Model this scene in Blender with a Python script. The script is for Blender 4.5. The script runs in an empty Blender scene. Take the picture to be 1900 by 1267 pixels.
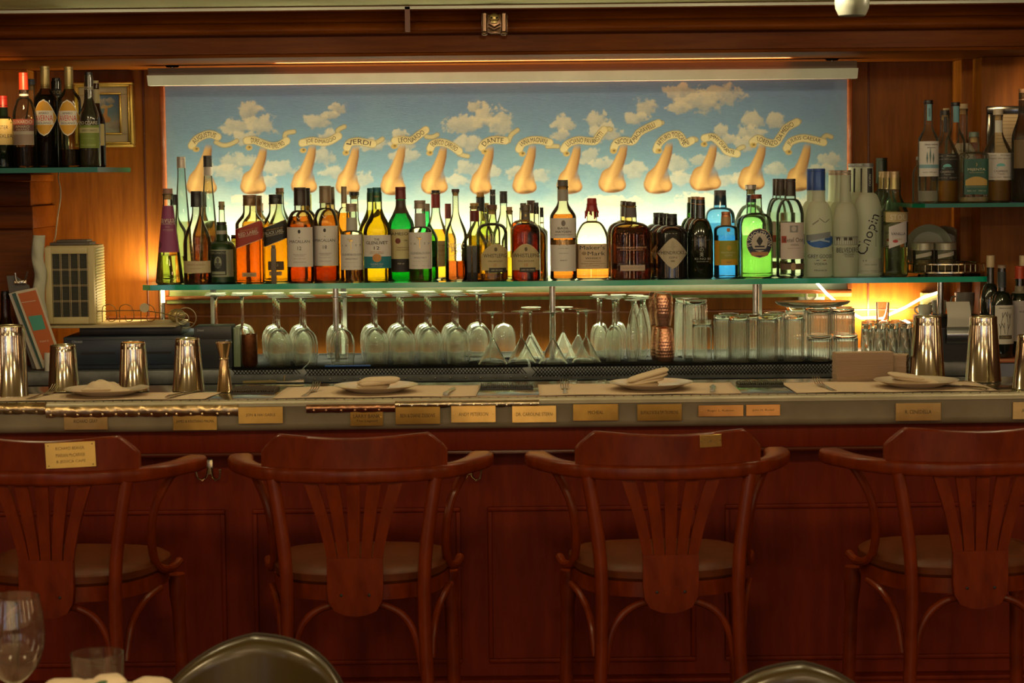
import bpy, bmesh, math, random
import numpy as np
from mathutils import Vector, Matrix
random.seed(7)
PI = math.pi
SC = bpy.context.scene
COL = SC.collection

# ---------------------------------------------------------------- camera
F = 4000.0                                   # focal length in pixels of a 1900 wide frame
CAM = Vector((0.0, -5.44, 1.66))
PITCH = math.atan((633.5 - 322) / F)
ROLL = math.radians(-0.60)
cam_d = bpy.data.cameras.new('camera'); cam = bpy.data.objects.new('camera', cam_d); COL.objects.link(cam)
cam_d.sensor_width = 36; cam_d.lens = 36 * F / 1900
RM = (Matrix.Rotation(PI / 2 - PITCH, 3, 'X') @ Matrix.Rotation(ROLL, 3, 'Z'))
cam.matrix_world = Matrix.Translation(CAM) @ RM.to_4x4()
cam_d.dof.use_dof = True; cam_d.dof.focus_distance = 7.0; cam_d.dof.aperture_fstop = 10
cam_d.clip_start = 0.05
SC.camera = cam

# ---------------------------------------------------------------- exposure, world, large lights
SC.view_settings.view_transform = 'Standard'; SC.view_settings.look = 'None'
SC.view_settings.gamma = 1; SC.view_settings.exposure = 0.0
SC.view_settings.use_curve_mapping = False
SC.cycles.max_bounces = 28; SC.cycles.transparent_max_bounces = 48
SC.cycles.transmission_bounces = 28; SC.cycles.glossy_bounces = 5; SC.cycles.diffuse_bounces = 3
SC.cycles.sample_clamp_indirect = 4.0; SC.cycles.use_denoising = True
SC.cycles.caustics_reflective = False; SC.cycles.blur_glossy = 0.6
SC.cycles.use_adaptive_sampling = True; SC.cycles.adaptive_threshold = 0.02

w = bpy.data.worlds.new('world'); SC.world = w; w.use_nodes = True
w.node_tree.nodes['Background'].inputs[0].default_value = (0.5, 0.35, 0.2, 1)
w.node_tree.nodes['Background'].inputs[1].default_value = 0.02

def area(name, loc, rot, sx, sy, power, col, spread=180):
    l = bpy.data.lights.new(name, 'AREA'); l.shape = 'RECTANGLE'; l.size = sx; l.size_y = sy
    l.energy = power; l.color = col; l.spread = math.radians(spread)
    o = bpy.data.objects.new(name, l); COL.objects.link(o); o.location = loc
    o.rotation_euler = [math.radians(a) for a in rot]; return o
def spot(name, loc, target, power, col, ang=50, blend=.6, size=.03):
    l = bpy.data.lights.new(name, 'SPOT'); l.energy = power; l.color = col; l.spot_size = math.radians(ang)
    l.spot_blend = blend; l.shadow_soft_size = size
    o = bpy.data.objects.new(name, l); COL.objects.link(o); o.location = loc
    o.rotation_euler = (Vector(target) - Vector(loc)).to_track_quat('-Z', 'Y').to_euler(); return o
WARM = (1.0, .72, .36)
# ceiling lamps of the dining room and the front windows behind the photographer
for i, (x, y, p) in enumerate([(-2.2, -3.4, 26), (0, -3.4, 26), (2.2, -3.4, 26), (-1.2, -6.5, 30), (1.4, -6.5, 30)]):
    area('dining_ceiling_light', (x, y, 2.36), (0, 0, 0), .35, .35, p, WARM)
for x, p, c in [(-2.6, 9, (.62, .74, 1)), (-1.5, 9, (1, .78, .5)), (-.6, 12, (1, .66, .35)), (.5, 10, (1, .8, .5)), (1.5, 9, (1, .66, .35)), (2.7, 7, (.8, .85, 1))]:
    area('front_window_light', (x, -8.35, 1.35), (90, 0, 0), .16, 1.5, p, c)
# unseen spots added over the bar to brighten the bottle labels
for x in (-1.5, -.9, -.3, .3, .9, 1.5):
    spot('bottle_fill_spot', (x, -.55, 2.30), (x * .92, 1.75, 1.26), 78, (1, .82, .56), 52, .9, .03)
def point(name, loc, power, col, r=.03):
    l = bpy.data.lights.new(name, 'POINT'); l.energy = power; l.color = col; l.shadow_soft_size = r
    o = bpy.data.objects.new(name, l); COL.objects.link(o); o.location = loc; return o
for x in (-1.45, -.75, 0, .75, 1.45):
    point('bar_fill_point', (x, .20, 2.15), 6.5, (1, .80, .50))  # unseen points added to light the ceiling, bar top and bottles
# unseen upright strips added on both side walls for streaks on the shaker tins
for y, c in ((-1.2, (1, .6, .28)), (-2.8, (1, .82, .55)), (-4.6, (1, .66, .35)), (-6.4, (.75, .82, 1))):
    area('streak_strip', (-3.52, y, 1.45), (90, 0, -90), .10, .9, 3.5, c); area('streak_strip', (3.52, y, 1.45), (90, 0, 90), .10, .9, 3.5, c)

# ---------------------------------------------------------------- pixel -> world
def ray(px, py):
    return RM @ Vector(((px - 950) / F, -(py - 633.5) / F, -1.0))
def at(px, py, Y):
    d = ray(px, py); return CAM + d * ((Y - CAM.y) / d.y)
def on(px, py, Z):
    d = ray(px, py); return CAM + d * ((Z - CAM.z) / d.z)
RI = RM.transposed()
def proj(x, y, z):
    v = RI @ (Vector((x, y, z)) - CAM)
    return 950 + F * v.x / -v.z, 633.5 - F * v.y / -v.z
def sc(Y):            # metres per pixel at depth Y
    return (Y - CAM.y) / F

# ---------------------------------------------------------------- materials
_m = {}
def _new(name):
    m = bpy.data.materials.new(name); m.use_nodes = True; nt = m.node_tree
    return m, nt, nt.nodes['Principled BSDF']
def M(col, rough=.5, metal=0.0, emis=0, coat=0, name='mat', noise=0, nscale=40, bump=0, spec=.5):
    k = (tuple(col), rough, metal, emis, coat, noise, nscale, bump, spec)
    if k in _m: return _m[k]
    m, nt, b = _new(name)
    c = (*col, 1)
    b.inputs['Base Color'].default_value = c; b.inputs['Roughness'].default_value = rough
    b.inputs['Metallic'].default_value = metal; b.inputs['Coat Weight'].default_value = coat
    b.inputs['Coat Roughness'].default_value = .15; b.inputs['Specular IOR Level'].default_value = spec
    if emis:
        b.inputs['Emission Color'].default_value = c; b.inputs['Emission Strength'].default_value = emis
    if noise or bump:
        tc = nt.nodes.new('ShaderNodeTexCoord'); n = nt.nodes.new('ShaderNodeTexNoise')
        n.inputs['Scale'].default_value = nscale; n.inputs['Detail'].default_value = 6
        nt.links.new(tc.outputs['Object'], n.inputs['Vector'])
        if noise:
            r = nt.nodes.new('ShaderNodeValToRGB')
            r.color_ramp.elements[0].position = .3; r.color_ramp.elements[1].position = .7
            r.color_ramp.elements[0].color = (*[v * (1 - noise) for v in col], 1)
            r.color_ramp.elements[1].color = (*[min(1, v * (1 + noise * .6)) for v in col], 1)
            nt.links.new(n.outputs['Fac'], r.inputs[0]); nt.links.new(r.outputs[0], b.inputs['Base Color'])
        if bump:
            bp = nt.nodes.new('ShaderNodeBump'); bp.inputs['Strength'].default_value = bump; bp.inputs['Distance'].default_value = .002
            nt.links.new(n.outputs['Fac'], bp.inputs['Height']); nt.links.new(bp.outputs[0], b.inputs['Normal'])
    _m[k] = m; return m
def wood(name, dark, light, rough=.32, sx=3, sy=3, sz=3, coat=.4, spec=.3):
    m, nt, b = _new(name)
    tc = nt.nodes.new('ShaderNodeTexCoord'); mp = nt.nodes.new('ShaderNodeMapping'); mp.inputs['Scale'].default_value = (sx, sy, sz)
    n = nt.nodes.new('ShaderNodeTexNoise'); n.inputs['Scale'].default_value = 4; n.inputs['Detail'].default_value = 8; n.inputs['Roughness'].default_value = .62
    n2 = nt.nodes.new('ShaderNodeTexNoise'); n2.inputs['Scale'].default_value = 2.2; n2.inputs['Detail'].default_value = 3
    r = nt.nodes.new('ShaderNodeValToRGB'); r.color_ramp.elements[0].position = .32; r.color_ramp.elements[1].position = .72
    r.color_ramp.elements[0].color = (*dark, 1); r.color_ramp.elements[1].color = (*light, 1)
    mx = nt.nodes.new('ShaderNodeMath'); mx.operation = 'MULTIPLY_ADD'; mx.inputs[1].default_value = .6
    m2 = nt.nodes.new('ShaderNodeMath'); m2.operation = 'MULTIPLY'; m2.inputs[1].default_value = .4
    nt.links.new(tc.outputs['Object'], mp.inputs[0]); nt.links.new(mp.outputs[0], n.inputs['Vector']); nt.links.new(tc.outputs['Object'], n2.inputs['Vector'])
    nt.links.new(n2.outputs['Fac'], m2.inputs[0]); nt.links.new(n.outputs['Fac'], mx.inputs[0]); nt.links.new(m2.outputs[0], mx.inputs[2])
    nt.links.new(mx.outputs[0], r.inputs[0]); nt.links.new(r.outputs[0], b.inputs['Base Color'])
    b.inputs['Roughness'].default_value = rough; b.inputs['Coat Weight'].default_value = coat; b.inputs['Coat Roughness'].default_value = .12
    b.inputs['Specular IOR Level'].default_value = .4
    b.inputs['Specular IOR Level'].default_value = spec
    return m
WOODX = wood('mahogany_long_grain', (.070, .014, .001), (.20, .052, .004), sx=1.2, sy=14, sz=14, coat=0, rough=.38, spec=.07)
WOODZ = wood('mahogany_upright_grain', (.15, .042, .004), (.33, .108, .010), sx=14, sy=14, sz=1.2, rough=.45, coat=0, spec=.15)
STOOLW = wood('stool_bentwood', (.080, .010, .001), (.23, .032, .003), sx=8, sy=8, sz=3, rough=.30, coat=.05, spec=.16)
BARW = wood('bar_front_mahogany', (.125, .012, .002), (.25, .028, .004), sx=10, sy=10, sz=1.5, rough=.55, coat=.0, spec=.15)

def thin(tint=(1, 1, 1), rough=.02, ior=1.5, gain=1.0, edge=.6, name='thin_glass', haze=0):
    """a pane or wall of glass: clear face-on, tinted deeper and mirror-like at grazing angles"""
    k = ('thin', tuple(tint), rough, ior, gain, edge, haze)
    if k in _m: return _m[k]
    m = bpy.data.materials.new(name); m.use_nodes = True; nt = m.node_tree; N = nt.nodes
    for n in list(N): N.remove(n)
    out = N.new('ShaderNodeOutputMaterial'); mix = N.new('ShaderNodeMixShader'); tr = N.new('ShaderNodeBsdfTransparent')
    gl = N.new('ShaderNodeBsdfGlossy'); gl.inputs['Roughness'].default_value = rough
    fr = N.new('ShaderNodeFresnel'); fr.inputs['IOR'].default_value = ior
    mul = N.new('ShaderNodeMath'); mul.operation = 'MULTIPLY'; mul.inputs[1].default_value = gain; mul.use_clamp = True
    lw = N.new('ShaderNodeLayerWeight'); lw.inputs['Blend'].default_value = .35
    pw = N.new('ShaderNodeMath'); pw.operation = 'POWER'; pw.inputs[1].default_value = 3.2
    mc = N.new('ShaderNodeMix'); mc.data_type = 'RGBA'
    mc.inputs[6].default_value = (*tint, 1); mc.inputs[7].default_value = (*[t * t * edge for t in tint], 1)
    L = nt.links
    L.new(lw.outputs['Facing'], pw.inputs[0]); L.new(pw.outputs[0], mc.inputs[0]); L.new(mc.outputs[2], tr.inputs[0])
    L.new(fr.outputs[0], mul.inputs[0]); L.new(mul.outputs[0], mix.inputs[0]); L.new(tr.outputs[0], mix.inputs[1]); L.new(gl.outputs[0], mix.inputs[2])
    if haze:                                 # pale scattering mix added to brighten the glass, stronger seen edge-on
        tl = N.new('ShaderNodeBsdfTranslucent'); df = N.new('ShaderNodeBsdfDiffuse'); ad = N.new('ShaderNodeMixShader'); m3 = N.new('ShaderNodeMixShader')
        for q in (tl, df): q.inputs[0].default_value = (.86, .90, .70, 1)
        ml = N.new('ShaderNodeMath'); ml.operation = 'MULTIPLY_ADD'; ml.inputs[1].default_value = haze; ml.inputs[2].default_value = haze * .12
        L.new(pw.outputs[0], ml.inputs[0]); L.new(tl.outputs[0], ad.inputs[1]); L.new(df.outputs[0], ad.inputs[2])
        L.new(ml.outputs[0], m3.inputs[0]); L.new(mix.outputs[0], m3.inputs[1]); L.new(ad.outputs[0], m3.inputs[2]); L.new(m3.outputs[0], out.inputs[0])
    else: L.new(mix.outputs[0], out.inputs[0])
    _m[k] = m; return m
def refr(col=(1, 1, 1), ior=1.45, rough=0.0, name='solid_glass', haze=0, fc=(.90, .93, .72)):
    k = ('refr', tuple(col), ior, rough, haze, tuple(fc))
    if k in _m: return _m[k]
    m, nt, b = _new(name)
    b.inputs['Base Color'].default_value = (*col, 1); b.inputs['Transmission Weight'].default_value = 1
    b.inputs['IOR'].default_value = ior; b.inputs['Roughness'].default_value = rough
    if haze:                                 # even pale mix added so clear glass and liquid look brighter
        N = nt.nodes; tl = N.new('ShaderNodeBsdfTranslucent'); df = N.new('ShaderNodeBsdfDiffuse'); ad = N.new('ShaderNodeMixShader'); m3 = N.new('ShaderNodeMixShader')
        for q in (tl, df): q.inputs[0].default_value = (*fc, 1)
        m3.inputs[0].default_value = haze; nt.links.new(tl.outputs[0], ad.inputs[1]); nt.links.new(df.outputs[0], ad.inputs[2])
        nt.links.new(b.outputs[0], m3.inputs[1]); nt.links.new(ad.outputs[0], m3.inputs[2]); nt.links.new(m3.outputs[0], N['Material Output'].inputs[0])
    _m[k] = m; return m
def frosted(col, name='frosted_glass'):
    k = ('frost', tuple(col))
    if k in _m: return _m[k]
    m, nt, b = _new(name); b.inputs['Base Color'].default_value = (*col, 1); b.inputs['Roughness'].default_value = .45
    tl = nt.nodes.new('ShaderNodeBsdfTranslucent'); tl.inputs[0].default_value = (*col, 1)
    mx = nt.nodes.new('ShaderNodeMixShader'); mx.inputs[0].default_value = .5
    out = nt.nodes['Material Output']
    nt.links.new(b.outputs[0], mx.inputs[1]); nt.links.new(tl.outputs[0], mx.inputs[2]); nt.links.new(mx.outputs[0], out.inputs[0])
    _m[k] = m; return m
CLEAR = (.93, .95, .90)

# ---------------------------------------------------------------- mesh builder
class MB:
    def __init__(s): s.v = []; s.f = []; s.m = []
    def add(s, v, f, mi=0):
        o = len(s.v); s.v += [tuple(p) for p in v]; s.f += [tuple(i + o for i in q) for q in f]; s.m += [mi] * len(f); return s
    def box(s, x0, x1, y0, y1, z0, z1, mi=0, bev=0, rot=None):
        if bev:
            bm = bmesh.new(); bmesh.ops.create_cube(bm, size=1)
            for v in bm.verts: v.co = Vector(((x0 + x1) / 2 + v.co.x * (x1 - x0), (y0 + y1) / 2 + v.co.y * (y1 - y0), (z0 + z1) / 2 + v.co.z * (z1 - z0)))
            bmesh.ops.bevel(bm, geom=bm.edges[:], offset=bev, segments=2, profile=.5, affect='EDGES')
            bm.verts.ensure_lookup_table(); V = [v.co.copy() for v in bm.verts]; Fc = [[v.index for v in f.verts] for f in bm.faces]; bm.free()
        else:
            V = [Vector(p) for p in [(x0, y0, z0), (x1, y0, z0), (x1, y1, z0), (x0, y1, z0), (x0, y0, z1), (x1, y0, z1), (x1, y1, z1), (x0, y1, z1)]]
            Fc = [(0, 3, 2, 1), (4, 5, 6, 7), (0, 1, 5, 4), (1, 2, 6, 5), (2, 3, 7, 6), (3, 0, 4, 7)]
        if rot: V = [rot @ v for v in V]
        return s.add(V, Fc, mi)
    def lathe(s, prof, c=(0, 0, 0), seg=28, mi=0, n=2, dr=1.0, rib=None, close=False):
        """profile [(r, z)...] round a vertical axis; n: superellipse exponent; dr: depth ratio; rib(theta, z) scales r"""
        V = []; k = len(prof)
        for pt_ in prof:
            r, z = pt_[:2]
            for j in range(seg):
                t = 2 * PI * (j + .5) / seg; ct, st = math.cos(t), math.sin(t)
                q = r if n == 2 else r / (abs(ct) ** n + abs(st) ** n) ** (1 / n)
                if rib and len(pt_) < 3: q *= rib(t, z)
                V.append((c[0] + q * ct, c[1] + q * st * dr, c[2] + z))
        Fc = []
        for i in range(k - 1):
            for j in range(seg):
                j2 = (j + 1) % seg; Fc.append((i * seg + j, i * seg + j2, (i + 1) * seg + j2, (i + 1) * seg + j))
        if close:
            Fc.append(tuple(range(seg))[::-1]); Fc.append(tuple((k - 1) * seg + j for j in range(seg)))
        return s.add(V, Fc, mi)
    def tube(s, pts, r, seg=8, mi=0, closed=False, flat=None):
        """round bar along points; r a number or one per point; flat=(wide, thick) per point gives a rectangular-ish bar lying flat"""
        P = [Vector(p) for p in pts]; n = len(P); V = []
        up = Vector((0, 0, 1))
        prev = None
        for i, p in enumerate(P):
            a = P[(i - 1) % n] if (closed or i > 0) else p; b = P[(i + 1) % n] if (closed or i < n - 1) else p
            t = (b - a).normalized()
            if flat: u = up - t * up.dot(t); u.normalize(); sd = t.cross(u)
            else:
                if prev is None:
                    q = Vector((0, 0, 1)) if abs(t.z) < .9 else Vector((1, 0, 0)); sd = t.cross(q).normalized()
                else: sd = (prev - t * prev.dot(t)).normalized()
                prev = sd; u = sd.cross(t)
            rr = r[i] if isinstance(r, (list, tuple)) else r
            for j in range(seg):
                th = 2 * PI * j / seg
                if flat:
                    c_, s_ = math.cos(th + PI / seg), math.sin(th + PI / seg); e = .45
                    wv = math.copysign(abs(c_) ** e, c_) * flat[i][0] / 2; hv = math.copysign(abs(s_) ** e, s_) * flat[i][1] / 2
                    V.append(p + sd * wv + u * hv)
                else: V.append(p + sd * math.cos(th) * rr + u * math.sin(th) * rr)
        Fc = []
        for i in range(n if closed else n - 1):
            i2 = (i + 1) % n
            for j in range(seg):
                j2 = (j + 1) % seg; Fc.append((i * seg + j, i2 * seg + j, i2 * seg + j2, i * seg + j2))
        if not closed: Fc.append(tuple(range(seg))[::-1][::-1]); Fc.append(tuple((n - 1) * seg + j for j in range(seg))[::-1])
        return s.add(V, Fc, mi)
    def prism(s, poly, a, b, axis='y', mi=0):
        """poly of 2D points extruded from a to b along an axis; poly is (x,z) for y, (y,z) for x, (x,y) for z"""
        def P(p, t): return {'y': (p[0], t, p[1]), 'x': (t, p[0], p[1]), 'z': (p[0], p[1], t)}[axis]
        n = len(poly); V = [P(p, a) for p in poly] + [P(p, b) for p in poly]
        Fc = [tuple(range(n))[::-1], tuple(range(n, 2 * n))] + [(i, (i + 1) % n, n + (i + 1) % n, n + i) for i in range(n)]
        return s.add(V, Fc, mi)
    def sphere(s, c, r, mi=0, seg=10, sq=(1, 1, 1)):
        rings = max(4, seg // 2); V = []; Fc = []
        for i in range(rings + 1):
            a = PI * i / rings
            for j in range(seg):
                t = 2 * PI * j / seg; V.append((c[0] + r * sq[0] * math.sin(a) * math.cos(t), c[1] + r * sq[1] * math.sin(a) * math.sin(t), c[2] - r * sq[2] * math.cos(a)))
        for i in range(rings):
            for j in range(seg): j2 = (j + 1) % seg; Fc.append((i * seg + j, i * seg + j2, (i + 1) * seg + j2, (i + 1) * seg + j))
        return s.add(V, Fc, mi)
    def grid(s, fn, nu, nv, mi=0):
        V = [fn(u / nu, v / nv) for v in range(nv + 1) for u in range(nu + 1)]
        return s.add(V, [(v * (nu + 1) + u, v * (nu + 1) + u + 1, (v + 1) * (nu + 1) + u + 1, (v + 1) * (nu + 1) + u) for v in range(nv) for u in range(nu)], mi)
    def xf(s, mat):
        s.v = [tuple(mat @ Vector(p)) for p in s.v]; return s
    def build(s, name, mats, parent=None, sharp=35, kind=None, smooth=True, fixn=True):
        me = bpy.data.meshes.new(name); me.from_pydata(s.v, [], s.f)
        if not isinstance(mats, (list, tuple)): mats = [mats]
        for m in mats: me.materials.append(m)
        if len(mats) > 1: me.polygons.foreach_set('material_index', s.m)
        if fixn:
            bm = bmesh.new(); bm.from_mesh(me); bmesh.ops.recalc_face_normals(bm, faces=bm.faces[:]); bm.to_mesh(me); bm.free()
        if smooth:
            me.polygons.foreach_set('use_smooth', [True] * len(me.polygons)); me.set_sharp_from_angle(angle=math.radians(sharp))
        me.update()
        o = bpy.data.objects.new(name, me); COL.objects.link(o)
        if parent: o.parent = parent
        if kind: o['kind'] = kind
        return o
def thing(name, label, cat, loc=(0, 0, 0), rz=0, group=None):
    o = bpy.data.objects.new(name, None); COL.objects.link(o); o.location = loc; o.rotation_euler = (0, 0, rz)
    o.empty_display_size = .05; o['label'] = label; o['category'] = cat
    if group: o['group'] = group
    return o
def tag(o, label, cat, group=None):
    o['label'] = label; o['category'] = cat
    if group: o['group'] = group
    return o
def copy_tree(o, parent=None, loc=None, rz=None, label=None, group=None):
    c = o.copy(); COL.objects.link(c)
    if parent: c.parent = parent
    for ch in list(o.children): copy_tree(ch, c)
    if loc is not None: c.location = loc
    if rz is not None: c.rotation_euler = (0, 0, rz)
    if label: c['label'] = label
    if group: c['group'] = group
    return c

# ---------------------------------------------------------------- lettering
_t = {}
def text_geo(s, res=2):
    if s in _t: return _t[s]
    cu = bpy.data.curves.new('lettering', 'FONT'); cu.body = s; cu.resolution_u = res; cu.fill_mode = 'BOTH'; cu.dimensions = '2D'
    o = bpy.data.objects.new('lettering', cu); COL.objects.link(o)
    me = bpy.data.meshes.new_from_object(o.evaluated_get(bpy.context.evaluated_depsgraph_get()))
    V = [(v.co.x, v.co.y) for v in me.vertices]; Fc = [tuple(p.vertices) for p in me.polygons]
    bpy.data.objects.remove(o); bpy.data.curves.remove(cu); bpy.data.meshes.remove(me)
    if V:
        x0 = min(v[0] for v in V); x1 = max(v[0] for v in V); y0 = min(v[1] for v in V); y1 = max(v[1] for v in V)
        V = [((a - x0) / max(1e-6, x1 - x0), (b - y0) / max(1e-6, y1 - y0)) for a, b in V]
        _t[s] = (V, Fc, (x1 - x0) / max(1e-6, (y1 - y0)))
    else: _t[s] = ([], [], 1)
    return _t[s]
def put_text(mb, s, fn, mi=1):
    """fn(u, v) with u, v in 0..1 -> 3D point"""
    V, Fc, asp = text_geo(s)
    mb.add([fn(u, v) for u, v in V], Fc, mi)
def flat_text(mb, s, cx, cz, wd, ht, y, mi=1, rot=0):
    c, sn = math.cos(rot), math.sin(rot)
    put_text(mb, s, lambda u, v: (cx + (u - .5) * wd * c - (v - .5) * ht * sn, y, cz + (u - .5) * wd * sn + (v - .5) * ht * c), mi)
# ================================================================ the room
YW = 2.17                                   # back wall
ZC = 2.42                                   # dining room ceiling
ZBC = at(950, 13, 1.50).z                   # underside of the dropped ceiling over the bar
PLASTER = M((.86, .86, .42), .7, name='pale_plaster', noise=.04, nscale=3)
DARKWALL = M((.16, .07, .03), .6, name='dining_room_wall')
MB().box(-3.6, 3.6, -8.6, 2.3, -.06, 0).build('floor', wood('dark_floor_boards', (.03, .012, .006), (.08, .035, .016), sx=2, sy=12, sz=2), kind='structure')
b = MB(); b.box(-3.6, 3.6, YW, YW + .1, 0, ZC)
b.build('wall_back', WOODZ, kind='structure')
MB().box(-3.7, -3.6, -8.6, 2.3, 0, ZC + .1).build('wall_left', DARKWALL, kind='structure')
MB().box(3.6, 3.7, -8.6, 2.3, 0, ZC + .1).build('wall_right', DARKWALL, kind='structure')
MB().box(-3.7, 3.7, -8.7, -8.6, 0, ZC + .1).build('wall_front', DARKWALL, kind='structure')
b = MB(); b.box(-3.6, 3.6, -8.6, -.9, ZC, ZC + .1); b.box(-3.6, 3.6, -.9, YW, ZBC, ZC + .1)
b.build('ceiling', PLASTER, kind='structure')

# overhead beam: profile in (y, z) measured off the cornice, extruded along the wall
def pz(py, Y): return at(950, py, Y).z
prof = [(1.40, ZBC), (1.40, pz(17, 1.40)), (1.415, pz(20, 1.415)), (1.46, pz(25, 1.46)), (1.48, pz(33, 1.48)), (1.47, pz(38, 1.47))]
for k in range(9):                                          # rounded torus moulding
    a = -PI / 2 * .7 + (PI * .85) * k / 8
    prof.append((1.455 - .035 * math.cos(a - .3), pz(49, 1.45) - .022 * math.sin(a)))
prof += [(1.50, pz(63, 1.50)), (1.50, pz(95, 1.50)), (1.487, pz(96.5, 1.487)), (1.485, pz(102, 1.485)), (1.497, pz(103.5, 1.497))]
zu = prof[-1][1]
prof += [(YW, zu), (YW, ZBC)]
b = MB(); b.prism(prof, -2.2, 2.2, 'x'); b.build('trim_1', WOODX, sharp=40, kind='structure')
ZU = zu
b = MB(); x_ = at(757, 40, 1.42).x                          # a joint strip and a pale metal bead along the ceiling edge
b.box(-2.2, 2.2, 1.385, 1.40, ZBC - .012, ZBC - .003); b.build('trim_2', M((.45, .45, .34), .4, .3, name='pale_edge_bead'), kind='structure')
b = MB(); b.box(x_ - .008, x_ + .008, 1.385, 1.43, pz(57, 1.42), ZBC - .004); b.build('trim_3', M((.13, .035, .012), .35, name='joint_strip'), kind='structure')

# side pilasters, full height behind the little shelves
def pil(name, px_in, sgn, Yf, z0, z1):
    xi = at(px_in, 300, Yf).x; xo = sgn * 2.6
    bb = MB(); bb.box(min(xi, xo), max(xi, xo), Yf, YW, z0, z1, bev=.004); return bb.build(name, WOODZ, kind='structure')
pil('trim_4', 55, -1, 2.02, 1.2, ZU); pil('trim_5', 1820, 1, 1.86, 0, ZU)
# left: stepped corbel under the shelf
xL = at(61, 400, 1.82).x
b = MB()
b.box(-2.6, xL, 1.82, YW, at(61, 600, 1.82).z - .3, at(61, 424, 1.82).z, bev=.003)
b.box(-2.6, xL + .004, 1.80, YW, at(61, 424, 1.8).z, at(61, 383, 1.8).z, bev=.003)
b.box(-2.6, xL - .008, 1.83, YW, at(61, 383, 1.8).z, at(61, 337, 1.8).z, bev=.003)
b.box(-2.6, xL, 1.81, YW, at(61, 337, 1.8).z, at(61, 323, 1.8).z, bev=.006)
b.build('trim_6', WOODX, kind='structure')
# wall panel joints beside the picture
for i, px in enumerate((270, 1611)):
    x = at(px, 330, YW).x
    b = MB(); b.box(x - .003, x + .003, YW - .006, YW + .01, .3, ZU, bev=.001); b.build('trim_%d' % (7 + i), M((.10, .02, .006), .4), kind='structure')
# bottom rail line on the panelling behind the glassware
z = at(950, 581, YW).z
b = MB(); b.box(-1.75, 1.75, YW - .008, YW + .01, z - .003, z + .003, bev=.001); b.build('trim_9', M((.30, .09, .03), .3), kind='structure')
x0 = at(1783, 200, 2.0).x
b = MB(); b.box(x0, x0 + .075, 2.0, YW, 0, ZU, bev=.004); b.build('trim_10', WOODZ, kind='structure')

# ================================================================ the long painting
YP = 2.145
def vnoise(X, Y, seed):
    rs = np.random.RandomState(seed); T = rs.rand(256, 256)
    xi = np.floor(X).astype(int); yi = np.floor(Y).astype(int); fx = X - xi; fy = Y - yi
    fx = fx * fx * (3 - 2 * fx); fy = fy * fy * (3 - 2 * fy)
    g = lambda a, b_: T[a % 256, b_ % 256]
    return (g(xi, yi) * (1 - fx) + g(xi + 1, yi) * fx) * (1 - fy) + (g(xi, yi + 1) * (1 - fx) + g(xi + 1, yi + 1) * fx) * fy
def fbm(X, Y, s, seed, oc=5):
    r = 0; a = 1; t = 0
    for o in range(oc):
        r = r + a * vnoise(X * s + 17.3 * o, Y * s + 5.1 * o, seed + o); t += a; a *= .55; s *= 2.05
    return r / t
def ss(e0, e1, x):
    t = np.clip((x - e0) / (e1 - e0), 0, 1); return t * t * (3 - 2 * t)
CLOUDS = [(462, 208, 22, 20), (440, 238, 30, 20), (484, 232, 30, 24), (455, 255, 30, 14), (588, 224, 28, 15), (628, 200, 17, 11), (612, 214, 20, 9), (612, 252, 20, 14),
          (882, 198, 17, 14), (858, 232, 40, 18), (900, 218, 28, 22), (928, 228, 24, 26), (866, 264, 32, 16), (1048, 232, 24, 19), (1042, 250, 24, 12), (1108, 224, 26, 20), (1120, 244, 34, 20),
          (1196, 200, 26, 18), (1178, 220, 26, 12), (1262, 172, 38, 20), (1300, 190, 50, 20), (1340, 176, 44, 22), (1260, 200, 26, 12), (1400, 224, 28, 18), (1392, 248, 34, 18), (1436, 224, 22, 16), (1384, 266, 30, 16),
          (1338, 242, 17, 13), (1352, 258, 16, 10), (436, 300, 46, 18), (420, 318, 40, 16), (516, 312, 38, 16), (498, 336, 24, 14), (600, 290, 22, 20), (618, 320, 26, 12), (690, 268, 30, 14), (672, 330, 22, 14),
          (748, 262, 30, 16), (750, 290, 34, 12), (740, 250, 18, 12), (866, 312, 30, 16), (850, 336, 26, 14), (916, 318, 18, 12), (958, 320, 26, 12), (1002, 324, 24, 14), (1092, 290, 22, 18), (1118, 304, 24, 12),
          (1176, 316, 24, 18), (1256, 306, 24, 22), (1262, 330, 24, 16), (1292, 296, 18, 10), (1338, 300, 20, 18), (1348, 332, 22, 14), (1440, 312, 26, 14), (1372, 330, 20, 12), (1540, 296, 26, 14), (1520, 316, 34, 12),
          (1300, 372, 40, 20), (480, 372, 60, 14), (700, 384, 70, 12), (930, 392, 90, 14), (1140, 374, 60, 12), (1510, 372, 40, 14)]
# noses: (top x, top y, tip x, bottom y, alar x, scale of bulb)
NOSES = [(387, 272, 362, 362, 392, .95), (489, 276, 461, 361, 484, .9), (580, 272, 556, 360, 578, .95), (660, 274, 638, 361, 658, .9), (746, 272, 722, 362, 742, .95), (823, 274, 798, 361, 820, 1.0), (910, 274, 886, 361, 903, .85),
         (988, 272, 966, 360, 986, .9), (1071, 272, 1049, 360, 1070, .95), (1158, 270, 1128, 358, 1150, 1.05), (1242, 268, 1212, 360, 1236, 1.05), (1324, 270, 1298, 355, 1326, 1.1), (1415, 270, 1386, 354, 1408, 1.0), (1498, 270, 1474, 355, 1492, .95)]
def A(l, ox, oy, s): return [(ox + x / s, oy + y / s) for x, y in l]
c1 = lambda l: A(l, 280, 120, 3.958); c2 = lambda l: A(l, 700, 120, 3.958); c3 = lambda l: A(l, 1120, 120, 3.8)
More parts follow.
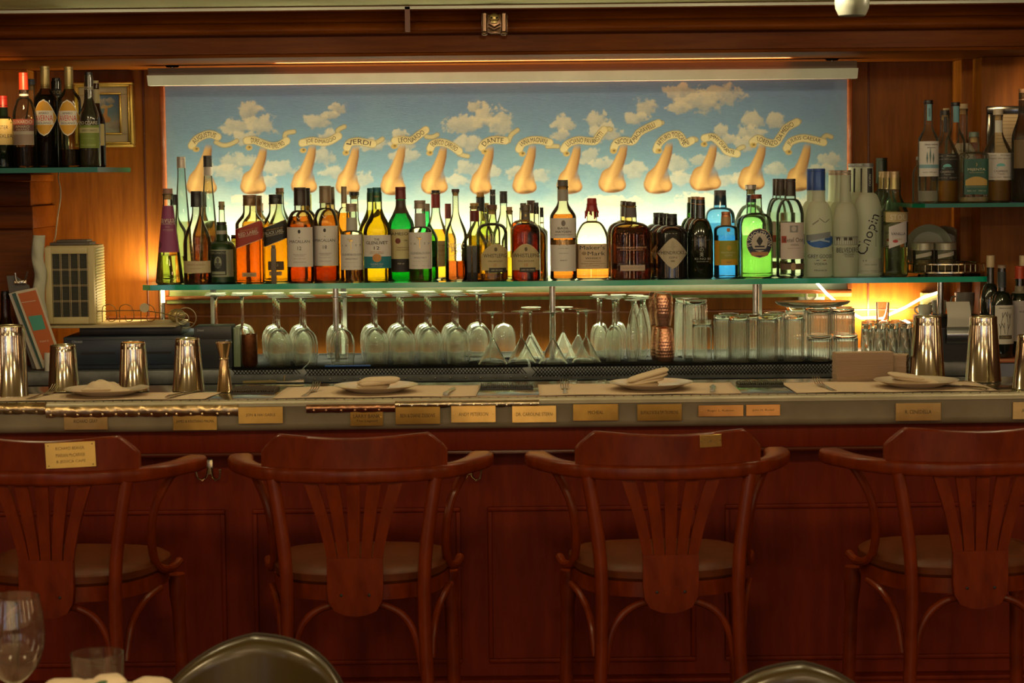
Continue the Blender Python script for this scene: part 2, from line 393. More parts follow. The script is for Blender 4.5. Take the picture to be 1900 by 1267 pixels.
RIB = [('AUGUSTUS', c1([(300, 595), (335, 548), (400, 515), (450, 512), (490, 530)]), c1([(478, 570), (530, 592), (580, 585), (630, 560)]), c1([(332, 622)])),
       ('DUKE of MONTEFELTRO', c1([(705, 558), (760, 555), (820, 578), (880, 597), (940, 592), (995, 560)]), c1([(985, 548), (990, 505), (1050, 492)]), c1([(720, 610)])),
       ('JOE DIMAGGIO', c1([(1112, 575), (1180, 560), (1250, 568), (1310, 562), (1375, 525)]), c1([(1375, 515), (1375, 480), (1420, 455)]), c1([(1118, 630)])),
       ('VERDI', c1([(1440, 610), (1460, 575), (1520, 563), (1590, 575), (1630, 582)]), c1([(1625, 580), (1660, 570), (1700, 545)]), c1([(1432, 648)])),
       ('LEONARDO', c2([(130, 558), (190, 552), (250, 555), (300, 520), (355, 480)]), c2([(360, 528), (400, 532), (440, 515)]), c2([(125, 600)])),
       ('ENRICO CARUSO', c2([(390, 615), (410, 582), (460, 570), (530, 588), (600, 635)]), c2([(600, 655), (630, 665), (665, 672)]), c2([(385, 650)])),
       ('DANTE', c2([(768, 608), (795, 572), (855, 552), (940, 558)]), c2([(965, 560), (985, 515), (1030, 480)]), c2([(788, 640)])),
       ('ANNA MAGNANI', c2([(1042, 620), (1065, 580), (1130, 555), (1200, 555), (1265, 572)]), c2([(1250, 600), (1290, 598), (1325, 600)]), c2([(1065, 655)])),
       ('LUCIANO PAVAROTTI', c2([(1370, 620), (1400, 582), (1470, 555), (1540, 560), (1600, 560), (1630, 520), (1665, 480)]), c2([(1650, 490), (1680, 470), (1715, 475)]), c2([(1390, 655)])),
       ('NICOLA MACHIAVELLI', c3([(72, 590), (92, 552), (140, 535), (205, 538), (250, 480), (320, 440), (385, 412)]), c3([(380, 415), (400, 412), (412, 410)]), c3([(70, 610)])),
       ('ARTURO TOSCANINI', c3([(372, 600), (395, 550), (450, 505), (520, 492), (552, 520), (572, 555), (620, 535)]), c3([(615, 535), (635, 522), (652, 530)]), c3([(390, 608)])),
       ('JIMMY DURANTE', c3([(712, 518), (770, 512), (830, 562), (870, 610), (940, 628)]), c3([(935, 615), (960, 590), (985, 580)]), c3([(708, 562)])),
       ('LORENZO DA MEDICI', c3([(1052, 545), (1090, 522), (1150, 548), (1210, 550), (1250, 500), (1290, 445), (1360, 405)]), c3([(1345, 410), (1365, 400), (1380, 400)]), c3([(1055, 568)])),
       ('JULIUS CAESAR', c3([(1290, 590), (1322, 542), (1400, 518), (1480, 530), (1550, 548)]), c3([(1545, 520), (1570, 500), (1605, 510)]), c3([(1305, 618)]))]
def dense(pl, n=40):
    P = [Vector((x, y, 0)) for x, y in pl]; out = []
    if len(P) == 2: return [tuple(P[0].lerp(P[1], i / n)[:2]) for i in range(n + 1)]
    for i in range(len(P) - 1):                         # Catmull-Rom
        a = P[max(0, i - 1)]; b_ = P[i]; c = P[i + 1]; d = P[min(len(P) - 1, i + 2)]
        for k in range(12):
            t = k / 12; out.append(tuple((.5 * ((2 * b_) + (c - a) * t + (2 * a - 5 * b_ + 4 * c - d) * t * t + (3 * b_ - a - 3 * c + d) * t ** 3))[:2]))
    out.append(tuple(P[-1][:2])); return out
def seg_dist(X, Y, pl):
    """distance to a polyline, signed side and parameter along it"""
    best = np.full(X.shape, 1e9); side = np.zeros(X.shape)
    for (ax, ay), (bx, by) in zip(pl[:-1], pl[1:]):
        dx, dy = bx - ax, by - ay; L = dx * dx + dy * dy + 1e-9
        t = np.clip(((X - ax) * dx + (Y - ay) * dy) / L, 0, 1)
        d = np.hypot(X - ax - t * dx, Y - ay - t * dy); s_ = np.sign(dx * (Y - ay) - dy * (X - ax))
        m = d < best; best = np.where(m, d, best); side = np.where(m, s_, side)
    return best, side
def nose_field(X, Y, n):
    tx, ty, bx, by, ax, k = n
    pts = [(tx, ty, 6.5), (tx - (tx - bx) * .12, ty + 16, 8.5), (tx - (tx - bx) * .35, ty + 34, 10.5), (tx - (tx - bx) * .58, ty + 50, 13.5), (bx + 3, by - 29, 16 * k), (bx - 1, by - 17 * k, 16 * k)]
    best = np.full(X.shape, -1e9)
    def cap(p, q):
        dx, dy = q[0] - p[0], q[1] - p[1]; t = np.clip(((X - p[0]) * dx + (Y - p[1]) * dy) / (dx * dx + dy * dy), 0, 1)
        r = p[2] + (q[2] - p[2]) * t; return r - np.hypot(X - p[0] - t * dx, Y - p[1] - t * dy)
    f = None
    al = 10.5 * k - np.hypot((X - ax) / 1.05, (Y - by + 14 * k))
    mid = 12 * k - np.hypot((X - (bx + ax) / 2), (Y - by + 13 * k))
    al2 = 9.5 * k - np.hypot((X - ax + 4), (Y - by + 28 * k))
    for p, q in zip(pts[:-1], pts[1:]):
        c = cap(p, q); f = c if f is None else np.maximum(f, c)
    def smax(a, b_, kk): h = np.clip(.5 + .5 * (a - b_) / kk, 0, 1); return b_ * (1 - h) + a * h + kk * h * (1 - h)
    f = smax(smax(smax(f, mid, 8), al2, 12), al, 8)
    return f, al
PIX = 1.45
def paint(x0, y0, x1, y1, noses, clouds, ribs, name, parent, seed=3, shelf_glow=True, Yp=YP, pix=PIX):
    """a dense sheet of paint colours: the picture is laid out in the units of its own surface"""
    p00 = at(x0, y0, Yp); p11 = at(x1, y1, Yp)
    nx = int((x1 - x0) / pix); ny = int((y1 - y0) / pix)
    xs = np.linspace(p00.x, p11.x, nx + 1); zs = np.linspace(p11.z, p00.z, ny + 1)
    XX, ZZ = np.meshgrid(xs, zs)
    a = np.array(RI); dx = XX - CAM.x; dy = Yp - CAM.y; dz = ZZ - CAM.z
    cx = a[0, 0] * dx + a[0, 1] * dy + a[0, 2] * dz; cy = a[1, 0] * dx + a[1, 1] * dy + a[1, 2] * dz; cz = a[2, 0] * dx + a[2, 1] * dy + a[2, 2] * dz
    X = 950 + F * cx / -cz; Y = 633.5 - F * cy / -cz
    n1 = fbm(X, Y, .02, seed); n2 = fbm(X, Y * 3, .12, seed + 9); n3 = fbm(X, Y, .09, seed + 20)
    t = np.clip((Y - y0) / (y1 - y0) + (n1 - .5) * .25, 0, 1)[..., None]
    top = np.array([.135, .235, .41]); mid = np.array([.18, .33, .41]); low = np.array([.47, .55, .43])
    C = np.where(t < .45, top + (mid - top) * (t / .45), mid + (low - mid) * np.clip((t - .45) / .32, 0, 1))
    C = C * (0.93 + .14 * n2[..., None])
    if shelf_glow:  # yellow-green light below the shelf, painted into the bottom strip
        g = ss(528, 545, Y)[..., None]; C = C * (1 - g) + np.array([.25, .34, .10]) * (.6 + .8 * n3[..., None]) * g
    for (cx_, cy_, rx, ry) in clouds:
        q = 1 - np.hypot((X - cx_) / rx, (Y - cy_) / ry)
        d = q + (n3 - .5) * 1.3 + (fbm(X, Y, .25, seed + 31, 3) - .5) * .35
        m = ss(.0, .30, d)[..., None] * (.78 if cy_ < 280 else .6)
        lit = ss(-.9, .7, -(Y - cy_) / ry * .7 - (X - cx_) / rx * .3 + (n3 - .5) * 1.5)[..., None]
        cc = np.array([.33, .34, .30]) * (1 - lit) + np.array([.60, .56, .40]) * lit
        if cy_ > 280: cc = cc * 1.03
        C = C * (1 - m) + cc * m
    for n in noses:
        f, al = nose_field(X, Y, n); bx = n[2]; by = n[3]
        sel = f > -3
        if not sel.any(): continue
        gz, gx = np.gradient(f); m = ss(-.9, .9, f)
        # the upper bridge melts into the sky on its right side
        fade = 1 - .75 * ss(0, 9, X - (n[0] - (n[0] - bx) * ss(n[1], by, Y) + 7)) * ss(by - 20, by - 45, Y)
        topf = ss(n[1] - 8, n[1] + 8, Y)
        m = m * fade * topf
        h = np.clip(f / 15, 0, 1)
        side = (X - (n[0] + (bx - n[0]) * np.clip((Y - n[1]) / (by - n[1]), 0, 1))) / 16
        shade = np.clip(.58 - .42 * ss(-.05, .8, side) * ss(by - 8, by - 40, Y) + .34 * np.exp(-((side + .40) / .30) ** 2) - .50 * ss(.55, 0, h) * ss(by - 22, by, Y) - .22 * ss(.35, 0, h), .02, 1.1)
        alh = np.exp(-((np.hypot(X - n[4] - 1, (Y - by + 20)) / 8) ** 2)); tip = np.exp(-((np.hypot((X - bx) / 1.1, (Y - by + 24)) / 9) ** 2)); ring = np.exp(-((np.hypot(X - n[4] - 1, (Y - by + 20)) - 13.5) / 2.6) ** 2) * ss(n[4] + 4, n[4] - 6, X); shade = np.clip(shade + .26 * alh + .24 * tip - .10 * ring, .02, 1.15)
        nost = np.exp(-(((X - (bx + n[4]) / 2 - 3) / 9) ** 2 + ((Y - by + 4.5) / 3) ** 2) ** 1.5)
        s3 = shade[..., None]
        cc = np.array([.19, .075, .018]) * (1 - s3) + np.array([.66, .42, .15]) * s3
        cc = cc * (1 - .55 * nost[..., None])
        m = m[..., None]; C = C * (1 - m) + cc * m
    for nm, band, tail, curl in ribs:
        P = dense(band); T = dense(tail)
        for pl, hw, sh in ((T, 4.6, .78), (P, 7.6, 1.0)):
            d, s_ = seg_dist(X, Y, pl); m = ss(hw + .7, hw - .7, d)[..., None]
            edge = ss(hw - 2.2, hw, d)[..., None]; v = (.9 + .1 * n2[..., None]) * sh
            cc = np.array([.66, .57, .29]) * v * (1 - .55 * edge)
            C = C * (1 - m) + cc * m
        for (qx, qy) in curl:
            d = np.hypot((X - qx) / 6.5, (Y - qy) / 5); m = ss(1.1, .85, d)[..., None]
            cc = np.array([.50, .36, .11]) * (1 - .7 * ss(.6, .2, np.hypot((X - qx - 1) / 6, (Y - qy + 1) / 5))[..., None]); C = C * (1 - m) + cc * m
    C = np.clip(C * (.96 + .08 * fbm(X, Y * 4, .5, seed + 50, 2)[..., None]), 0, 1)
    nV = (nx + 1) * (ny + 1); V = np.stack([XX.ravel(), np.full(nV, Yp), ZZ.ravel()], 1)
    ii = np.arange(nV).reshape(ny + 1, nx + 1); Q = np.stack([ii[:-1, :-1], ii[:-1, 1:], ii[1:, 1:], ii[1:, :-1]], -1).reshape(-1, 4)
    me = bpy.data.meshes.new(name); me.vertices.add(nV); me.vertices.foreach_set('co', V.ravel().astype(np.float32))
    me.loops.add(Q.size); me.loops.foreach_set('vertex_index', Q.ravel().astype(np.int32)); me.polygons.add(len(Q))
    me.polygons.foreach_set('loop_start', (np.arange(len(Q)) * 4).astype(np.int32))
    me.update(); at_ = me.color_attributes.new('paint', 'FLOAT_COLOR', 'POINT')
    at_.data.foreach_set('color', np.concatenate([C.reshape(-1, 3), np.ones((nV, 1))], 1).ravel().astype(np.float32))
    me.validate()
    m, nt, b_ = _new('oil_paint'); ca = nt.nodes.new('ShaderNodeAttribute'); ca.attribute_name = 'paint'
    nt.links.new(ca.outputs['Color'], b_.inputs['Base Color']); b_.inputs['Roughness'].default_value = .42
    b_.inputs['Specular IOR Level'].default_value = .35
    tc = nt.nodes.new('ShaderNodeTexCoord'); wv = nt.nodes.new('ShaderNodeTexNoise'); mp = nt.nodes.new('ShaderNodeMapping')
    mp.inputs['Scale'].default_value = (60, 60, 420); nt.links.new(tc.outputs['Object'], mp.inputs[0]); nt.links.new(mp.outputs[0], wv.inputs['Vector'])
    wv.inputs['Scale'].default_value = 1; bp = nt.nodes.new('ShaderNodeBump'); bp.inputs['Strength'].default_value = .25; bp.inputs['Distance'].default_value = .001
    nt.links.new(wv.outputs['Fac'], bp.inputs['Height']); nt.links.new(bp.outputs[0], b_.inputs['Normal'])
    me.materials.append(m); o = bpy.data.objects.new(name, me); COL.objects.link(o); o.parent = parent
    return o
pt = thing('painting', 'long framed oil painting of noses under name ribbons against a cloudy sky', 'painting')
paint(300, 150, 1580, 550, NOSES, CLOUDS, RIB, 'canvas', pt)
lb = MB()
for nm, band, tail, curl in RIB:
    P = dense(band); L = [0]
    for a, b_ in zip(P[:-1], P[1:]): L.append(L[-1] + math.hypot(b_[0] - a[0], b_[1] - a[1]))
    tot = L[-1]
    def fn(u, v, P=P, L=L, tot=tot):
        s_ = tot * (.10 + .83 * u); i = 0
        while i < len(L) - 2 and L[i + 1] < s_: i += 1
        t = (s_ - L[i]) / max(1e-6, L[i + 1] - L[i]); x = P[i][0] + (P[i + 1][0] - P[i][0]) * t; y = P[i][1] + (P[i + 1][1] - P[i][1]) * t
        j0, j1 = max(0, i - 3), min(len(P) - 1, i + 4); dx, dy = P[j1][0] - P[j0][0], P[j1][1] - P[j0][1]; d = math.hypot(dx, dy)
        h = (v - .5) * 8.8; return tuple(at(x + dy / d * h, y - dx / d * h, YP - .0012))
    put_text(lb, nm, fn, 0)
lb.build('ribbon_lettering', M((.03, .018, .01), .5), pt, smooth=False, fixn=False)
# frame: thin orange-brown moulding
fb = MB(); FR = wood('picture_frame_wood', (.30, .075, .02), (.50, .16, .045), sx=3, sy=10, sz=10, rough=.25)
a = at(305, 158, 2.13); c = at(1572, 544, 2.13)
a = Vector((a.x, 0, at(950, 153, 2.13).z)); c = Vector((c.x, 0, at(950, 543, 2.13).z))
for (x0, x1, z0, z1) in ((a.x - .016, c.x + .016, a.z, a.z + .014), (a.x - .016, c.x + .016, c.z - .014, c.z), (a.x - .016, a.x, c.z, a.z), (c.x, c.x + .016, c.z, a.z)):
    fb.box(x0, x1, 2.118, YW, z0, z1, bev=.005)
fb.build('frame', FR, pt)
# the picture light hanging over it
YL = 1.87
pl = thing('picture_light', 'long brushed metal picture light hung on two rods above the painting', 'lamp', (0, YL, at(950, 155, YL).z))
xa = at(274, 140, YL).x; xb = at(1591, 140, YL).x; hz = at(950, 120, YL).z - at(950, 155, YL).z; hm = hz * .62
b = MB(); b.prism([(0, .006), (-.018, hm), (.045, hm), (.045, .006)], xa, xb, 'x')
ALU = M((.74, .76, .60), .32, .25, name='brushed_aluminium', noise=.12, nscale=8)
b.build('reflector', ALU, pl)
b = MB(); b.prism([(-.016, hm), (-.016, hz), (.05, hz), (.05, hm)], xa + .004, xb - .004, 'x'); b.build('housing', M((.16, .12, .07), .45, .4), pl)  # shadow on the top piece put into its dark colour
for px in (318, 1545):
    x = at(px, 110, YL).x; zt = ZU - pl.location.z
    b = MB(); b.lathe([(.0, hz - .01), (.0055, hz - .01), (.0055, zt), (.0, zt)], (x, .015, 0), 12); b.lathe([(.0, zt - .006), (.02, zt - .006), (.024, zt)], (x, .015, 0), 16)
    b.build('hanging_rod', M((.55, .55, .5), .25, 1), pl)
area('beam_fill_strip', (.08, YL - .05, pl.location.z + hz - .004), (180, 0, 0), (xb - xa) * .72, .02, 4.5, (1, .66, .28), 160)  # unseen strip added before the housing to brighten the beam underside
# glass shelf edge light and LED rope (built with the shelf below)

# little framed nose picture on the left
sp = thing('picture', 'small gold framed painting of one nose beside the left bottle shelf', 'picture')
paint(172, 176, 224, 246, [], [(185, 190, 14, 9), (212, 232, 16, 12), (182, 236, 12, 8), (205, 188, 10, 6)], [], 'canvas', sp, seed=5, shelf_glow=False, Yp=2.150, pix=1.0)
b = MB(); q = lambda x, y: at(x, y, 2.148)
def blob(pts, y, mi): b.add([tuple(at(px, py, y)) for px, py in pts], [tuple(range(len(pts)))], mi)
blob([(195 + 5, 198), (199, 215), (206, 220), (204, 226), (196, 228), (188, 224), (187, 218), (193, 210), (194, 200)], 2.1475, 0)
blob([(186, 198), (192, 194), (200, 196), (207, 193), (211, 196), (205, 200), (195, 201), (188, 202)], 2.147, 1)
b.build('painted_nose', [M((.6, .33, .1), .5), M((.55, .45, .2), .5)], sp, smooth=False)
def ring(bb, x0, y0, x1, y1, wd, ya, yb, mi=0):
    p = at(x0, y0, ya); r = at(x1, y1, ya); g = wd * sc(ya)
    for bx in ((p.x, r.x, p.z - g, p.z), (p.x, r.x, r.z, r.z + g), (p.x, p.x + g, r.z + g, p.z - g), (r.x - g, r.x, r.z + g, p.z - g)):
        bb.box(bx[0], bx[1], ya, yb, bx[2], bx[3], mi, bev=.002)
b = MB(); ring(b, 136, 153, 247, 272, 5, 2.115, YW); ring(b, 141, 158, 242, 267, 4, 2.125, YW); ring(b, 160, 172, 226, 250, 4, 2.13, YW)
b.build('frame', M((.62, .44, .10), .3, .75, name='gilt', noise=.2, nscale=30), sp)
b = MB(); ring(b, 145, 161, 238, 264, 15, 2.135, YW); b.build('mount', M((.62, .55, .33), .7), sp)
# ================================================================ main glass shelf, posts and light rope
YS0, YS1 = 1.70, 2.095
ZS = at(950, 522, YS0).z; TH = ZS - at(950, 532, YS0).z
GEDGE = M((.0, .34, .20), .12, name='green_glass_edge', emis=0, coat=.5)
GTOP = thin((.80, .93, .86), name='shelf_glass', gain=1.0)
def glass_shelf(name, label, x0, x1, y0, y1, zt, th, cut=0, group=None, edge=None):
    """pane whose faces are clear and whose polished edges read green"""
    t = thing(name, label, 'shelf', ((x0 + x1) / 2, y0, zt - th), group=group)
    w_ = (x1 - x0) / 2; d = y1 - y0
    out = [(-w_ + cut, 0), (w_, 0), (w_, d), (-w_, d), (-w_, cut)] if cut else [(-w_, 0), (w_, 0), (w_, d), (-w_, d)]
    n = len(out); b = MB(); V = [(x, y, 0) for x, y in out] + [(x, y, th) for x, y in out]
    b.add(V, [tuple(range(n))[::-1], tuple(range(n, 2 * n))], 0)
    b.add(V, [(i, (i + 1) % n, n + (i + 1) % n, n + i) for i in range(n)], 1)
    b.build('pane', [GTOP, edge or GEDGE], t, smooth=False); return t
XS0 = at(262, 535, YS0).x; XS1 = at(1836, 520, YS0).x
shelf = glass_shelf('glass_shelf', 'long green-edged glass shelf carrying the main row of bottles', XS0, XS1, YS0, YS1, ZS, TH, cut=.03)
CHROME = M((.62, .62, .58), .18, 1, name='polished_steel')
ZB = at(950, 680, 1.56).z                    # back counter top
for px in (300, 623, 1025, 1402, 1745):
    yp = 2.0 if px == 300 else 1.79; x = at(px, 560, yp).x - shelf.location.x; hb = ZB + .0045 - shelf.location.z
    b = MB(); b.lathe([(0, hb), (.011, hb), (.011, -.004), (.016, -.004), (.016, 0), (0, 0)], (x, yp - 1.70, 0), 16); b.build('shelf_post', CHROME, shelf)
for px in (400, 640, 1405):
    x = at(px, 560, 2.12).x - shelf.location.x
    b = MB(); b.box(x - .01, x + .01, .36, .385, ZB + .0045 - shelf.location.z, 0, bev=.002); b.build('rear_post', M((.55, .58, .48), .4, .6), shelf)
# light rope: runs along the wall under the back of the shelf, sags on the right
rp = [at(x, y, 2.10) for x, y in ((300, 521), (600, 518), (900, 515), (1200, 512), (1490, 509), (1515, 524), (1535, 546), (1570, 576), (1598, 590), (1640, 588), (1680, 570), (1712, 552), (1745, 541))]
RP = []
for i in range(len(rp) - 1):
    for k in range(6): RP.append(rp[i].lerp(rp[i + 1], k / 6))
RP.append(rp[-1])
b = MB(); b.tube(RP, .0045, 8)
tag(b.build('light_rope', M((1, .86, .58), .5, emis=10, name='lit_rope')), 'glowing warm LED light rope strung along the wall under the glass shelf', 'light')
LEDC = (1, .88, .56)
area('rope_fill_light', (at(860, 530, 2.08).x, 2.085, ZS + .008), (180 - 12, 0, 0), at(1500, 530, 2.08).x - at(300, 530, 2.08).x, .02, 39, LEDC)
area('rope_fill_light', (at(1000, 530, 2.03).x, 1.91, ZS - .026), (0, 0, 0), at(1500, 530, 2.08).x - at(300, 530, 2.08).x, .10, 60, (.95, .95, .60), 100)  # unseen strip added below the shelf to brighten the glassware
area('rope_fill_light', (at(1620, 585, 2.09).x, 2.10, at(1620, 580, 2.09).z), (90 + 0, 0, 0), .26, .02, 4.5, (1, .74, .36))
spot('shelf_spot_left', (-1.52, 1.25, 2.0), (-1.9, 2.1, 1.75), 6, (1, .62, .25), 60)
spot('shelf_spot_right', (1.62, 1.3, 2.0), (1.86, 1.9, 1.80), 7, (1, .62, .25), 50)
area('rope_end_light', (at(296, 540, 1.95).x, 1.96, ZS - .05), (90, 0, 75), .16, .05, 2.4, (1, .70, .3))  # area light added for the rope-end glow on the left wall

# ================================================================ bottles
def prof_r(P, z):
    for (r0, z0), (r1, z1) in zip(P[:-1], P[1:]):
        if z0 <= z <= z1 and z1 > z0: return r0 + (r1 - r0) * (z - z0) / (z1 - z0)
    return P[-1][0]
def make_profile(R, H, sh, capb, foot=.95):
    zs, zn, rn, kind = sh; P = [(0, 0), (R * foot * .9, 0), (R * foot, .004 * H + .001), (R, .02 * H)]
    taper = {'t': 1.0}.get(kind, 0)
    if kind == 'cone':                       # straight taper from the foot
        for k in range(1, 13):
            t = k / 12; P.append((R * (1 - (1 - rn) * t ** 1.05), H * (.02 + (zn - .02) * t)))
    else:
        P.append((R, zs * H))
        for k in range(1, 13):
            t = k / 12
            if kind == 'r': f = math.sqrt(max(0, 1 - (t * .999) ** 2)); f = f * .75 + (1 - t) * .25     # rounded shoulder
            elif kind == 's': f = .5 + .5 * math.cos(PI * t)                                             # flowing slope
            elif kind == 'h': f = math.sqrt(max(0, 1 - (t * .999) ** 2.6))                               # high square shoulder
            else: f = 1 - t
            P.append((R * (rn + (1 - rn) * f), H * (zs + (zn - zs) * t)))
    P.append((R * rn * .96, H * capb))
    return P
def surf_y(P, n, dr, x, z, off=.0006):
    R = prof_r(P, z) + off; q = min(.995, abs(x) / R)
    if n == 2: return -R * dr * math.sqrt(1 - q * q)
    # superellipse r(theta) = R/(|c|^n+|s|^n)^(1/n): points satisfy |x|^n+|y|^n = R^n
    return -R * dr * (1 - q ** n) ** (1 / n)
def label_mesh(P, R, H, n, dr, items, parent, name):
    """items: ('rect'|'dia'|'ell'|'arch'|'slant', cx, z0, z1, halfwidth, colour[, metal]) in fractions of R and H, or ('t', text, cx, cz, width, height, colour)"""
    mats = []; b = MB()
    def mi(c):
        m_ = M(c, .55, name='label_paper') if len(c) == 3 else M(c[:3], .25, .8, name='foil')
        if m_ not in mats: mats.append(m_)
        return mats.index(m_)
    lay = .0005
    for it in items:
        if it[0] == 't':
            _, s, cx, cz, wd, ht, c = it[:7]; rot = math.radians(it[7]) if len(it) > 7 else 0
            off = lay + .0003; cr, sr = math.cos(rot), math.sin(rot)
            def fn(u, v):
                a = (u - .5) * wd * R; h = (v - .5) * ht * H
                x = cx * R + a * cr - h * sr; z = cz * H + a * sr + h * cr; return (x, surf_y(P, n, dr, x, z, off), z)
            put_text(b, s, fn, mi(c)); continue
        if it[0] == 'arc':                  # text round a circle
            _, s, cx, cz, rad, ht, span, c = it; off = lay + .0003
            def fn(u, v):
                a = math.radians(span) * (.5 - u) + PI / 2; r_ = rad * R + v * ht * H
                x = cx * R + r_ * math.cos(a); z = cz * H + r_ * math.sin(a); return (x, surf_y(P, n, dr, x, z, off), z)
            put_text(b, s, fn, mi(c)); continue
        k, cx, z0, z1, hw, c = it[:6]; nv = 16; nu = 14
        def fn(u, v):
            zz = z0 + (z1 - z0) * v; w2 = hw; t = 2 * v - 1
            if k == 'dia': w2 = hw * (1 - abs(t)) ** (it[6] if len(it) > 6 else .72)
            elif k == 'ell': w2 = hw * math.sqrt(max(0, 1 - t * t))
            elif k == 'arch': w2 = hw
            x = (cx + (2 * u - 1) * w2) * R
            if k == 'arch' and v > .6: zz = z0 + (z1 - z0) * (.6 + (v - .6) * (1 - (2 * u - 1) ** 2 * 1.0) * 1.0)
            if k == 'slant': zz += (2 * u - 1) * (it[6] if len(it) > 6 else .05)
            z = zz * H; lim = prof_r(P, z) * .975; x = max(-lim, min(lim, x)); return (x, surf_y(P, n, dr, x, z, lay), z)
        b.grid(fn, nu, nv, mi(c)); lay += .0003
    return b.build(name, mats, parent, smooth=False, fixn=False)
def build_cap(t, H, R, P, cap):
    kind, hf, rf, c = cap[:4]; r = R * rf; z1 = H; z0 = H * (1 - hf); metal = cap[4] if len(cap) > 4 else 0
    m_ = M(c, .35, metal, name='cap')
    b = MB()
    if kind == 'c':                          # screw cap / foil capsule
        b.lathe([(r * 1.0, z0), (r * 1.0, z0 + .002), (r * .95, z0 + .004), (r * .95, z1 - .010), (r * .9, z1 - .0095), (r * .9, z1 - .0085), (r * .95, z1 - .008), (r * .95, z1 - .001), (r * .88, z1), (0, z1)], seg=20)
        b.lathe([(0, z0), (r, z0)], seg=20); b.build('cap', m_, t)
    elif kind == 'w':                        # wax dipped with drips
        b.lathe([(r * 1.25, z0 + .01), (r * 1.12, z0 + .02), (r, z0 + .03), (r * 1.05, z1 - .02), (r * .92, z1 - .016), (r * .92, z1 - .004), (r * .8, z1), (0, z1)], seg=24)
        for k in range(9):
            a = 2 * PI * k / 9 + .2; L = .008 + .022 * ((k * 37) % 10) / 10; q = r * 1.2
            b.tube([(q * math.cos(a), q * math.sin(a), z0 + .012), (q * 1.03 * math.cos(a), q * 1.03 * math.sin(a), z0 + .012 - L * .5), (q * 1.05 * math.cos(a), q * 1.05 * math.sin(a), z0 + .012 - L)], [.0034, .0026, .003], 6)
        b.build('wax_seal', m_, t)
    else:                                    # 'k' stopper: disc head plus cork in the neck
        hh = H * hf
        b.lathe([(0, z0), (r, z0), (r, z1 - .0012), (r * .94, z1), (0, z1)], seg=20); st_ = b.build('stopper', m_, t)
        c2 = MB(); rr = R * P[1] * .72; c2.lathe([(0, z0 - hh * 1.1), (rr, z0 - hh * 1.1), (rr, z0), (0, z0)], seg=14); c2.build('cork', M((.55, .36, .18), .8, name='cork', noise=.2, nscale=200), st_)
_placed = {}
LIM = {}
def settle(px, Y0, R, z):
    """nearest free standing place on the shelf for a bottle seen at column px"""
    best = None; pl_ = _placed.setdefault(round(z, 4), []); lo, hi = LIM.get(round(z, 4), (1.735 if Y0 < 1.81 else 1.815, 2.105)); lo = min(lo, Y0)
    for k in (1, .95, .9, .85, .8, .74, .68, .62, .56, .5, .44, .38):
        for dy in range(0, 28):
            for s_ in ((1, -1) if dy else (1,)):
                Y = Y0 + s_ * dy * .008
                if Y < lo or Y + R * k > hi: continue
                x = at(px, 450, Y).x
                if all((x - a) ** 2 + (Y - b_) ** 2 >= (R * k + r_ + .0015) ** 2 for a, b_, r_ in pl_):
                    c = dy * .008 * 2.0 + (1 - k) * .55
                    if best is None or c < best[0]: best = (c, Y, k, x)
        if best and best[0] < (1 - k) * .55: break
    if best is None: print('NO ROOM', px); best = (0, Y0, .5, at(px, 450, Y0).x)
    pl_.append((best[3], best[1], R * best[2])); return best[1], best[2]
def bottle(label, px, top, wpx, Y, sh, cap, glass=CLEAR, liq=None, fill=.5, lab=None, neck=None, nlab=None, n=2, dr=1.0, z=None, group=None, name='bottle', solid=None, foot=.95, rz=0, cat='bottle', haze=.07):
    z = ZS if z is None else z
    k_ = 1.0
    Y, k_ = settle(px, Y, wpx * sc(Y) / 2 * (1.10 if n > 2 else 1.0), z)
    wpx = wpx * k_
    p = at(px, top, Y); H = p.z - z; R = wpx * sc(Y) / 2
    t = thing(name, label, cat, (p.x, Y, z + .0005), 0, group)
    capb = 1 - cap[1] * (.35 if cap[0] in 'cw' else 1.0)
    P = make_profile(R, H, sh, capb, foot)
    b = MB(); b.lathe(P, seg=32, n=n, dr=dr)
    if cap[0] == 'k':
        rn = P[-1][0]; z1 = P[-1][1]; b.lathe([(rn, z1 - .006), (rn * 1.13, z1 - .005), (rn * 1.13, z1 - .001), (rn * .9, z1)], seg=24, n=2)
    gm = solid if solid else thin(glass, edge=.88, ior=1.33, gain=1.1, haze=haze)
    b.build('glass', gm, t)
    if liq is not None and not solid:
        L = [(0, .012 * H + .002)]; ins = .0022
        zz = fill * H
        for r, q in P[1:]:
            if q < .012 * H + .002: continue
            if q >= zz: break
            L.append((max(.001, r - ins), q))
        L.append((max(.001, prof_r(P, zz) - ins), zz)); L.append((0, zz))
        L.insert(1, (max(.001, R * foot - ins), .012 * H + .002))
        c = MB(); c.lathe(L, seg=32, n=n, dr=dr * (1 - .0 * ins)); c.build('liquid', refr(liq, 1.07 if min(liq) > .8 else 1.20, name='spirit', haze=.35 if haze > .2 else 0, fc=liq), t)  # right-shelf spirits get a tinted diffuse mix to look lit
    build_cap(t, H, R, (0, sh[2]), cap)
    if lab: label_mesh(P, R, H, n, dr, lab, t, 'label')
    if nlab: label_mesh(P, R, H, 2 if n == 2 else n, dr, nlab, t, 'neck_label')
    if neck:                                 # coloured sleeve round the neck: z0, z1, colour
        b = MB(); rings = [(prof_r(P, H * (neck[0] + (neck[1] - neck[0]) * k / 8)) + .0008, H * (neck[0] + (neck[1] - neck[0]) * k / 8)) for k in range(9)]
        b.lathe(rings, seg=28, n=n, dr=dr); b.build('neck_sleeve', M(neck[2], .4, neck[3] if len(neck) > 3 else 0), t)
    return t
CREAM = (.72, .66, .50); WHITE = (.74, .70, .64); INK = (.02, .02, .02); GOLD = (.55, .36, .08, 1); BLK = (.012, .012, .013); CORK = (.42, .27, .14)
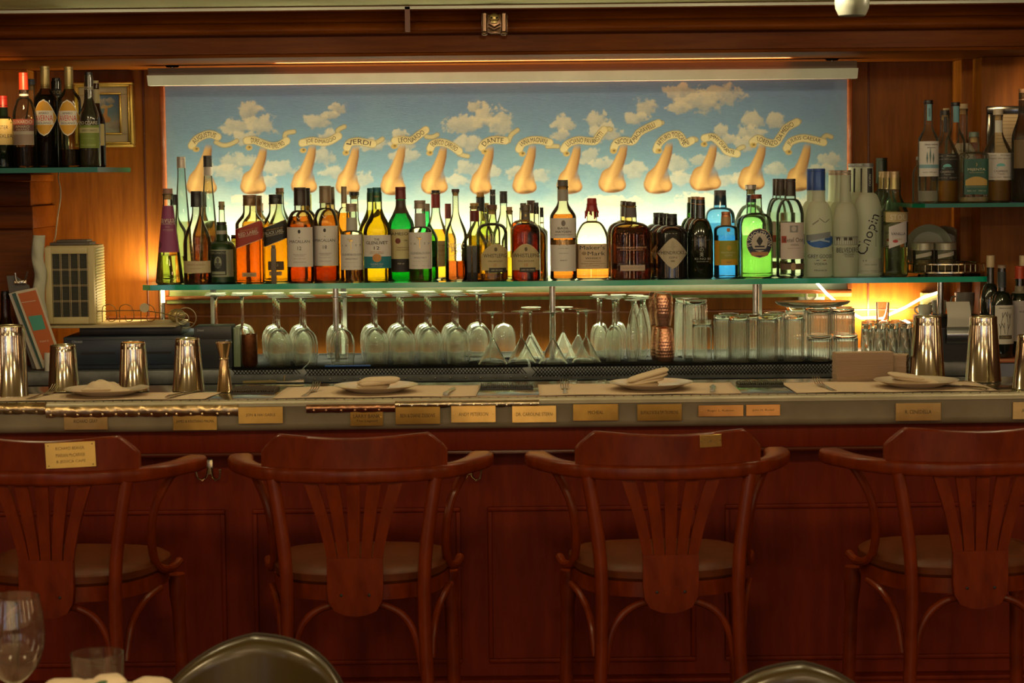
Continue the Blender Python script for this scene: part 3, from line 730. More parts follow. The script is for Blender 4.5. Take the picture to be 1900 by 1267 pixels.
AMB = (.76, .34, .06); AMB2 = (.88, .50, .12); DAMB = (.40, .14, .03); YEL = (.95, .72, .22); PALE = (.97, .93, .62)
Y1, Y2, Y3 = 1.765, 1.86, 1.955
CS = (.55, .76, .34, 's'); CR = (.60, .76, .32, 'r'); CH = (.63, .76, .36, 'h')
# --- front row, left to right
bottle('clear conical bottle in a purple sleeve, first on the left of the long glass shelf', 311, 350, 52, Y1, (.02, .84, .36, 'cone'), ('k', .055, .36, (.34, .18, .13)), liq=(.92, .92, .42), fill=.42,
       lab=[('rect', 0, .335, .82, .93, (.30, .06, .17)), ('t', 'avua', .02, .665, .95, .04, CREAM), ('t', 'CACHACA', .02, .633, 1.0, .018, CREAM), ('t', 'PRATA', .02, .60, .3, .008, CREAM), ('t', 'made in small batches', .05, .575, .75, .008, CREAM), ('t', 'pot still Brazil', .05, .56, .7, .008, CREAM), ('ell', -.62, .37, .45, .18, (.12, .02, .07))])
bottle('clear bottle with black capsule and low cream label beside the purple-sleeved one', 364, 355, 52, Y1, (.42, .80, .32, 's'), ('c', .17, .42, (.02, .018, .018)), glass=(.85, .82, .70), liq=DAMB, fill=.115,
       lab=[('rect', 0, .12, .25, .96, (.60, .50, .30)), ('t', 'GRAPPA RISERVA', 0, .21, 1.3, .018, (.3, .2, .1)), ('t', 'invecchiata', 0, .17, .8, .014, (.3, .2, .1))])
bottle('squat dark green bottle with a portrait label beside the red diagonal-label whisky', 411, 412, 53, Y1, (.48, .69, .38, 'h'), ('c', .14, .36, (.02, .02, .02)), solid=M((.018, .055, .014), .35, name='dark_green_frosted_glass'),
       lab=[('rect', 0, .10, .55, .84, (.36, .38, .25)), ('rect', -.18, .13, .53, .58, (.03, .035, .03)), ('ell', -.18, .24, .44, .26, (.36, .38, .25)), ('rect', -.18, .145, .19, .5, (.36, .38, .25)), ('t', 'DIPLOMATICO', -.12, .495, 1.15, .035, (.45, .46, .32)), ('ell', -.18, .33, .42, .10, (.12, .12, .09)), ('rect', -.18, .25, .33, .2, (.10, .11, .09))],
       nlab=[('rect', 0, .80, .86, .34, (.5, .5, .45))])
def slant_lab(c, a, b_): return [('slant', 0, .45, .67, .96, CREAM, .055), ('slant', 0, .455, .665, .97, c, .055), ('t', a, -.02, .575, 1.45, .035, CREAM, 11), ('t', 'BLENDED SCOTCH WHISKY', .0, .545, 1.4, .015, CREAM, 11), ('t', 'KEEP WALKING EST 1820', .0, .61, 1.3, .018, (.5, .3, .1), 11), ('rect', 0, .08, .125, .5, (.45, .30, .14)), ('t', '40% vol 700 ml', 0, .10, .7, .012, INK)]
bottle('square amber whisky bottle with a red diagonal label', 463, 362, 52, Y1, (.66, .82, .46, 's'), ('c', .12, .5, (.22, .13, .07), .3), glass=(.97, .92, .75), liq=AMB, fill=.60, n=5, lab=slant_lab((.32, .03, .015), 'RED LABEL', ''))
bottle('square amber whisky bottle with a black diagonal label', 511, 361, 47, Y1, (.64, .82, .5, 's'), ('c', .11, .56, (.02, .02, .02)), glass=(.97, .90, .72), liq=(.88, .42, .05), fill=.66, n=5,
       lab=slant_lab((.02, .018, .012), 'BLACK LABEL', '') + [('rect', .05, .14, .24, .62, (.10, .06, .02)), ('t', '12', .1, .20, .3, .03, CREAM)])
def mac(age, c): return [('rect', 0, .17, .585, .92, WHITE), ('t', 'THE', 0, .475, .12, .012, INK), ('t', 'MACALLAN', 0, .435, 1.45, .030, INK), ('t', age, 0, .365, .28, .038, INK), ('ell', 0, .52, .56, .1, INK), ('t', 'HIGHLAND SINGLE MALT', 0, .30, .95, .011, c), ('t', 'SCOTCH WHISKY', 0, .285, .7, .010, c), ('t', 'Sherry Oak Casks', 0, .255, .85, .012, c), ('t', 'distilled and bottled', 0, .22, .9, .010, c)]
bottle('whisky bottle with white label numbered 12 and black capsule', 556, 348, 51, Y1, (.60, .76, .40, 'r'), ('c', .19, .46, (.035, .02, .015)), glass=(.93, .85, .72), liq=(.66, .27, .08), fill=.70, lab=mac('12', (.25, .2, .2)), nlab=[('t', 'V', 0, .68, .35, .03, WHITE)])
bottle('whisky bottle with white label numbered 18 and taupe capsule', 603, 345, 50, Y1, (.58, .77, .40, 'r'), ('c', .18, .46, (.24, .17, .10), .2), glass=(.80, .72, .52), liq=(.45, .12, .02), fill=.16, lab=mac('18', (.25, .2, .2)), nlab=[('t', 'V', 0, .68, .35, .03, WHITE)])
def glen(): return [('rect', 0, .16, .61, .98, WHITE), ('t', 'T', -.02, .48, .30, .12, GOLD), ('t', 'Y', -.12, .535, .45, .04, GOLD), ('t', '1  X        T  7', 0, .47, 1.6, .024, INK), ('t', 'GLENDALOUGH', 0, .355, 1.7, .026, (.12, .12, .13)), ('t', 'SINGLE MALT', 0, .30, 1.1, .018, (.12, .12, .13)), ('t', 'irish whiskey cask finish', 0, .255, 1.3, .010, (.3, .3, .3)), ('t', '750 ml       42% vol', 0, .20, 1.5, .010, (.3, .3, .3))]
G1 = dict(glass=(.93, .88, .78), liq=(.80, .30, .06), fill=.16, lab=glen(), nlab=None)
bottle('squat whiskey bottle with square white gold-figure label beside the number 18 one', 652, 378, 43, Y1, (.57, .66, .44, 'h'), ('c', .10, .52, (.33, .25, .18), .3), neck=(.66, .82, (.45, .44, .38)), **G1)
bottle('whiskey bottle with white and teal label numbered 12', 699, 348, 52, Y1, (.52, .80, .36, 's'), ('c', .15, .34, (.02, .13, .16), .3), glass=(.90, .90, .55), liq=(.93, .70, .14), fill=.77,
       lab=[('rect', 0, .15, .50, .96, WHITE), ('rect', 0, .15, .275, .97, (.02, .20, .26)), ('ell', 0, .215, .305, .32, (.60, .26, .06)), ('t', 'THE', 0, .455, .38, .022, INK), ('t', 'GLENLIVET', 0, .42, 1.55, .034, INK), ('t', '12', 0, .365, .4, .034, INK), ('t', 'SINGLE MALT', 0, .325, .9, .012, (.5, .2, .05)), ('t', 'SCOTCH WHISKY', 0, .308, 1.0, .012, (.3, .2, .1)), ('t', 'DOUBLE OAK', 0, .195, .9, .014, WHITE), ('t', 'years of age', 0, .175, .8, .012, WHITE)],
       nlab=[('t', 'GLENLIVET', 0, .905, .4, .014, (.5, .2, .05))])
bottle('green bottle with cream label and dark red capsule beside the teal-label one', 743, 347, 49, Y1 + .03, (.58, .82, .36, 's'), ('c', .13, .42, (.13, .012, .012), .2), glass=(.07, .44, .15), liq=(.05, .40, .08), fill=.15,
       lab=[('rect', 0, .24, .555, .97, (.60, .52, .27)), ('rect', 0, .10, .24, .97, (.025, .02, .018)), ('t', 'JAMESON', .02, .50, 1.7, .040, INK), ('ell', -.2, .40, .46, .2, (.16, .03, .02)), ('t', '1780', .35, .435, .3, .014, INK), ('t', 'TRIPLE DISTILLED', .2, .36, 1.0, .014, (.2, .1, .05)), ('t', 'IRISH WHISKEY', .2, .335, 1.0, .012, (.2, .1, .05)), ('t', '750 ml', 0, .19, .5, .014, CREAM)],
       neck=(.72, .86, (.05, .03, .015)))
bottle('squat whiskey bottle with square white gold-figure label beside the green bottle', 779, 372, 43, Y1, (.60, .68, .44, 'h'), ('c', .10, .52, (.33, .25, .18), .3), neck=(.68, .84, (.45, .42, .36)), **G1)
bottle('etched clear rye bottle with dark spirit, before the black boxes', 845, 351, 41, Y1, (.48, .78, .28, 's'), ('k', .035, .36, (.07, .025, .02)), glass=(.93, .90, .75), liq=(.28, .06, .012), fill=.22,
       lab=[('t', 'Sazerac', 0, .40, 1.5, .075, CREAM), ('t', 'Rye', .1, .33, 1.0, .07, CREAM), ('t', 'STRAIGHT', 0, .28, 1.1, .022, CREAM), ('t', 'RYE WHISKEY', 0, .255, 1.1, .014, CREAM)])
def pig(): return [('arch', 0, .14, .49, .94, (.50, .40, .20)), ('t', 'WHISTLEPIG', 0, .335, 1.85, .050, INK), ('ell', 0, .39, .445, .10, (.12, .09, .04)), ('t', 'SMALL BATCH RYE', 0, .262, 1.1, .018, INK), ('t', '10', 0, .21, .22, .038, (.4, .12, .03)), ('rect', .1, .115, .175, .55, (.03, .028, .022)), ('t', 'AGED TEN YEARS', .1, .145, .9, .014, CREAM)]
bottle('near-empty square-shouldered rye bottle with arched cream label and wood stopper', 912, 380, 58, Y1, (.60, .76, .30, 'h'), ('k', .06, .36, (.12, .045, .02)), glass=(.90, .90, .76), liq=(.35, .12, .02), fill=.10, lab=[(i[0], i[1] + .25 if isinstance(i[1], float) or isinstance(i[1], int) else i[1], *i[2:]) if i[0] != 't' else ('t', i[1], i[2] + .2, i[3], i[4] * .8, *i[5:]) for i in pig()], n=2.6)
bottle('full dark amber rye bottle with arched cream label and pewter stopper', 975, 380, 67, Y1, (.62, .76, .28, 'h'), ('k', .075, .36, (.13, .11, .08), .5), glass=(.95, .85, .65), liq=(.17, .055, .018), fill=.74, lab=pig(), n=2.6, neck=(.80, .925, (.10, .085, .06), .4), nlab=[('t', '10', .0, .86, .1, .035, GOLD)])
bottle('tall bourbon bottle with white two-part label and brass belt', 1044, 334, 49, Y1, (.62, .79, .40, 's'), ('k', .062, .40, (.10, .085, .07)), glass=(.95, .88, .70), liq=(.62, .20, .03), fill=.66,
       lab=[('rect', -.02, .42, .62, .93, WHITE), ('rect', -.02, .09, .40, .95, WHITE), ('rect', 0, .355, .405, .98, (.45, .27, .10, 1)), ('ell', 0, .54, .60, .16, (.2, .16, .14)), ('t', 'M', 0, .38, .7, .06, (.4, .26, .12, 1)), ('t', 'BASIL', 0, .52, .85, .022, INK), ('t', 'HAYDEN', 0, .485, 1.15, .022, INK), ('t', 'KENTUCKY STRAIGHT BOURBON', 0, .455, 1.3, .010, INK), ('t', 'artfully aged', 0, .32, .8, .010, INK), ('t', 'subtly spiced', 0, .27, .7, .010, INK), ('t', '80 PROOF', 0, .20, .5, .010, INK)],
       neck=(.79, .905, (.34, .31, .26)))
bottle('squat bourbon bottle dipped in dripping red wax', 1098, 368, 62, Y1, (.50, .72, .28, 'r'), ('w', .20, .31, (.30, .015, .012)), glass=(.95, .90, .70), liq=(.80, .28, .06), fill=.42, n=4, dr=.85,
       lab=[('rect', 0, .13, .44, .97, (.62, .46, .28)), ('t', "Maker's", -.02, .395, 1.5, .052, INK), ('t', 'Mark', .22, .32, 1.05, .048, INK), ('ell', -.52, .30, .345, .14, (.3, .2, .1)), ('t', 'WHISKY', .03, .262, .95, .024, INK), ('t', 'Kentucky Straight Bourbon', 0, .225, 1.0, .014, INK), ('t', 'distilled, aged and bottled', 0, .195, 1.4, .012, INK), ('t', 'by the distillery', 0, .17, .8, .012, INK)])
WF = dict(n=2.8, dr=.72, glass=(.95, .85, .62), liq=(.22, .09, .035), sh=(.56, .74, .27, 'h'))
wood_lab = [('rect', .05, .115, .19, .62, (.50, .37, .27)), ('t', 'bourbon whiskey 45.2% vol', .05, .15, 1.0, .014, INK), ('t', 'WOODFORD RESERVE', 0, .415, 1.5, .022, (.55, .32, .14)), ('t', 'DISTILLERS SELECT', 0, .385, 1.1, .012, (.55, .32, .14))]
wf = bottle('broad flask of dark bourbon with small low label, frontmost of three alike', 1170, 375, 74, Y1, cap=('k', .045, .27, (.05, .028, .018)), fill=.68, lab=wood_lab, neck=(.80, .93, (.09, .07, .06)), group='broad flasks of dark bourbon', **WF)
HN = dict(solid=M((.010, .010, .011), .08, name='black_glass', coat=.6), sh=(.70, .83, .36, 'r'), cap=('c', .13, .37, (.03, .03, .03)))
hl = [('dia', 0, .16, .64, 1.0 * .96, (.50, .43, .30)), ('t', 'HENDRICKS', 0, .41, 1.5, .052, INK), ('t', 'GIN', .0, .335, .5, .030, INK), ('t', '+ est 1886 +', 0, .50, .6, .022, (.3, .25, .15)), ('ell', 0, .265, .295, .15, (.25, .2, .12)), ('ell', 0, .44, .60, .12, (.42, .36, .25))]
hn = bottle('black apothecary gin bottle with diamond label, frontmost of three alike', 1246, 397, 57, Y1, lab=hl, group='black apothecary gin bottles', **HN)
KB = dict(solid=M((.008, .012, .005), .06, name='near_black_green_glass', coat=.6), sh=(.52, .74, .38, 'r'))
kb = bottle('black round bottle with copper cap and fine white script, frontmost of three', 1299, 366, 48, Y1, cap=('c', .09, .38, (.42, .17, .08), .6), lab=[('t', '季', .02, .42, .3, .06, (.4, .4, .36)), ('t', 'の', .02, .36, .3, .05, (.4, .4, .36)), ('t', '美', .02, .30, .3, .06, (.4, .4, .36)), ('t', 'KI NO BI', .1, .245, 1.2, .026, (.4, .4, .36)), ('t', 'KYOTO DRY GIN', .1, .212, .9, .014, (.4, .4, .36)), ('t', 'small batch distillery', 0, .475, 1.4, .012, (.3, .3, .26))], **KB)
bottle('short gin bottle with yellow label and copper cap before the blue bottle', 1347, 393, 50, Y1, (.70, .80, .38, 'h'), ('c', .08, .40, (.55, .22, .10), .6), glass=(.72, .85, .90), liq=(.45, .72, .95), fill=.65,
       lab=[('rect', 0, .20, .57, .97, (.30, .30, .03)), ('rect', .18, .20, .29, .68, (.55, .32, .02)), ('rect', -.8, .20, .57, .16, (.55, .30, .02)), ('ell', .15, .42, .50, .2, (.5, .33, .03)), ('t', 'MEDITERRANEAN', .1, .39, 1.2, .025, (.5, .5, .3)), ('t', 'GIN', .1, .35, .6, .03, (.5, .5, .3)), ('t', 'MALFY', .15, .245, .4, .02, INK), ('ell', .1, .70, .76, .15, (.5, .2, .05))], neck=(.80, .93, (.50, .30, .12)))
bottle('light green gin bottle with round ship label', 1403, 361, 60, Y1, (.60, .78, .34, 'h'), ('c', .05, .36, (.25, .06, .03), .3), glass=(.84, .90, .74), liq=(.88, .91, .76), fill=.36, n=3, dr=.8,
       lab=[('ell', .12, .24, .60, .80, (.62, .42, .24)), ('ell', .12, .25, .59, .77, (.02, .03, .06)), ('ell', .12, .315, .545, .50, (.52, .46, .38)), ('rect', .12, .335, .352, .5, (.02, .03, .06)), ('dia', .12, .39, .50, .2, INK), ('rect', .12, .37, .39, .3, INK), ('rect', .12, .37, .385, .25, INK), ('arc', 'PLYMOUTH GIN', .12, .415, .52, .052, -210 * -1, (.75, .7, .6)), ('rect', .12, .27, .315, .52, (.45, .22, .08))])
KT = dict(glass=(.93, .96, .90), liq=(.96, .98, .92), sh=(.64, .80, .40, 'r'), n=2.2)
kl = [('rect', .1, .19, .56, .88, (.60, .52, .48)), ('t', 'Ketel One', .15, .385, 1.45, .045, INK), ('rect', -.55, .355, .425, .17, (.35, .05, .03)), ('t', 'VODKA', .2, .335, .6, .020, INK), ('t', 'imported from holland', .15, .30, .9, .012, INK), ('rect', .15, .46, .53, .30, (.25, .24, .22)), ('ell', .15, .47, .525, .18, (.5, .45, .42)), ('rect', .1, .085, .145, .88, (.12, .07, .04)), ('ell', .1, .075, .155, .18, (.35, .22, .12))]
kt = bottle('clear vodka bottle with mauve label and dark cap, frontmost of three alike', 1466, 332, 51, Y1, cap=('c', .175, .42, (.05, .03, .025)), fill=.66, lab=kl, group='clear vodka bottles with dark caps', **KT)
FROST = frosted((.80, .84, .70)); FROST2 = frosted((.74, .77, .63))
gg = bottle('frosted vodka bottle with blue capsule and blue band of mountains, in front of its twin', 1519, 313, 51, Y1, (.52, .70, .46, 'r'), ('c', .20, .50, (.02, .07, .30), .2), solid=FROST,
       lab=[('ell', .05, .27, .405, .98, (.03, .12, .42)), ('slant', -.1, .35, .405, .85, (.22, .24, .26), .015), ('slant', -.2, .335, .35, .5, (.35, .45, .55), .012), ('slant', .3, .33, .345, .4, (.35, .45, .55), -.01), ('t', 'GREY GOOSE', .0, .195, 1.75, .034, (.02, .04, .08)), ('t', 'VODKA', .02, .125, .95, .020, (.02, .04, .08)), ('t', 'FRANCE', .02, .065, .9, .014, (.03, .05, .08)), ('rect', -.2, .155, .161, .1, (.02, .05, .2)), ('rect', .3, .155, .161, .1, (.3, .03, .02)), ('slant', -.35, .50, .515, .22, (.25, .27, .22), .02), ('slant', .1, .52, .53, .2, (.25, .27, .22), -.02), ('slant', .5, .515, .525, .16, (.25, .27, .22), .015)], nlab=[('t', '~S~', 0, .88, .6, .04, (.5, .6, .7))])
bv = bottle('tall frosted vodka bottle with a grey building print, frontmost of three', 1569, 316, 46, Y1, (.54, .70, .44, 'r'), ('c', .045, .46, (.36, .27, .20), .4), solid=FROST2,
       lab=[('rect', 0, .30, .385, .95, (.30, .32, .26)), ('t', 'IIIIIIIIIII', 0, .335, 1.8, .055, (.55, .58, .48)), ('rect', -.7, .345, .375, .14, (.04, .03, .02)), ('rect', -.15, .345, .375, .14, (.04, .03, .02)), ('rect', .25, .345, .375, .14, (.04, .03, .02)), ('t', 'BELVEDERE', .05, .255, 1.75, .045, (.04, .05, .05)), ('t', 'ORGANIC', .15, .215, .9, .018, (.08, .09, .09)), ('t', 'VODKA', .15, .195, .7, .014, (.08, .09, .09))], nlab=[('rect', .35, .80, .95, .07, (.25, .2, .2))])
cp = bottle('frosted vodka bottle with black vertical script, frontmost of three', 1610, 303, 52, Y1 - .0, (.58, .74, .40, 'r'), ('c', .035, .44, (.26, .28, .27), .3), solid=FROST,
       lab=[('t', 'Chopin', -.02, .37, 3.0, .12, (.01, .01, .012), 70), ('t', 'POTATO VODKA', .45, .35, 1.3, .012, (.05, .05, .05), 90), ('rect', 0, .03, .16, .95, (.46, .49, .40)), ('t', 'v v', -.35, .14, .3, .02, INK), ('t', 'FAMILY RESERVE', .1, .105, .9, .012, (.1, .1, .1)), ('t', 'product of Poland', .0, .05, 1.2, .010, (.1, .1, .1))], nlab=[('rect', .1, .74, .955, .19, (.015, .015, .015)), ('t', 'CHOPIN', .1, .85, .42 * 2, .02 * 1, (.5, .5, .45), 90)])
ST = dict(glass=(.90, .94, .82), liq=(.92, .95, .74), sh=(.62, .77, .46, 'lin'), n=2.6)
stl = [('rect', .15, .52, .615, .95, (.55, .44, .22)), ('t', 'STOLI', .15, .567, 1.3, .05, (.75, .70, .55)), ('slant', .1, .30, .505, .68, (.66, .62, .62), .03), ('t', 'VANILLA', .12, .41, 1.1, .026, (.03, .03, .05)), ('t', 'vodka', .15, .36, .5, .02, (.4, .3, .1)), ('ell', -.1, .325, .355, .2, (.5, .05, .04))]
st = bottle('clear vodka bottle with gold cap and vanilla flower label, frontmost of its kind', 1660, 318, 49, Y1, cap=('c', .17, .40, (.50, .36, .20), .5), fill=.28, lab=stl, group='gold-capped clear vodka bottles', **ST)
RK = {wf.name: 'wf', hn.name: 'hn', kt.name: 'kt', gg.name: 'gg', bv.name: 'bv', cp.name: 'cp', st.name: 'st'}
# --- second and third rows seen between and above the front ones
def rep(src, px, Y, label, group=None, dz=0):
    w_ = {'wf': .078, 'hn': .054, 'kt': .049, 'gg': .047, 'bv': .042, 'cp': .048, 'st': .050}[RK[src.name]]
    Y, k = settle(px, Y, w_, ZS); o = copy_tree(src, loc=(at(px, 450, Y).x, Y, ZS + .0005), label=label, group=group); o.scale = (k, k, 1); return o
rep(wf, 1163, Y2, 'broad flask of dark bourbon directly behind the frontmost of three', 'broad flasks of dark bourbon')
rep(wf, 1157, Y3, 'broad flask of dark bourbon at the back of the three by the wall', 'broad flasks of dark bourbon')
rep(hn, 1232, Y2, 'black apothecary gin bottle in the middle of three in file', 'black apothecary gin bottles')
rep(hn, 1222, Y3, 'black apothecary gin bottle at the back of three in file', 'black apothecary gin bottles')
bottle('dark green round bottle with bronze cap directly behind the copper-capped black one', 1290, 365, 48, Y2, cap=('c', .09, .38, (.32, .20, .10), .5), **KB)
bottle('green round bottle with pale bronze cap at the back behind the copper-capped black one', 1284, 366, 50, Y3, (.52, .74, .38, 'r'), ('c', .20, .34, (.38, .34, .18), .3), glass=(.16, .34, .06), liq=(.10, .30, .05), fill=.5)
bottle('tall sky-blue ribbed gin bottle with dark cap behind the yellow-label gin', 1336, 353, 56, Y2, (.66, .80, .42, 'h'), ('c', .175, .44, (.10, .085, .08)), glass=(.42, .68, .88), liq=(.45, .72, .92), fill=.62, n=4)
bottle('round-shouldered clear-green gin bottle with blue neck behind the ship-label gin', 1394, 362, 58, Y2, (.62, .76, .30, 'h'), ('c', .09, .34, (.02, .04, .12)), glass=(.72, .90, .66), liq=(.75, .92, .60), fill=.5)
bottle('clear decanter bottle with silver round stopper behind the ship-label gin', 1393, 343, 62, Y3, (.55, .78, .26, 'r'), ('k', .05, .33, (.45, .40, .34), .8), glass=(.85, .94, .82))
rep(kt, 1449, Y2, 'clear vodka bottle with dark cap, middle of three in file', 'clear vodka bottles with dark caps')
rep(kt, 1441, Y3, 'clear vodka bottle with dark cap, back one of three in file', 'clear vodka bottles with dark caps')
rep(gg, 1509, Y2, 'blue-capsuled frosted vodka bottle hidden behind its twin with the mountain band')
rep(bv, 1557, Y2, 'tall frosted vodka bottle with bronze cap, middle of three in file')
rep(bv, 1547, Y3, 'tall frosted vodka bottle with gold cap, back one of three in file')
rep(cp, 1597, Y2, 'frosted vodka bottle with black neck strip, middle of three in file')
rep(cp, 1584, Y3, 'frosted vodka bottle with black neck strip, back one of three in file')
for i, (px, Y) in enumerate(((1648, Y2), (1639, Y3))):
    rep(st, px, Y, 'gold-capped clear vodka bottle, %s in its file' % ('second' if i == 0 else 'third'), 'gold-capped clear vodka bottles')
bottle('dark bottle with flat black stopper ringed in cream behind the gold caps', 1636, 293, 44, 2.02, (.5, .72, .36, 'r'), ('c', .22, .5, (.015, .025, .015)), solid=M((.02, .03, .015), .15), neck=(.90, .925, (.5, .5, .4)))
# left end back rows
TG = dict(sh=(.02, .84, .36, 'cone'), glass=(.88, .93, .84), liq=(.95, .90, .55), fill=.48)
bottle('very tall slim clear bottle with grey cap at the left edge of the painting', 336, 291, 42, Y3, cap=('c', .09, .40, (.55, .50, .42), .3), **TG)
bottle('very tall slim clear bottle with black-topped grey cap over the first painted nose', 385, 289, 42, Y3, cap=('c', .09, .40, (.05, .05, .05), .3), neck=(.84, .91, (.55, .52, .45)), **TG)
bottle('dark bottle with black cap peeping out behind the purple-sleeved cone', 323, 361, 44, Y2, CS, ('c', .12, .35, BLK), glass=(.92, .94, .80), liq=(.92, .90, .55), fill=.3)
bottle('brown bottle with black capsule behind the clear black-capped one', 375, 356, 40, Y3, (.45, .80, .32, 's'), ('c', .17, .42, (.02, .018, .018)), glass=(.45, .25, .10), liq=(.4, .16, .03), fill=.5)
bottle('pale clear bottle with tall cork stopper behind the dark green squat one', 411, 374, 38, Y2, (.45, .60, .34, 'h'), ('k', .05, .34, (.36, .27, .12)), glass=(.92, .95, .80), liq=(.94, .90, .50), fill=.35)
bottle('brown flask shoulder between the green squat bottle and the red diagonal label', 434, 436, 26, Y2, (.70, .86, .4, 'r'), ('k', .04, .4, (.1, .06, .03)), glass=(.35, .28, .08), liq=(.25, .12, .02), fill=.6)
bottle('amber whisky bottle with bronze cap right behind the red diagonal label one', 474, 363, 50, Y2, (.66, .82, .46, 's'), ('c', .12, .5, (.22, .13, .07), .3), glass=(.97, .92, .75), liq=(.85, .40, .06), fill=.7, n=4)
bottle('clear bottle with short brown cork right of the red diagonal label', 481, 377, 40, Y3, (.5, .74, .36, 's'), ('k', .10, .36, (.34, .17, .08)), glass=(.9, .9, .75), liq=YEL, fill=.5)
bottle('clear bottle with flat brown stopper behind the black diagonal label', 519, 349, 50, Y2, (.55, .82, .33, 's'), ('k', .045, .33, (.16, .09, .04)), glass=(.86, .90, .78), liq=(.93, .66, .14), fill=.62)
bottle('dark capsule bottle hidden behind the number 12 white label', 566, 349, 46, Y2, (.6, .76, .38, 'r'), ('c', .19, .42, BLK), glass=(.9, .7, .4), liq=AMB2, fill=.6)
bottle('bottle with slim olive yellow capsule right of the number 12 white label', 572, 360, 34, Y3, (.6, .74, .3, 's'), ('c', .20, .36, (.36, .38, .08)), glass=(.85, .85, .5), liq=AMB2, fill=.6)
bottle('dark bottle behind the number 18 white label, cap showing right', 612, 347, 46, Y2, (.6, .76, .38, 'r'), ('c', .19, .40, (.12, .10, .06)), glass=(.8, .6, .35), liq=AMB, fill=.7)
bottle('orange amber bottle with tall taupe capsule right of number 18', 638, 346, 42, Y2, (.62, .78, .36, 'r'), ('c', .18, .40, (.28, .21, .12), .2), glass=(.95, .88, .7), liq=(.90, .33, .03), fill=.72)
bottle('clear bottle with black T stopper behind the first gold-figure label', 657, 356, 44, Y3, (.45, .72, .36, 's'), ('k', .04, .42, BLK), glass=(.88, .92, .80), liq=YEL, fill=.5)
bottle('yellow whisky bottle with teal capsule left behind the teal-label one', 689, 349, 50, Y2, (.52, .80, .36, 's'), ('c', .15, .34, (.02, .11, .13), .3), glass=(.90, .90, .55), liq=(.93, .68, .14), fill=.76)
bottle('green bottle shoulder behind the second gold-figure label', 790, 378, 44, Y2, (.52, .78, .34, 's'), ('c', .10, .36, (.3, .24, .18)), glass=(.22, .72, .35), liq=(.1, .5, .12), fill=.3)
bottle('clear bottle with dark red neck and black top right of the second gold-figure label', 808, 353, 48, Y2, (.42, .78, .34, 's'), ('k', .03, .33, BLK), glass=(.95, .94, .80), liq=(.90, .45, .04), fill=.56, neck=(.80, .955, (.20, .015, .012)),
       lab=[('rect', 0, .14, .43, .96, (.60, .48, .28)), ('t', 'SPRINGBANK', .3, .32, 1.0, .022, (.4, .15, .05)), ('t', 'single malt', .3, .38, .9, .018, INK), ('t', 'whisky', .3, .27, .9, .014, (.4, .15, .05))])
bottle('slim bottle with maroon capsule left behind the etched rye', 831, 378, 30, Y3, (.5, .74, .36, 's'), ('c', .20, .42, (.16, .03, .02)), glass=(.9, .85, .6), liq=AMB2, fill=.6)
bottle('clear bottle with maroon neck band and gold stopper right of the etched rye', 880, 377, 50, Y2, (.42, .72, .34, 's'), ('k', .04, .33, (.42, .28, .08)), glass=(.92, .93, .75), liq=(.93, .66, .15), fill=.45, neck=(.76, .90, (.17, .02, .015)))
bottle('bottle with amber-topped black neck behind the gold stopper', 891, 357, 46, Y3, (.5, .76, .33, 's'), ('k', .05, .31, (.45, .25, .06)), glass=(.85, .85, .6), liq=AMB2, fill=.5, neck=(.78, .94, BLK))
bottle('bottle with gold stopper and olive neck left behind the near-empty rye', 899, 377, 40, Y2 + .045, (.5, .76, .4, 's'), ('k', .06, .42, (.48, .33, .08)), glass=(.7, .75, .4), liq=YEL, fill=.5, neck=(.76, .86, (.20, .20, .05)))
bottle('bottle with white-ringed black capsule above the near-empty rye', 914, 352, 44, Y3, (.5, .74, .36, 's'), ('c', .18, .40, BLK), glass=(.85, .90, .70), liq=YEL, fill=.4, neck=(.93, .95, (.6, .6, .5)))
bottle('clear bottle with black capsule between the two arched-label ryes', 934, 355, 50, Y3, (.42, .80, .30, 's'), ('c', .14, .34, (.03, .025, .02)), glass=(.90, .94, .82), liq=YEL, fill=.3)
bottle('slim clear bottle with small cork right of the black capsule one', 945, 384, 30, Y2, (.5, .74, .4, 's'), ('k', .05, .36, CORK), glass=(.92, .94, .8), liq=YEL, fill=.3)
bottle('flask with round dark cap behind the full arched-label rye', 971, 377, 62, Y2, (.62, .78, .28, 'h'), ('k', .06, .24, (.04, .03, .025)), glass=(.95, .85, .65), liq=(.8, .33, .04), fill=.74, n=2.6)
bottle('orange bottle with tall dark cap right behind the full rye', 985, 372, 62, Y3, (.58, .72, .24, 's'), ('c', .17, .26, (.07, .04, .025)), glass=(.95, .9, .7), liq=(.90, .42, .05), fill=.66)
bottle('clear bottle with slim black cap behind the full arched-label rye', 995, 376, 50, Y2 + .05, (.56, .72, .28, 's'), ('c', .15, .24, BLK), glass=(.93, .93, .78), liq=AMB2, fill=.6)
bottle('clear bottle with square black cap left of the brass-belt bourbon', 1005, 385, 48, Y3, (.6, .74, .34, 's'), ('c', .14, .34, BLK), glass=(.93, .95, .82), liq=(.85, .5, .1), fill=.66, neck=(.77, .79, (.7, .68, .55)))
# small objects standing among the bottles
b = MB(); b.box(-.0085, .0085, -.004, .004, 0, .118, bev=.002); b.box(-.0065, .0065, -.0035, .0035, .118, .128, bev=.0015)
p = at(508, 500, 1.715); o = b.build('card_stand', M((.16, .12, .08), .5)); o.location = (p.x, 1.715, ZS); tag(o, 'small dark upright stand before the black diagonal label whisky', 'stand')
for px, h, l in ((871, .118, 'narrow black upright box beside the etched rye bottle'), (881, .118, 'narrow black upright box touching the near-empty arched-label rye')):
    b = MB(); b.box(-.0085, .0085, -.02, .02, 0, h, bev=.002); b.box(-.005, .005, -.0206, -.0198, .03, h - .03)
    o = b.build('black_box', M((.01, .01, .011), .3)); o.location = (at(px, 500, 1.74).x, 1.74, ZS); tag(o, l, 'box', 'narrow black boxes on the long shelf')
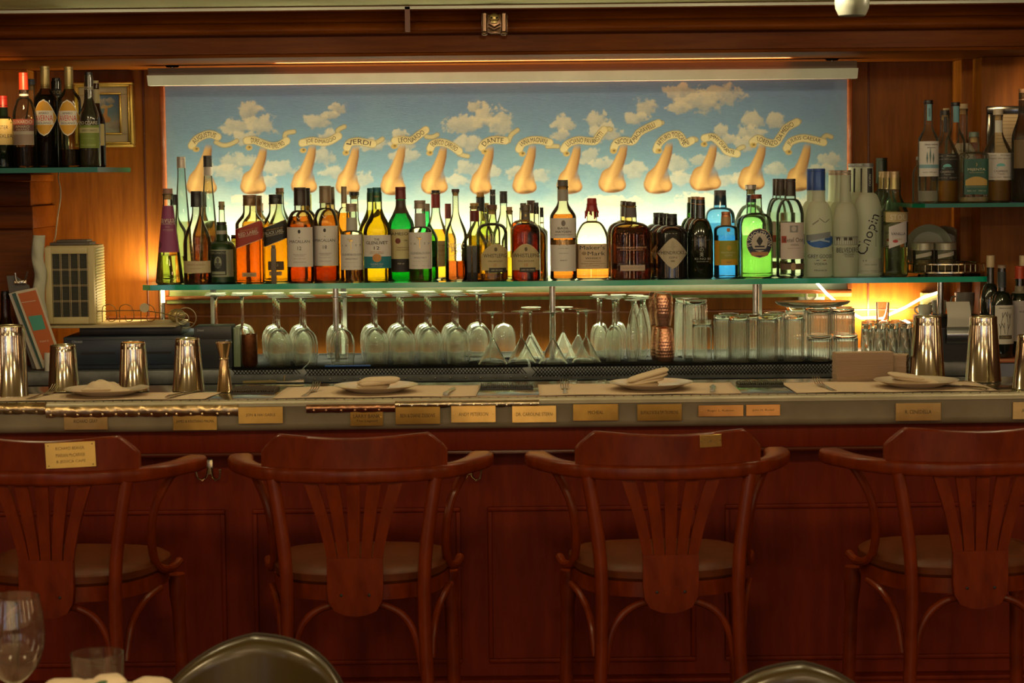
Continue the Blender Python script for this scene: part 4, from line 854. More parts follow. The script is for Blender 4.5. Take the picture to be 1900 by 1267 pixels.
# ================================================================ back counter
XC0, XC1 = at(20, 690, 1.56).x, at(1843, 690, 1.56).x
ZC0 = at(950, 707, 1.56).z
bc = thing('back_counter', 'steel-topped back counter running the length of the wall under the glass shelf', 'counter', (0, 1.56, 0))
b = MB(); b.box(XC0, XC1, 0, YW - 1.56 - .001, ZC0, ZB, bev=.006)
b.build('worktop', M((.22, .24, .25), .42, .6, name='worn_steel', noise=.35, nscale=18), bc)
b = MB(); b.box(XC0 + .01, XC1 - .01, .08, YW - 1.56 - .002, 0, ZC0); b.build('cabinet', M((.04, .014, .008), .5), bc)
# rivets along the steel edge
for k in range(26):
    x = at(500 + k * 28, 700, 1.56).x; b = MB(); b.sphere((x, -.0005, ZC0 + .012), .004, seg=8, sq=(1, .4, 1))
    b.build('rivet', M((.22, .21, .19), .4, .9), bc, kind='stuff' if False else None)
# diamond-mesh rubber liner under the glasses
def liner(px0, px1, label, drop):
    x0 = at(px0, 680, 1.56).x; x1 = at(px1, 680, 1.56).x; o = thing('mesh_liner', label, 'mat', ((x0 + x1) / 2, 1.56, ZB), group='diamond mesh liners on the back counter')
    w_ = (x1 - x0) / 2; b = MB(); st = .0115; r = .0011
    n = int(2 * w_ / st)
    for k in range(n):
        x = -w_ + k * st
        for s_ in (1, -1):
            L = drop; nseg = 3
            pts = [(x + s_ * L * t / nseg * .9, -.0035 - r, .001 - L * t / nseg) for t in range(nseg + 1)]
            if all(-w_ <= p_[0] <= w_ for p_ in pts): b.tube(pts, r, 4)
    b.box(-w_, w_, -.004, .54, .0005, .0035)
    rm = M((.006, .006, .006), .95, name='black_rubber'); rm.node_tree.nodes['Principled BSDF'].inputs['Specular IOR Level'].default_value = .05
    b.build('netting', rm, o); return o
liner(430, 560, 'black diamond mesh liner hanging over the counter edge near the copper cup', .018)
liner(565, 980, 'black diamond mesh liner hanging over the counter edge below the wine glasses', .024)
liner(985, 1560, 'black diamond mesh liner hanging over the counter edge below the martini glasses and tumblers', .034)
# low steel sink unit behind the bar
sk = thing('sink_unit', 'stainless steel under-bar sink unit with bluish sheen between bar and back counter', 'sink', (0, 1.12, 0))
STEEL = M((.30, .36, .46), .22, 1, name='stainless_steel', noise=.1, nscale=6)
zk = at(950, 713, 1.2).z
b = MB(); b.box(XC0, XC1, 0, .035, zk - .05, zk, bev=.008); b.build('front_rim', STEEL, sk)
b = MB(); b.box(XC0, XC1, .035, .30, zk - .16, zk - .15); b.build('basin', STEEL, sk)
b = MB(); b.box(XC0, XC1, .27, .30, zk - .15, zk - .012, bev=.004); b.build('rear_rim', STEEL, sk)
b = MB(); b.box(XC0 + .02, XC1 - .02, .03, .28, 0, zk - .16); b.build('body', M((.06, .06, .07), .4, .5), sk)

# ================================================================ glassware standing on the counter, mouths down
ZG = ZB + .004
STEM = refr((.985, 1.0, .975), 1.50, name='stemware_glass', haze=.03)
BASEG = refr((.96, 1.0, .92), 1.48, name='thick_glass')
def stemware(name, label, cat, R, H, bowl, foot_r, group, stem_r=.0032):
    """bowl: [(r, z)...] from the rim (z=0) upward to the stem; foot on top"""
    t = thing(name, label, cat, (0, 0, -20), group=group)
    b = MB(); shell(b, bowl, .0015, 40)
    b.build('bowl', STEM, t)
    zt = bowl[-1][1]; b = MB()
    b.lathe([(0, zt - .006), (bowl[-1][0] * .7, zt - .002), (stem_r * 1.5, zt + .006), (stem_r, zt + .02), (stem_r * .95, H - .02), (stem_r * 1.6, H - .009), (stem_r * 2.6, H - .005), (0, H - .004)], seg=12)
    b.build('stem', BASEG, t)
    b = MB(); b.lathe([(0, H - .0055), (stem_r * 2.4, H - .005), (foot_r * .6, H - .003), (foot_r, H - .0018), (foot_r, H), (0, H - .0006)], seg=28); b.build('foot', STEM, t)
    return t
def shell(b, P, th, seg=36, rib=None, cap=True):
    """glass wall with thickness: outer profile from the rim up, closed over by an inner one"""
    ins = [(max(.0006, r - th), z if i == 0 else z - (th if i > len(P) * .6 else 0), 1) for i, (r, z) in enumerate(P)]
    out = [(.0, P[-1][1])] + P[::-1] if cap else P[::-1]
    n_ = out + ins; n_ = n_ + [(.0, ins[-1][1], 1)] if cap else n_ + [out[0]]
    b.lathe(n_, seg=seg, rib=rib)
def bow(R, r0, h, k=20, tip=.0035):
    """rounded wine bowl: rim radius r0, widest R, height h"""
    P = [(r0, 0)]
    for i in range(1, k + 1):
        t = i / k; 
        if t < .45: f = r0 + (R - r0) * math.sin(t / .45 * PI / 2)
        else: u = (t - .45) / .55; f = R * math.sqrt(max(0, 1 - u ** 2.3)) + tip * u
        P.append((max(tip, f), h * t))
    return P
ORD = ['first', 'second', 'third', 'fourth', 'fifth', 'sixth', 'seventh', 'eighth', 'ninth', 'tenth', 'eleventh', 'twelfth']
def pxh(px, top, Y): return at(px, top, Y).z - ZG
HW = pxh(700, 548, 1.68)
GW = 'upturned wine glasses in files on the back counter'
wine = stemware('wine_glass', 'x', 'glass', .042, HW, bow(.0408, .0355, HW * .53), .036, GW)
first = [wine]
def place(proto, px, Y, label, group=None, z=None):
    x = at(px, 640, Y).x; z = ZG if z is None else z
    if proto.location.z < -10: o = proto; o.location = (x, Y, z); o['label'] = label
    else: o = copy_tree(proto, loc=(x, Y, z), label=label)
    if group: o['group'] = group
    return o
ROWN = ['frontmost', 'second', 'third', 'fourth', 'rearmost']
cols = [(516, 0), (564, 0), (633, 0), (697, 0), (746, 0), (797, 0), (846, 0), (892, 0)]
for c, (px, _) in enumerate(cols):
    for r in range(4):
        Y = 1.635 + r * .0885; j = (random.random() - .5) * 4 if r else 0
        ppx = px - 3.2 * r + 3 + random.uniform(-.9, .9)
        if px == 633 and r in (1, 2): continue
        if px == 892:
            if r in (0, 2): continue
            Y += .01
        place(wine, ppx, Y, 'upturned clear wine glass, %s in the %s file counting from the copper cup' % (ROWN[r], ORD[c]), GW)
for c, px in enumerate((400, 449)):
    for r in range(1, 4):
        place(wine, px + 1 * r, 1.775 + (r - 1) * .0885, 'upturned clear wine glass behind the receipt printer, %s of the %s file' % (('frontmost', 'middle', 'rearmost')[r - 1], ('left', 'right')[c]), GW)
place(wine, 935, 1.835, 'single upturned wine glass standing between the wine glass files and the martini glasses', GW)
GM = 'upturned martini glasses on the back counter'
HM = pxh(967, 578, 1.63)
mart = stemware('martini_glass', 'x', 'glass', .0485, HM, [(.0485, 0), (.047, .002), (.006, HM * .47), (.0035, HM * .49)], .034, GM)
for px, Y, l in ((914, 1.622, 'upturned martini glass in front of the last wine glass file'), (968, 1.655, 'upturned martini glass second from the left in the front row'), (1026, 1.618, 'upturned martini glass in front of the middle shelf post'), (1088, 1.655, 'upturned martini glass at the right end of the front row'),
              (984, 1.757, 'upturned martini glass behind the second one of the front row'), (986, 1.862, 'upturned martini glass at the rear behind the second one'), (1073, 1.758, 'upturned martini glass behind the right end of its front row'), (1045, 1.86, 'upturned martini glass at the rear right of the middle shelf post')):
    place(mart, px, Y, l, GM)
GC = 'small upturned cordial glasses right of the martini glasses'
HC = pxh(1103, 553, 1.70)
cord = stemware('cordial_glass', 'x', 'glass', .025, HC, bow(.027, .0235, HC * .56), .027, GC, .003)
for i, (px, Y) in enumerate(((1116, 1.75), (1138, 1.66), (1110, 1.82), (1144, 1.735), (1114, 1.89), (1142, 1.81), (1148, 1.89))):
    place(cord, px, Y, 'small upturned cordial glass, %s of those between martini glasses and flutes' % ORD[i], GC)
GF = 'upturned champagne flutes left of the copper tumblers'
HF = pxh(1175, 556, 1.66)
flute = stemware('champagne_flute', 'x', 'glass', .025, HF, [(.0155, 0), (.021, HF * .14), (.0235, HF * .30), (.0215, HF * .50), (.013, HF * .72), (.005, HF * .86), (.0035, HF * .88)], .027, GF, .0032)
for i, (px, Y) in enumerate(((1174, 1.655), (1190, 1.725), (1176, 1.79), (1196, 1.86), (1180, 1.93))):
    place(flute, px, Y, 'upturned champagne flute, %s from the front beside the copper tumblers' % ORD[i], GF)
# hammered copper tumblers, two high
COPPER = M((.88, .46, .28), .22, .9, name='copper_lustre')
R_ = .0305; hc = pxh(1233, 607, 1.66)
def tumbler_copper(inv):
    t = thing('copper_tumbler', 'x', 'tumbler', (0, 0, -20), group='hammered copper tumblers in two stacks')
    P = [(R_ * .82, 0), (R_ * .98, hc * .10), (R_ * 1.03, hc * .35), (R_ * .98, hc * .62), (R_ * .80, hc * .93), (R_ * .72, hc), (0, hc)]
    if inv: P = [(r, hc - z) for r, z in P][::-1]
    n = 18; Q = []
    for i in range(41):
        z = hc * i / 40; Q.append((prof_r(P if not inv else P, z) if 0 < i < 40 else (P[0][0] if i == 0 else P[-1][0]), z))
    Q = [(max(r, .001), z) for r, z in Q]
    def rib(th, z): return 1 + .035 * abs(math.sin(th * 11 + (PI / 2 if int(z / hc * 11) % 2 else 0))) * abs(math.sin(z / hc * 11 * PI))
    b = MB(); b.lathe(Q, seg=96, rib=rib); b.lathe([(0, 0 if not inv else .001), (Q[0][0], 0)], seg=48); b.lathe([(0, hc), (Q[-1][0], hc)], seg=48)
    b.build('cup', COPPER, t, sharp=80); return t
ta = tumbler_copper(False); tb = tumbler_copper(True)
GCp = 'hammered copper tumblers in two stacks'
place(ta, 1234, 1.66, 'hammered copper tumbler at the bottom of the front stack, mouth down', GCp); place(tb, 1231, 1.66, 'hammered copper tumbler on top of the front stack', GCp, z=ZG + hc + .0005)
place(ta, 1224, 1.73, 'hammered copper tumbler at the bottom of the stack behind', GCp); place(tb, 1221, 1.73, 'hammered copper tumbler on top of the stack behind', GCp, z=ZG + hc + .0005)
# ribbed tumblers
RIBG = refr((.985, .995, .975), 1.50, name='ribbed_glass', haze=.05)
def rib_tumbler(name, R, H, group, cat='tumbler', ribs=24, amp=.035, base=.012, twist=0, rt=1.0):
    t = thing(name, 'x', cat, (0, 0, -20), group=group)
    rib = lambda th, z: 1 + (amp * math.cos(ribs * th + twist * z) if z < H * .90 else 0)
    b = MB(); k = 10
    shell(b, [(R * (1 + (rt - 1) * i / k), (H - base - .0005) * i / k) for i in range(k + 1)], .0028, 120, rib, cap=False)
    b.build('wall', RIBG, t, sharp=80)
    b = MB(); q = R * rt * .985; b.lathe([(0, H - base), (q * .94, H - base), (q, H - base * .6), (q, H - .001), (q * .96, H), (0, H)], seg=28); b.build('base', BASEG, t); return t
def rowset(proto, pts, fmt, group, z=None):
    for i, (px, Y) in enumerate(pts): place(proto, px, Y, fmt % ORD[i], group, z)
GA = 'tall ribbed tumblers standing upside down'
HA = pxh(1370, 584, 1.66)
tallr = rib_tumbler('ribbed_tumbler', .0345, HA, GA)
rowset(tallr, ((1343, 1.665), (1371, 1.612), (1424, 1.62), (1473, 1.63)), 'tall upturned ribbed tumbler, %s from the left in the front row', GA)
rowset(tallr, ((1392, 1.70), (1434, 1.70), (1352, 1.76), (1437, 1.79)), 'tall upturned ribbed tumbler behind the front row, %s of the rear ones', GA)
GB_ = 'short ribbed tumblers in two layers'
HB = pxh(1522, 621, 1.64)
shortr = rib_tumbler('short_ribbed_tumbler', .0395, HB, GB_, amp=.025)
rowset(shortr, ((1522, 1.635), (1569, 1.645)), 'short upturned ribbed tumbler at the front bottom behind the napkins, %s from the left', GB_)
rowset(shortr, ((1519, 1.73), (1567, 1.73)), 'short upturned ribbed tumbler in the rear bottom layer, %s from the left', GB_)
H2 = pxh(1560, 570, 1.72) - HB
up2 = rib_tumbler('ribbed_tumbler', .0385, H2 - .001, GB_, amp=.025)
rowset(up2, ((1520, 1.66), (1564, 1.675)), 'ribbed tumbler stacked on the short ones under the glass plate, %s from the left', GB_, ZG + HB + .0005)
rowset(up2, ((1514, 1.75), (1560, 1.76)), 'ribbed tumbler stacked at the rear under the glass plate, %s from the left', GB_, ZG + HB + .0005)
up3 = rib_tumbler('ribbed_tumbler', .036, pxh(1462, 570, 1.78) , GB_, amp=.025)
place(up3, 1477, 1.80, 'tallest ribbed tumbler under the left end of the glass plate', GB_)
o = thing('glass_plate', 'wide shallow clear glass plate lying on top of the stacked ribbed tumblers', 'plate', (at(1508, 566, 1.73).x, 1.73, ZG + HB + H2 + .001))
b = MB(); b.lathe([(0, 0), (.085, 0), (.118, .010), (.126, .018), (.124, .020), (.112, .012), (.08, .004), (0, .004)], seg=40, dr=.62); b.build('dish', refr((.9, .92, .8), 1.5, haze=.1), o)
# jars and heavy tumbler left of them
GJ = 'plain tall glasses between copper and ribbed tumblers'
HJ = pxh(1302, 592, 1.64); jar = rib_tumbler('highball_glass', .0325, HJ, GJ, amp=.0, base=.016)
place(jar, 1303, 1.635, 'upturned plain highball glass with thick base, in front beside the copper tumblers', GJ)
HJ2 = pxh(1288, 556, 1.72); jar2 = rib_tumbler('tall_fluted_glass', .044, HJ2, GJ, amp=.02, base=.014, rt=.92)
place(jar2, 1290, 1.73, 'taller upturned fluted glass behind the plain highball glass', GJ); place(jar2, 1275, 1.83, 'tallest upturned fluted glass at the back behind the copper tumblers', GJ)
# twisted shot glasses
GT = 'slim twisted shot glasses at the right end'
HT = pxh(1640, 598, 1.70); HT1 = HT
shot = rib_tumbler('twisted_shot_glass', .0175, HT, GT, ribs=5, amp=.11, base=.018, twist=70)
k = 0
for r in range(4):
    for c in range(4):
        px = 1608 + c * 24 + (6 if r % 2 else 0); Y = 1.66 + r * .05
        if px > 1694: continue
        place(shot, px, Y, 'slim clear twisted shot glass, %s across in the %s row from the front' % (ORD[c], ORD[r]), GT); k += 1
o = thing('small_square_glass', 'small clear glass standing upturned on the twisted shot glasses before the glowing rope', 'glass', (at(1637, 580, 1.74).x, 1.735, ZG + HT + .0005))
b = MB(); h_ = at(1637, 561, 1.735).z - ZG - HT; b.lathe([(0, 0), (.020, 0), (.0225, h_ * .95), (.0225, h_), (.019, h_), (.0175, .006), (0, .006)], seg=32, n=3); b.build('wall', STEM, o)
b = MB(); b.box(.0, .01, .0, .01, 0, .001)
# copper cup with stirrers
cu = thing('copper_cup', 'dark hammered copper cup holding stirrers beside the receipt printer', 'cup', (at(463, 670, 1.62).x, 1.625, ZG))
h_ = at(463, 620, 1.625).z - ZG
b = MB(); b.lathe([(0, 0), (.020, 0), (.0265, .010), (.0262, h_), (.0250, h_), (.0245, .01), (0, .008)], seg=40, rib=lambda th, z: 1 + .012 * math.sin(th * 13) * math.sin(z * 500)); b.build('body', M((.30, .11, .04), .38, .9, name='dark_copper', noise=.4, nscale=60), cu)
for dx, dz, c in ((-.020, .012, (.55, .28, .10)), (-.013, .008, (.7, .65, .5)), (.004, .004, (.4, .3, .15))):
    b = MB(); b.tube([(dx * .2, 0, .012), (dx * 1.15, .004, h_ + dz + .006)], .0028, 6); b.build('stirrer', M(c, .5), cu)
# stray flat things on the counter
b = MB(); b.box(-.075, .075, -.004, .004, 0, .005, bev=.0015)
o = b.build('blue_pen', M((.02, .10, .42), .3)); o.location = (at(645, 677, 1.575).x, 1.578, ZG); tag(o, 'blue pen lying on the counter edge in front of the wine glasses', 'pen')
# wall socket and cable
def socket(px, py, w_, h_, Y, label):
    p = at(px, py, Y); o = thing('wall_socket', label, 'socket', (p.x, YW - .0, p.z))
    b = MB(); b.box(-w_ / 2, w_ / 2, -.022, 0, -h_ / 2, h_ / 2, bev=.004); b.build('housing', M((.50, .52, .42), .4), o)
    b = MB(); b.lathe([(.022, 0), (.022, .004), (.016, .005), (.014, .001), (0, .001)], seg=24); b.xf(Matrix.Rotation(PI / 2, 4, 'X') @ Matrix.Identity(4)); b.v = [(x, y - .022, z) for x, y, z in b.v]; b.build('knob', M((.62, .62, .52), .35), o)
socket(1506, 548, .092, .075, 2.15, 'square grey switch box on the wall above the ribbed tumblers')
# ================================================================ the bar counter
ZBAR = at(950, 738, 0).z
ZE = at(950, 797, .0).z                    # underside of the thick edge
XB0, XB1 = -1.9, 1.9
bar = thing('bar_counter', 'long mahogany bar with thick zinc edge studded with small brass name plates', 'bar', (0, 0, 0))
ZINC = M((.40, .35, .24), .42, .2, name='aged_zinc', noise=.22, nscale=9, bump=.12)
TOPM = M((.34, .35, .27), .12, .9, name='polished_zinc_top', noise=.1, nscale=5)
eh = ZBAR - ZE
prof = [(.02, ZBAR), (.004, ZBAR - .003), (-.004, ZBAR - .009), (-.005, ZBAR - .015), (.0, ZBAR - .019), (.001, ZE + .022), (.006, ZE + .010), (.018, ZE + .002), (.03, ZE), (.06, ZE), (.06, ZBAR)]
b = MB(); b.prism(prof, XB0, XB1, 'x'); EM = b.build('edge_moulding', ZINC, bar, sharp=50)
b = MB(); b.box(XB0, XB1, .02, .42, ZBAR - .03, ZBAR + .0005, bev=.002); CT = b.build('countertop', TOPM, bar)
# row of small tacks along the top edge
b = MB()
for k in range(150):
    x = XB0 + .1 + k * .0245
    b.sphere((x, .014, ZBAR + .0006), .0022, seg=6, sq=(1, 1, .6))
b.build('edge_tacks', M((.10, .08, .05), .4, .6), CT, kind='stuff')
# patched metal strips nailed over the rolled edge
def strip(px0, px1, col, top, bot, wav, nails, nname):
    x0 = at(px0, 750, -.01).x; x1 = at(px1, 750, -.01).x; z1 = at(950, top, -.01).z; z0 = at(950, bot, -.01).z; n = int((x1 - x0) / .004)
    rs = random.Random(int(px0)); ph = [rs.random() * 6 for _ in range(6)]
    def fn(u, v):
        x = x0 + (x1 - x0) * u; z = z0 + (z1 - z0) * v
        w_ = wav * (math.sin(x * 90 + ph[0]) + .7 * math.sin(x * 210 + ph[1]) + .5 * math.sin(x * 37 + ph[2])) * .5
        if v < .15: z += w_ * .8
        y = -.0065 - .004 * math.sin(PI * min(1, v * 1.1)) + w_ * .6 * math.sin(PI * v)
        if v > .85: y = -.004 + .016 * (v - .85) / .15
        return (x, y, z)
    b = MB(); b.grid(fn, n, 10); mp_ = b.build('metal_patch', M(col, .24, 1, name='dented_sheet_metal', noise=.25, nscale=60, bump=.8), bar)
    k = int((x1 - x0) / nails)
    for i in range(k):
        x = x0 + nails * (i + .5) + rs.uniform(-.005, .005); q = MB(); q.sphere((x, -.0095, z0 + .006 + rs.uniform(-.001, .001)), .0038, seg=8, sq=(1, .6, 1)); q.build(nname, M(col, .2, 1), mp_)
strip(-20, 84, (.55, .40, .20), 739, 759, .002, .035, 'nail')
strip(84, 442, (.62, .46, .24), 742, 766, .002, .032, 'nail')
strip(568, 733, (.46, .24, .13), 744, 762, .0012, .034, 'nail')
strip(733, 1000, (.60, .52, .36), 741, 755, .002, .03, 'nail')
# brass name plates
PLATES = [(119, 200, 765, 797, ['RICHARD GRAY'], .55, 'b'), (321, 403, 766, 798, ['JAMES & KRISTIANO PALMA'], .86, 'd'), (443, 526, 754, 785, ['JON & HAI GABLE'], .66, 'd'), (650, 711, 758, 790, ['LARRY BANK', 'The Legend'], .82, 'd'), (734, 817, 754, 786, ['BEN & DIANE ZIEBEWE'], .78, 'd'),
          (837, 920, 752, 783, ['ANDY PETERSON'], .66, 'b'), (950, 1032, 752, 783, ['DR. CAROLINE STERN'], .82, 'b'), (1063, 1147, 749, 780, ['MICHEAL'], .34, 'm'), (1182, 1265, 749, 780, ['BUFFALO BOB & TIM TROMBONE'], .84, 'd'), (1295, 1379, 751, 772, ['Roger L. Robson'], .58, 'c'), (1384, 1447, 750, 771, ['John H. Rudell'], .64, 'c'), (1661, 1745, 747, 780, ['R. CENEDELLA'], .58, 'b'), (1878, 1960, 745, 777, ['A. GARDNER'], .6, 'b')]
PC = {'b': (.80, .52, .16), 'd': (.50, .30, .07), 'm': (.62, .38, .09), 'c': (.68, .34, .10)}
for x0, x1, y0, y1, tx, wd, kk in PLATES:
    pc = at((x0 + x1) / 2, (y0 + y1) / 2, -.001); w2 = (x1 - x0) / 2 * sc(0); h2 = (y1 - y0) / 2 * sc(0)
    b = MB(); yf = -.0115 if y0 < 757 else -.004
    if x0 > 1000: yf = -.0075
    b.box(pc.x - w2, pc.x + w2, yf, yf + .0015, pc.z - h2, pc.z + h2, 0, bev=.0004)
    for sx in (-1, 1): b.sphere((pc.x + sx * w2 * .88, yf, pc.z), .0016, 0, 8, (1, .5, 1))
    if len(tx) == 1: flat_text(b, tx[0], pc.x, pc.z, w2 * 2 * wd, h2 * .42, yf - .0003)
    else: flat_text(b, tx[0], pc.x, pc.z + h2 * .15, w2 * 2 * wd, h2 * .42, yf - .0003); flat_text(b, tx[1], pc.x, pc.z - h2 * .45, w2 * 1.3, h2 * .36, yf - .0003)
    o = b.build('name_plate', [M(PC[kk], .28, 1, name='brass', noise=.12, nscale=25), M((.025, .015, .005), .6)], bar, smooth=False); o['label'] = {'b': 'bright brass name plate', 'd': 'tarnished brass name plate', 'm': 'worn brass name plate', 'c': 'narrow copper-toned name plate'}[kk]
# mahogany apron, panelling and base
ap = at(950, 838, .06).z
b = MB(); b.box(XB0, XB1, .05, .08, ap, ZE + .002, bev=.004); b.build('apron', BARW, bar)
b = MB(); zt = at(950, 838, .045).z; b.tube([(XB0, .048, zt), (XB1, .048, zt)], .006, 10); b.build('apron_bead', M((.11, .02, .008), .18, coat=.5), bar)
YF = .15
zp = at(950, 939, YF).z; zb_ = at(950, 1253, YF).z
b = MB(); b.box(XB0, XB1, YF, .40, 0, ap + .002); b.build('front_panel', BARW, bar)
def mould(x0, x1, z0, z1):
    b = MB()
    for (a0, a1, c0, c1) in ((x0, x1, z1 - .012, z1), (x0, x1, z0, z0 + .012), (x0, x0 + .012, z0 + .012, z1 - .012), (x1 - .012, x1, z0 + .012, z1 - .012)): b.box(a0, a1, YF - .010, YF + .002, c0, c1, bev=.004)
    b.build('panel_moulding', BARW, bar)
for a, c in ((-900, 419), (470, 855), (905, 1290), (1345, 1950)):
    mould(at(a, 1000, YF).x, at(c, 1000, YF).x, zb_ + .035, zp)
b = MB(); b.box(XB0, XB1, YF - .05, YF + .01, zb_ - .012, zb_, bev=.004); b.box(XB0, XB1, YF - .04, YF + .01, 0, zb_ - .012); b.build('plinth', BARW, bar)
BRASSY = M((.55, .45, .28), .25, 1, name='old_nickel')
def hook(px, lab):
    p = at(px, 872, YF); t = MB()
    t.box(p.x - .008, p.x + .008, YF - .004, YF, p.z - .012, p.z + .030, bev=.002)
    for s_ in (-1, 1):
        t.tube([(p.x + s_ * .004, YF - .004, p.z + .006), (p.x + s_ * .008, YF - .016, p.z - .016), (p.x + s_ * .018, YF - .026, p.z - .024), (p.x + s_ * .028, YF - .032, p.z - .018), (p.x + s_ * .031, YF - .034, p.z - .002), (p.x + s_ * .031, YF - .034, p.z + .004)], .0026, 8)
        t.sphere((p.x + s_ * .031, YF - .034, p.z + .004), .0042, seg=8)
    o = t.build('coat_hook', BRASSY, bar)
hook(390, ''); hook(871, ''); hook(1900, '')

# ================================================================ on the bar
ZT = ZBAR + .0015
PAPER = M((.60, .45, .30), .75, name='kraft_paper'); CHINA = M((.66, .56, .42), .18, name='china', coat=.4); LINEN = M((.58, .45, .30), .85, name='linen', bump=.2, nscale=300)
CUT = M((.55, .52, .42), .22, 1, name='cutlery_steel')
def mat_(px0, px1, label, y0=.032, y1=.32, skew=0, lift=0):
    x0 = on(px0, 730, ZBAR).x; x1 = on(px1, 730, ZBAR).x
    def fn(u, v): return (x0 + (x1 - x0) * u + skew * v, y0 + (y1 - y0) * v, .0008 + .0012 * math.sin(u * 7 + v * 3) ** 2 + lift * max(0, u - .8) ** 2 * 25)
    b = MB(); b.grid(fn, 24, 12); o = b.build('placemat', PAPER, smooth=True, fixn=False); o.location = (0, 0, ZBAR + .0006)
    m = o.modifiers.new('thickness', 'SOLIDIFY'); m.thickness = .0006; m.offset = 1
    tag(o, label, 'placemat', 'kraft paper placemats on the bar')
mat_(12, 396, 'brown paper placemat at the left end of the bar between the shakers and jigger', y1=.20, skew=.02)
mat_(516, 884, 'brown paper placemat under the plate left of the middle of the bar', skew=.01)
mat_(1000, 1375, 'brown paper placemat right of the middle of the bar under the rolled napkin plate')
mat_(1478, 1860, 'brown paper placemat in front of the two right-hand shakers', y1=.30, skew=-.01)
PG = 'side plates with folded napkins along the bar'
def plate_at(px, Y, label):
    x = at(px, 728, Y).x; t = thing('side_plate', label, 'plate', (x, Y, ZT + .0022), group=PG)
    b = MB(); b.lathe([(0, 0), (.060, 0), (.064, .002), (.090, .010), (.109, .0165), (.110, .018), (.106, .0175), (.088, .012), (.062, .005), (0, .004)], seg=48); b.build('dish', CHINA, t); return x
def pillow(b, x0, x1, y0, y1, z0, z1, tilt=0, seg=14, puff=.5, rotz=0):
    """one soft fold of cloth: rounded slab"""
    cx, cy, cz = (x0 + x1) / 2, (y0 + y1) / 2, (z0 + z1) / 2; hx, hy, hz = (x1 - x0) / 2, (y1 - y0) / 2, (z1 - z0) / 2
    V = []; Fc = []; nr = 8
    for i in range(nr + 1):
        a = -PI / 2 + PI * i / nr
        for j in range(24):
            t = 2 * PI * j / 24; e = .38; ca = abs(math.cos(a)) ** .5
            X = hx * ca * math.copysign(abs(math.cos(t)) ** e, math.cos(t)); Y = hy * ca * math.copysign(abs(math.sin(t)) ** e, math.sin(t)); Z = hz * math.sin(a) + tilt * X
            V.append((cx + X * math.cos(rotz) - Y * math.sin(rotz), cy + X * math.sin(rotz) + Y * math.cos(rotz), cz + Z))
    for i in range(nr):
        for j in range(24): j2 = (j + 1) % 24; Fc.append((i * 24 + j, i * 24 + j2, (i + 1) * 24 + j2, (i + 1) * 24 + j))
    b.add(V, Fc)
NG = 'folded napkins on the side plates'
def napkin(x, Y, kind, label):
    b = MB()
    if kind == 0:                                           # one flat folded lump, high in the middle
        def fn(u, v):
            X = (u - .5) * .135; Yy = (v - .5) * .10; e = min(1, 3.2 * min(u, 1 - u)) ** .5 * min(1, 3.2 * min(v, 1 - v)) ** .5
            h = .027 * e * (1 - .35 * (u - .38) ** 2 * 8) + .002 * math.sin(u * 20 + v * 9) * e; return (X, Yy, max(.0, h))
        b.grid(fn, 30, 20); pillow(b, -.060, .030, -.054, .03, .001, .013, .02)
    elif kind == 1:
        pillow(b, -.060, .034, -.045, .05, .001, .013, .0); pillow(b, -.056, .040, -.05, .05, .010, .024, .06, rotz=.2); pillow(b, -.050, .062, -.045, .045, .012, .030, .03, rotz=-.12)
    elif kind == 2:
        pillow(b, -.062, .03, -.045, .045, .0, .012); pillow(b, -.055, .045, -.05, .04, .008, .019, .16); pillow(b, -.052, .056, -.048, .042, .014, .026, .24); pillow(b, -.06, .058, -.045, .045, .021, .035, .26)
    else:
        pillow(b, -.055, .07, -.05, .05, .0, .011, -.03); pillow(b, -.060, .050, -.05, .045, .007, .019, -.12); pillow(b, -.068, .03, -.05, .04, .013, .026, -.13)
    o = b.build('napkin', LINEN, sharp=80); o.location = (x, Y, ZT + (.012 if kind == 0 else .0095)); o.scale = (.92, .9, 1); tag(o, label, 'napkin', NG)
x = plate_at(198, .155, 'cream side plate at the left end of the bar'); napkin(x - .005, .155, 0, 'tan napkin folded in one low peak on the left plate')
x = plate_at(698, .165, 'cream side plate left of the bar middle'); napkin(x + .004, .165, 1, 'cream napkin in a soft double fold on the plate left of the middle')
x = plate_at(1208, .165, 'cream side plate right of the bar middle'); napkin(x - .008, .165, 2, 'cream napkin rolled in slanting layers on the plate right of the middle')
x = plate_at(1700, .15, 'cream side plate in front of the paper napkin stack'); napkin(x - .01, .15, 3, 'tan loosely folded napkin on the plate before the napkin stack')
def fork(px, Y, rz, label):
    t = MB()
    for k in range(4):
        x = (k - 1.5) * .0062; t.tube([(x * .9, .125, .004), (x, .15, .006), (x, .172, .014), (x, .186, .022)], [.0018, .0016, .0013, .0008], 6)
    t.tube([(0, 0, .002), (0, .05, .0035), (0, .085, .006), (0, .105, .005), (0, .118, .003), (0, .130, .004)], .004, 8, flat=[(.014, .002), (.010, .002), (.005, .003), (.006, .003), (.018, .002), (.023, .0018)])
    o = t.build('fork', CUT, sharp=60); o.location = (at(px, 735, Y).x, Y, ZT + .001); o.rotation_euler = (0, 0, rz); tag(o, label, 'fork', 'forks laid on the placemats')
fork(52, .05, -.18, 'steel fork at the left end of the bar, tines toward the shakers'); fork(563, .05, -.1, 'steel fork left of the double-folded napkin plate')
fork(1050, .05, .0, 'steel fork left of the slanting rolled napkin plate'); fork(1548, .05, .12, 'steel fork in front of the paper napkin stack')
